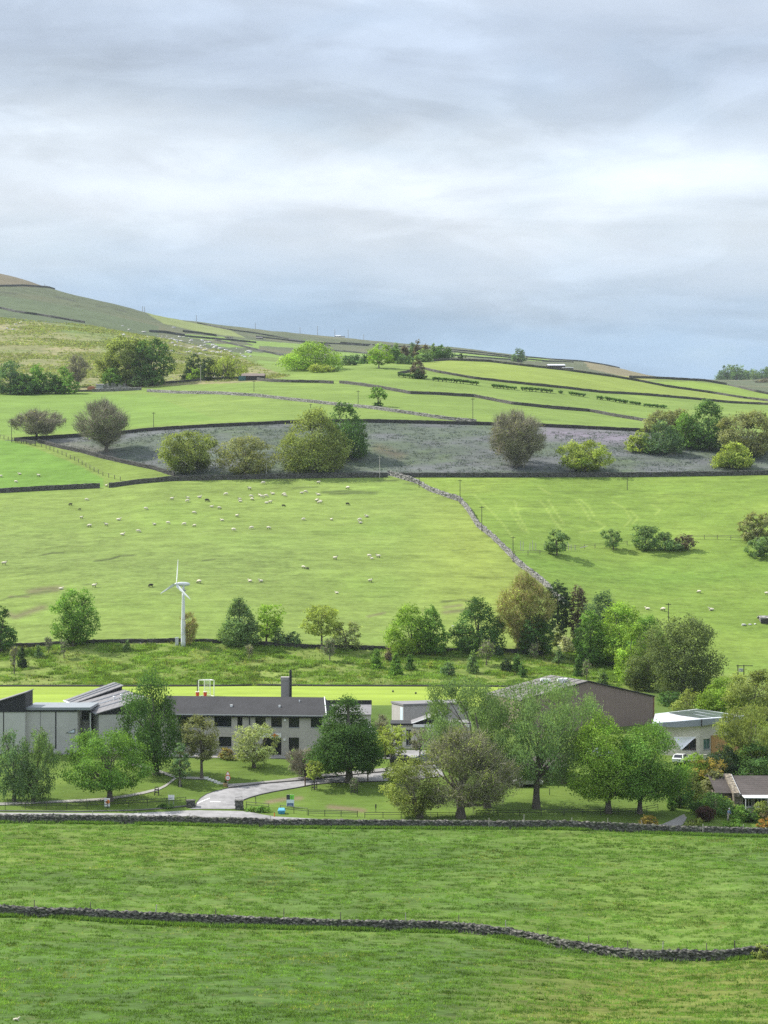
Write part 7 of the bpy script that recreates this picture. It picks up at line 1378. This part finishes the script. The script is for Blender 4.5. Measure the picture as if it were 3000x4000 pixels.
# people in the cottage garden
def person(label, u, v, D, h, top, legs, hair, heading=0., stoop=.12):
    p = ground(u, D); gz_ = Z(v, D); p[2] = gz_; t_ = thing('person', label, 'person', p, None, heading); s_ = h / 1.75
    def skin(name, pts, edges, rad, mat):
        m_ = bpy.data.meshes.new(name); m_.from_pydata([tuple(np.array(q) * s_) for q in pts], edges, []); m_.materials.append(mat); o = link(name, m_, t_); md = o.modifiers.new('skin', 'SKIN')
        for sv, r in zip(m_.skin_vertices[0].data, rad): sv.radius = (r * s_, r * s_ * .85)
        m_.skin_vertices[0].data[0].use_root = True; o.modifiers.new('sub', 'SUBSURF').levels = 1; o.modifiers['sub'].render_levels = 1; return o
    st = stoop
    J = [(0, 0, .95), (0, -st * .4, 1.15), (0, -st * .9, 1.38), (0, -st * 1.3, 1.50), (0, -st * 1.6, 1.60), (0, -st * 1.7, 1.70),
         (-.10, 0, .88), (-.11, -.05, .48), (-.11, .02, .07), (-.11, -.15, .04), (.10, 0, .88), (.11, .02, .48), (.12, .12, .07), (.12, -.05, .04),
         (-.18, -st, 1.40), (-.26, -st - .04, 1.13), (-.22, -st - .26, .98), (-.21, -st - .36, .95), (.18, -st, 1.40), (.27, -st, 1.13), (.24, -st - .2, .95), (.23, -st - .3, .92)]
    E = [(0, 1), (1, 2), (2, 3), (3, 4), (4, 5), (0, 6), (6, 7), (7, 8), (8, 9), (0, 10), (10, 11), (11, 12), (12, 13), (2, 14), (14, 15), (15, 16), (16, 17), (2, 18), (18, 19), (19, 20), (20, 21)]
    Rr = [.14, .14, .15, .06, .10, .085, .09, .06, .045, .04, .09, .06, .045, .04, .065, .05, .04, .035, .065, .05, .04, .035]
    SK = plain('skin', (.45, .28, .20), .6, .05)
    skin('body', J, E, Rr, SK); skin('jacket', [J[0], J[1], J[2], J[14], J[15], J[16], J[18], J[19], J[20]], [(0, 1), (1, 2), (2, 3), (3, 4), (4, 5), (2, 6), (6, 7), (7, 8)], [.165, .17, .175, .09, .072, .06, .09, .072, .06], top)
    skin('trousers', [(0, 0, .96), J[6], J[7], J[8], J[10], J[11], J[12]], [(0, 1), (1, 2), (2, 3), (0, 4), (4, 5), (5, 6)], [.16, .11, .08, .065, .11, .08, .065], legs)
    mb = MB(); c = np.array(J[5]) * s_ + [0, .02, .02]; q = [c + [0, .03, -.08], c + [0, .01, 0], c + [0, 0, .07], c + [0, 0, .10]]; vv, ff = tube(q, [.10 * s_, .115 * s_, .08 * s_, .02], 10); m_ = bpy.data.meshes.new('hair'); m_.from_pydata([tuple(a) for a in vv], [], [list(a) for a in ff]); m_.materials.append(hair); link('hair', m_, t_)
    for sgn in (-1, 1): mb = MB(); a = np.array([sgn * .11, -.03 if sgn < 0 else .09, .0]) * s_; mb.box(a[0] - .05, a[1] - .17, 0, a[0] + .05, a[1] + .1, .09); m_ = bpy.data.meshes.new('shoe'); m_.from_pydata(mb.v, [], mb.f); m_.materials.append(BLACK); link('shoe', m_, t_)
    return t_
person('person in blue jacket and pale trousers bending among garden shrubs', 2844, 3204, 272.5, 1.68, plain('blue_jacket', (.16, .24, .36), .8), plain('pale_trousers', (.42, .38, .33), .9), plain('grey_hair', (.5, .5, .5), .8), .7, .16)
person('person in white and black top half hidden by clipped bushes', 2927, 3200, 276, 1.6, plain('white_top', (.7, .7, .75), .8), plain('dark_trousers', (.03, .03, .04), .9), plain('black_hair', (.03, .025, .02), .8), -.5, .08)
# white scalloped edging along the cottage wall
for nm, (ua, ub, v, n) in {'a': (2782, 2822, 3219, 7), 'b': (2900, 2990, 3222, 14)}.items():
    t_ = thing('garden_edging', 'row of small white edging stones, ' + ('left run by the maroon hedge' if nm == 'a' else 'right run below the clipped bushes'), 'edging', ground((ua + ub) / 2, 268.5), 'white garden edging')
    for u in np.linspace(ua, ub, n): p = ground(u, 268.5); mb = MB(); mb.tube([p - [0, 0, .1], p + [0, 0, .35], p + [0, 0, .42]], [.12, .11, .04], 7); mb.build('stone', WHITE, t_)
# boulders on the rough hillside
BO = plain('boulder', (.50, .49, .47), .95, .25, .5); rg = np.random.default_rng(8)
def boulder_mesh(seed):
    r = np.random.default_rng(seed); mb = MB(); n, m = 9, 6; vs = []; q = r.uniform(.7, 1.25, (m + 1, n))
    for i in range(m + 1):
        for j in range(n): th = pi * i / m; a = q[i, j] if 0 < i < m else 1; vs.append((math.sin(th) * math.cos(2 * pi * j / n) * a, math.sin(th) * math.sin(2 * pi * j / n) * a * .8, .15 + math.cos(th) * .55 * (a if 0 < i < m else .85)))
    mb.add(vs, [(i * n + j, (i + 1) * n + j, (i + 1) * n + (j + 1) % n, i * n + (j + 1) % n) for i in range(m) for j in range(n)]); o = mb.build('boulder', BO); me = o.data; bpy.data.objects.remove(o); return me
BM = [boulder_mesh(k) for k in range(5)]; GBO = 'boulders strewn over the rough hillside'
def boulder(u, v, w, lab):
    p = hit(u, v); o = link('boulder', BM[rg.integers(5)]); o.location = tuple(p); r = w * p[1] / F / 2; o.scale = (r, r * .9, r * rg.uniform(.55, .85)); o.rotation_euler = (0, 0, rg.uniform(0, 6)); setp(o, lab, 'boulder', GBO)
for u, v, w, lab in [(970, 1378, 36, 'largest pale rounded boulder right of the scree'), (480, 1310, 26, 'wedge-shaped boulder above the bronze farm tree'), (505, 1289, 18, 'dark-shadowed boulder on the crest left of the scree'), (560, 1298, 22, 'boulder pair standing out under the dark moor wall'), (685, 1332, 30, 'biggest blocky boulder in the scree'), (745, 1362, 24, 'boulder at the lower right of the scree'), (800, 1370, 22, 'dark-sided boulder between scree and pale ledge'), (478, 1273, 12, 'small boulder at the top of the slope'), (80, 1262, 16, 'pale boulder on the slope near the left edge')]: boulder(u, v, w, lab)
for k in range(110):
    w = rg.random(); u = 610 + 330 * w + rg.normal(0, 26); v = 1310 + 90 * w + rg.normal(0, 13)
    if k > 75: u, v = rg.uniform(600, 1010), rg.uniform(1370, 1475)
    if k > 100: u, v = rg.uniform(0, 90), rg.uniform(1250, 1290)
    boulder(u, v, rg.uniform(6, 19), 'small pale boulder scattered on the rough slope below the moor')
for k in range(9): w = k / 8; boulder(790 + 110 * w, 1333 + 42 * w + rg.normal(0, 2), rg.uniform(14, 24), 'flat pale slab in the line of rock ledges')
# stones round a small mound on the bank and by the hut
for u, v, w in [(520, 2508, 8), (548, 2512, 10), (585, 2514, 12), (612, 2516, 9), (470, 2504, 6), (2905, 2442, 22), (2930, 2440, 18), (2950, 2438, 12), (1768, 2446, 14)]: boulder(u, v, w, 'pale stone lying loose in the grass near a wall or hut')
# balls on the pitch
for u, v, lab in ((1535, 2704, 'small dark ball on the pitch, left one'), (1624, 2711, 'small dark ball on the pitch, right one')): p = hit(u, v); mb = MB(); mb.tube([p + [0, 0, .0], p + [0, 0, .08], p + [0, 0, .2], p + [0, 0, .32], p + [0, 0, .4]], [.05, .17, .2, .17, .05], 8); setp(mb.build('ball', BLACK), lab, 'ball')
# rough bush at the right end of the nearest wall
T('sparse', 2972, 3745, 3685, 2945, 3010, 'olive', 'scrubby bush at the right end of the nearest wall', 'shrub', dens=1.2, lo=0)
# ------------------------------------------------------------------ air
if HAZE > 0:
    mb = MB(); mb.box(-2600, -60, -75, 2600, 4400, 330); hz_ = mb.build('haze', []); m, t, out = nt('haze_air'); vol = N(t, 'ShaderNodeVolumePrincipled'); vol.inputs['Color'].default_value = (.80, .88, 1, 1); vol.inputs['Density'].default_value = HAZE; vol.inputs['Anisotropy'].default_value = .2
    t.links.new(vol.outputs[0], out.inputs['Volume']); hz_.data.materials.append(m); setp(hz_, 'thin pale air filling the valley', kind='stuff')
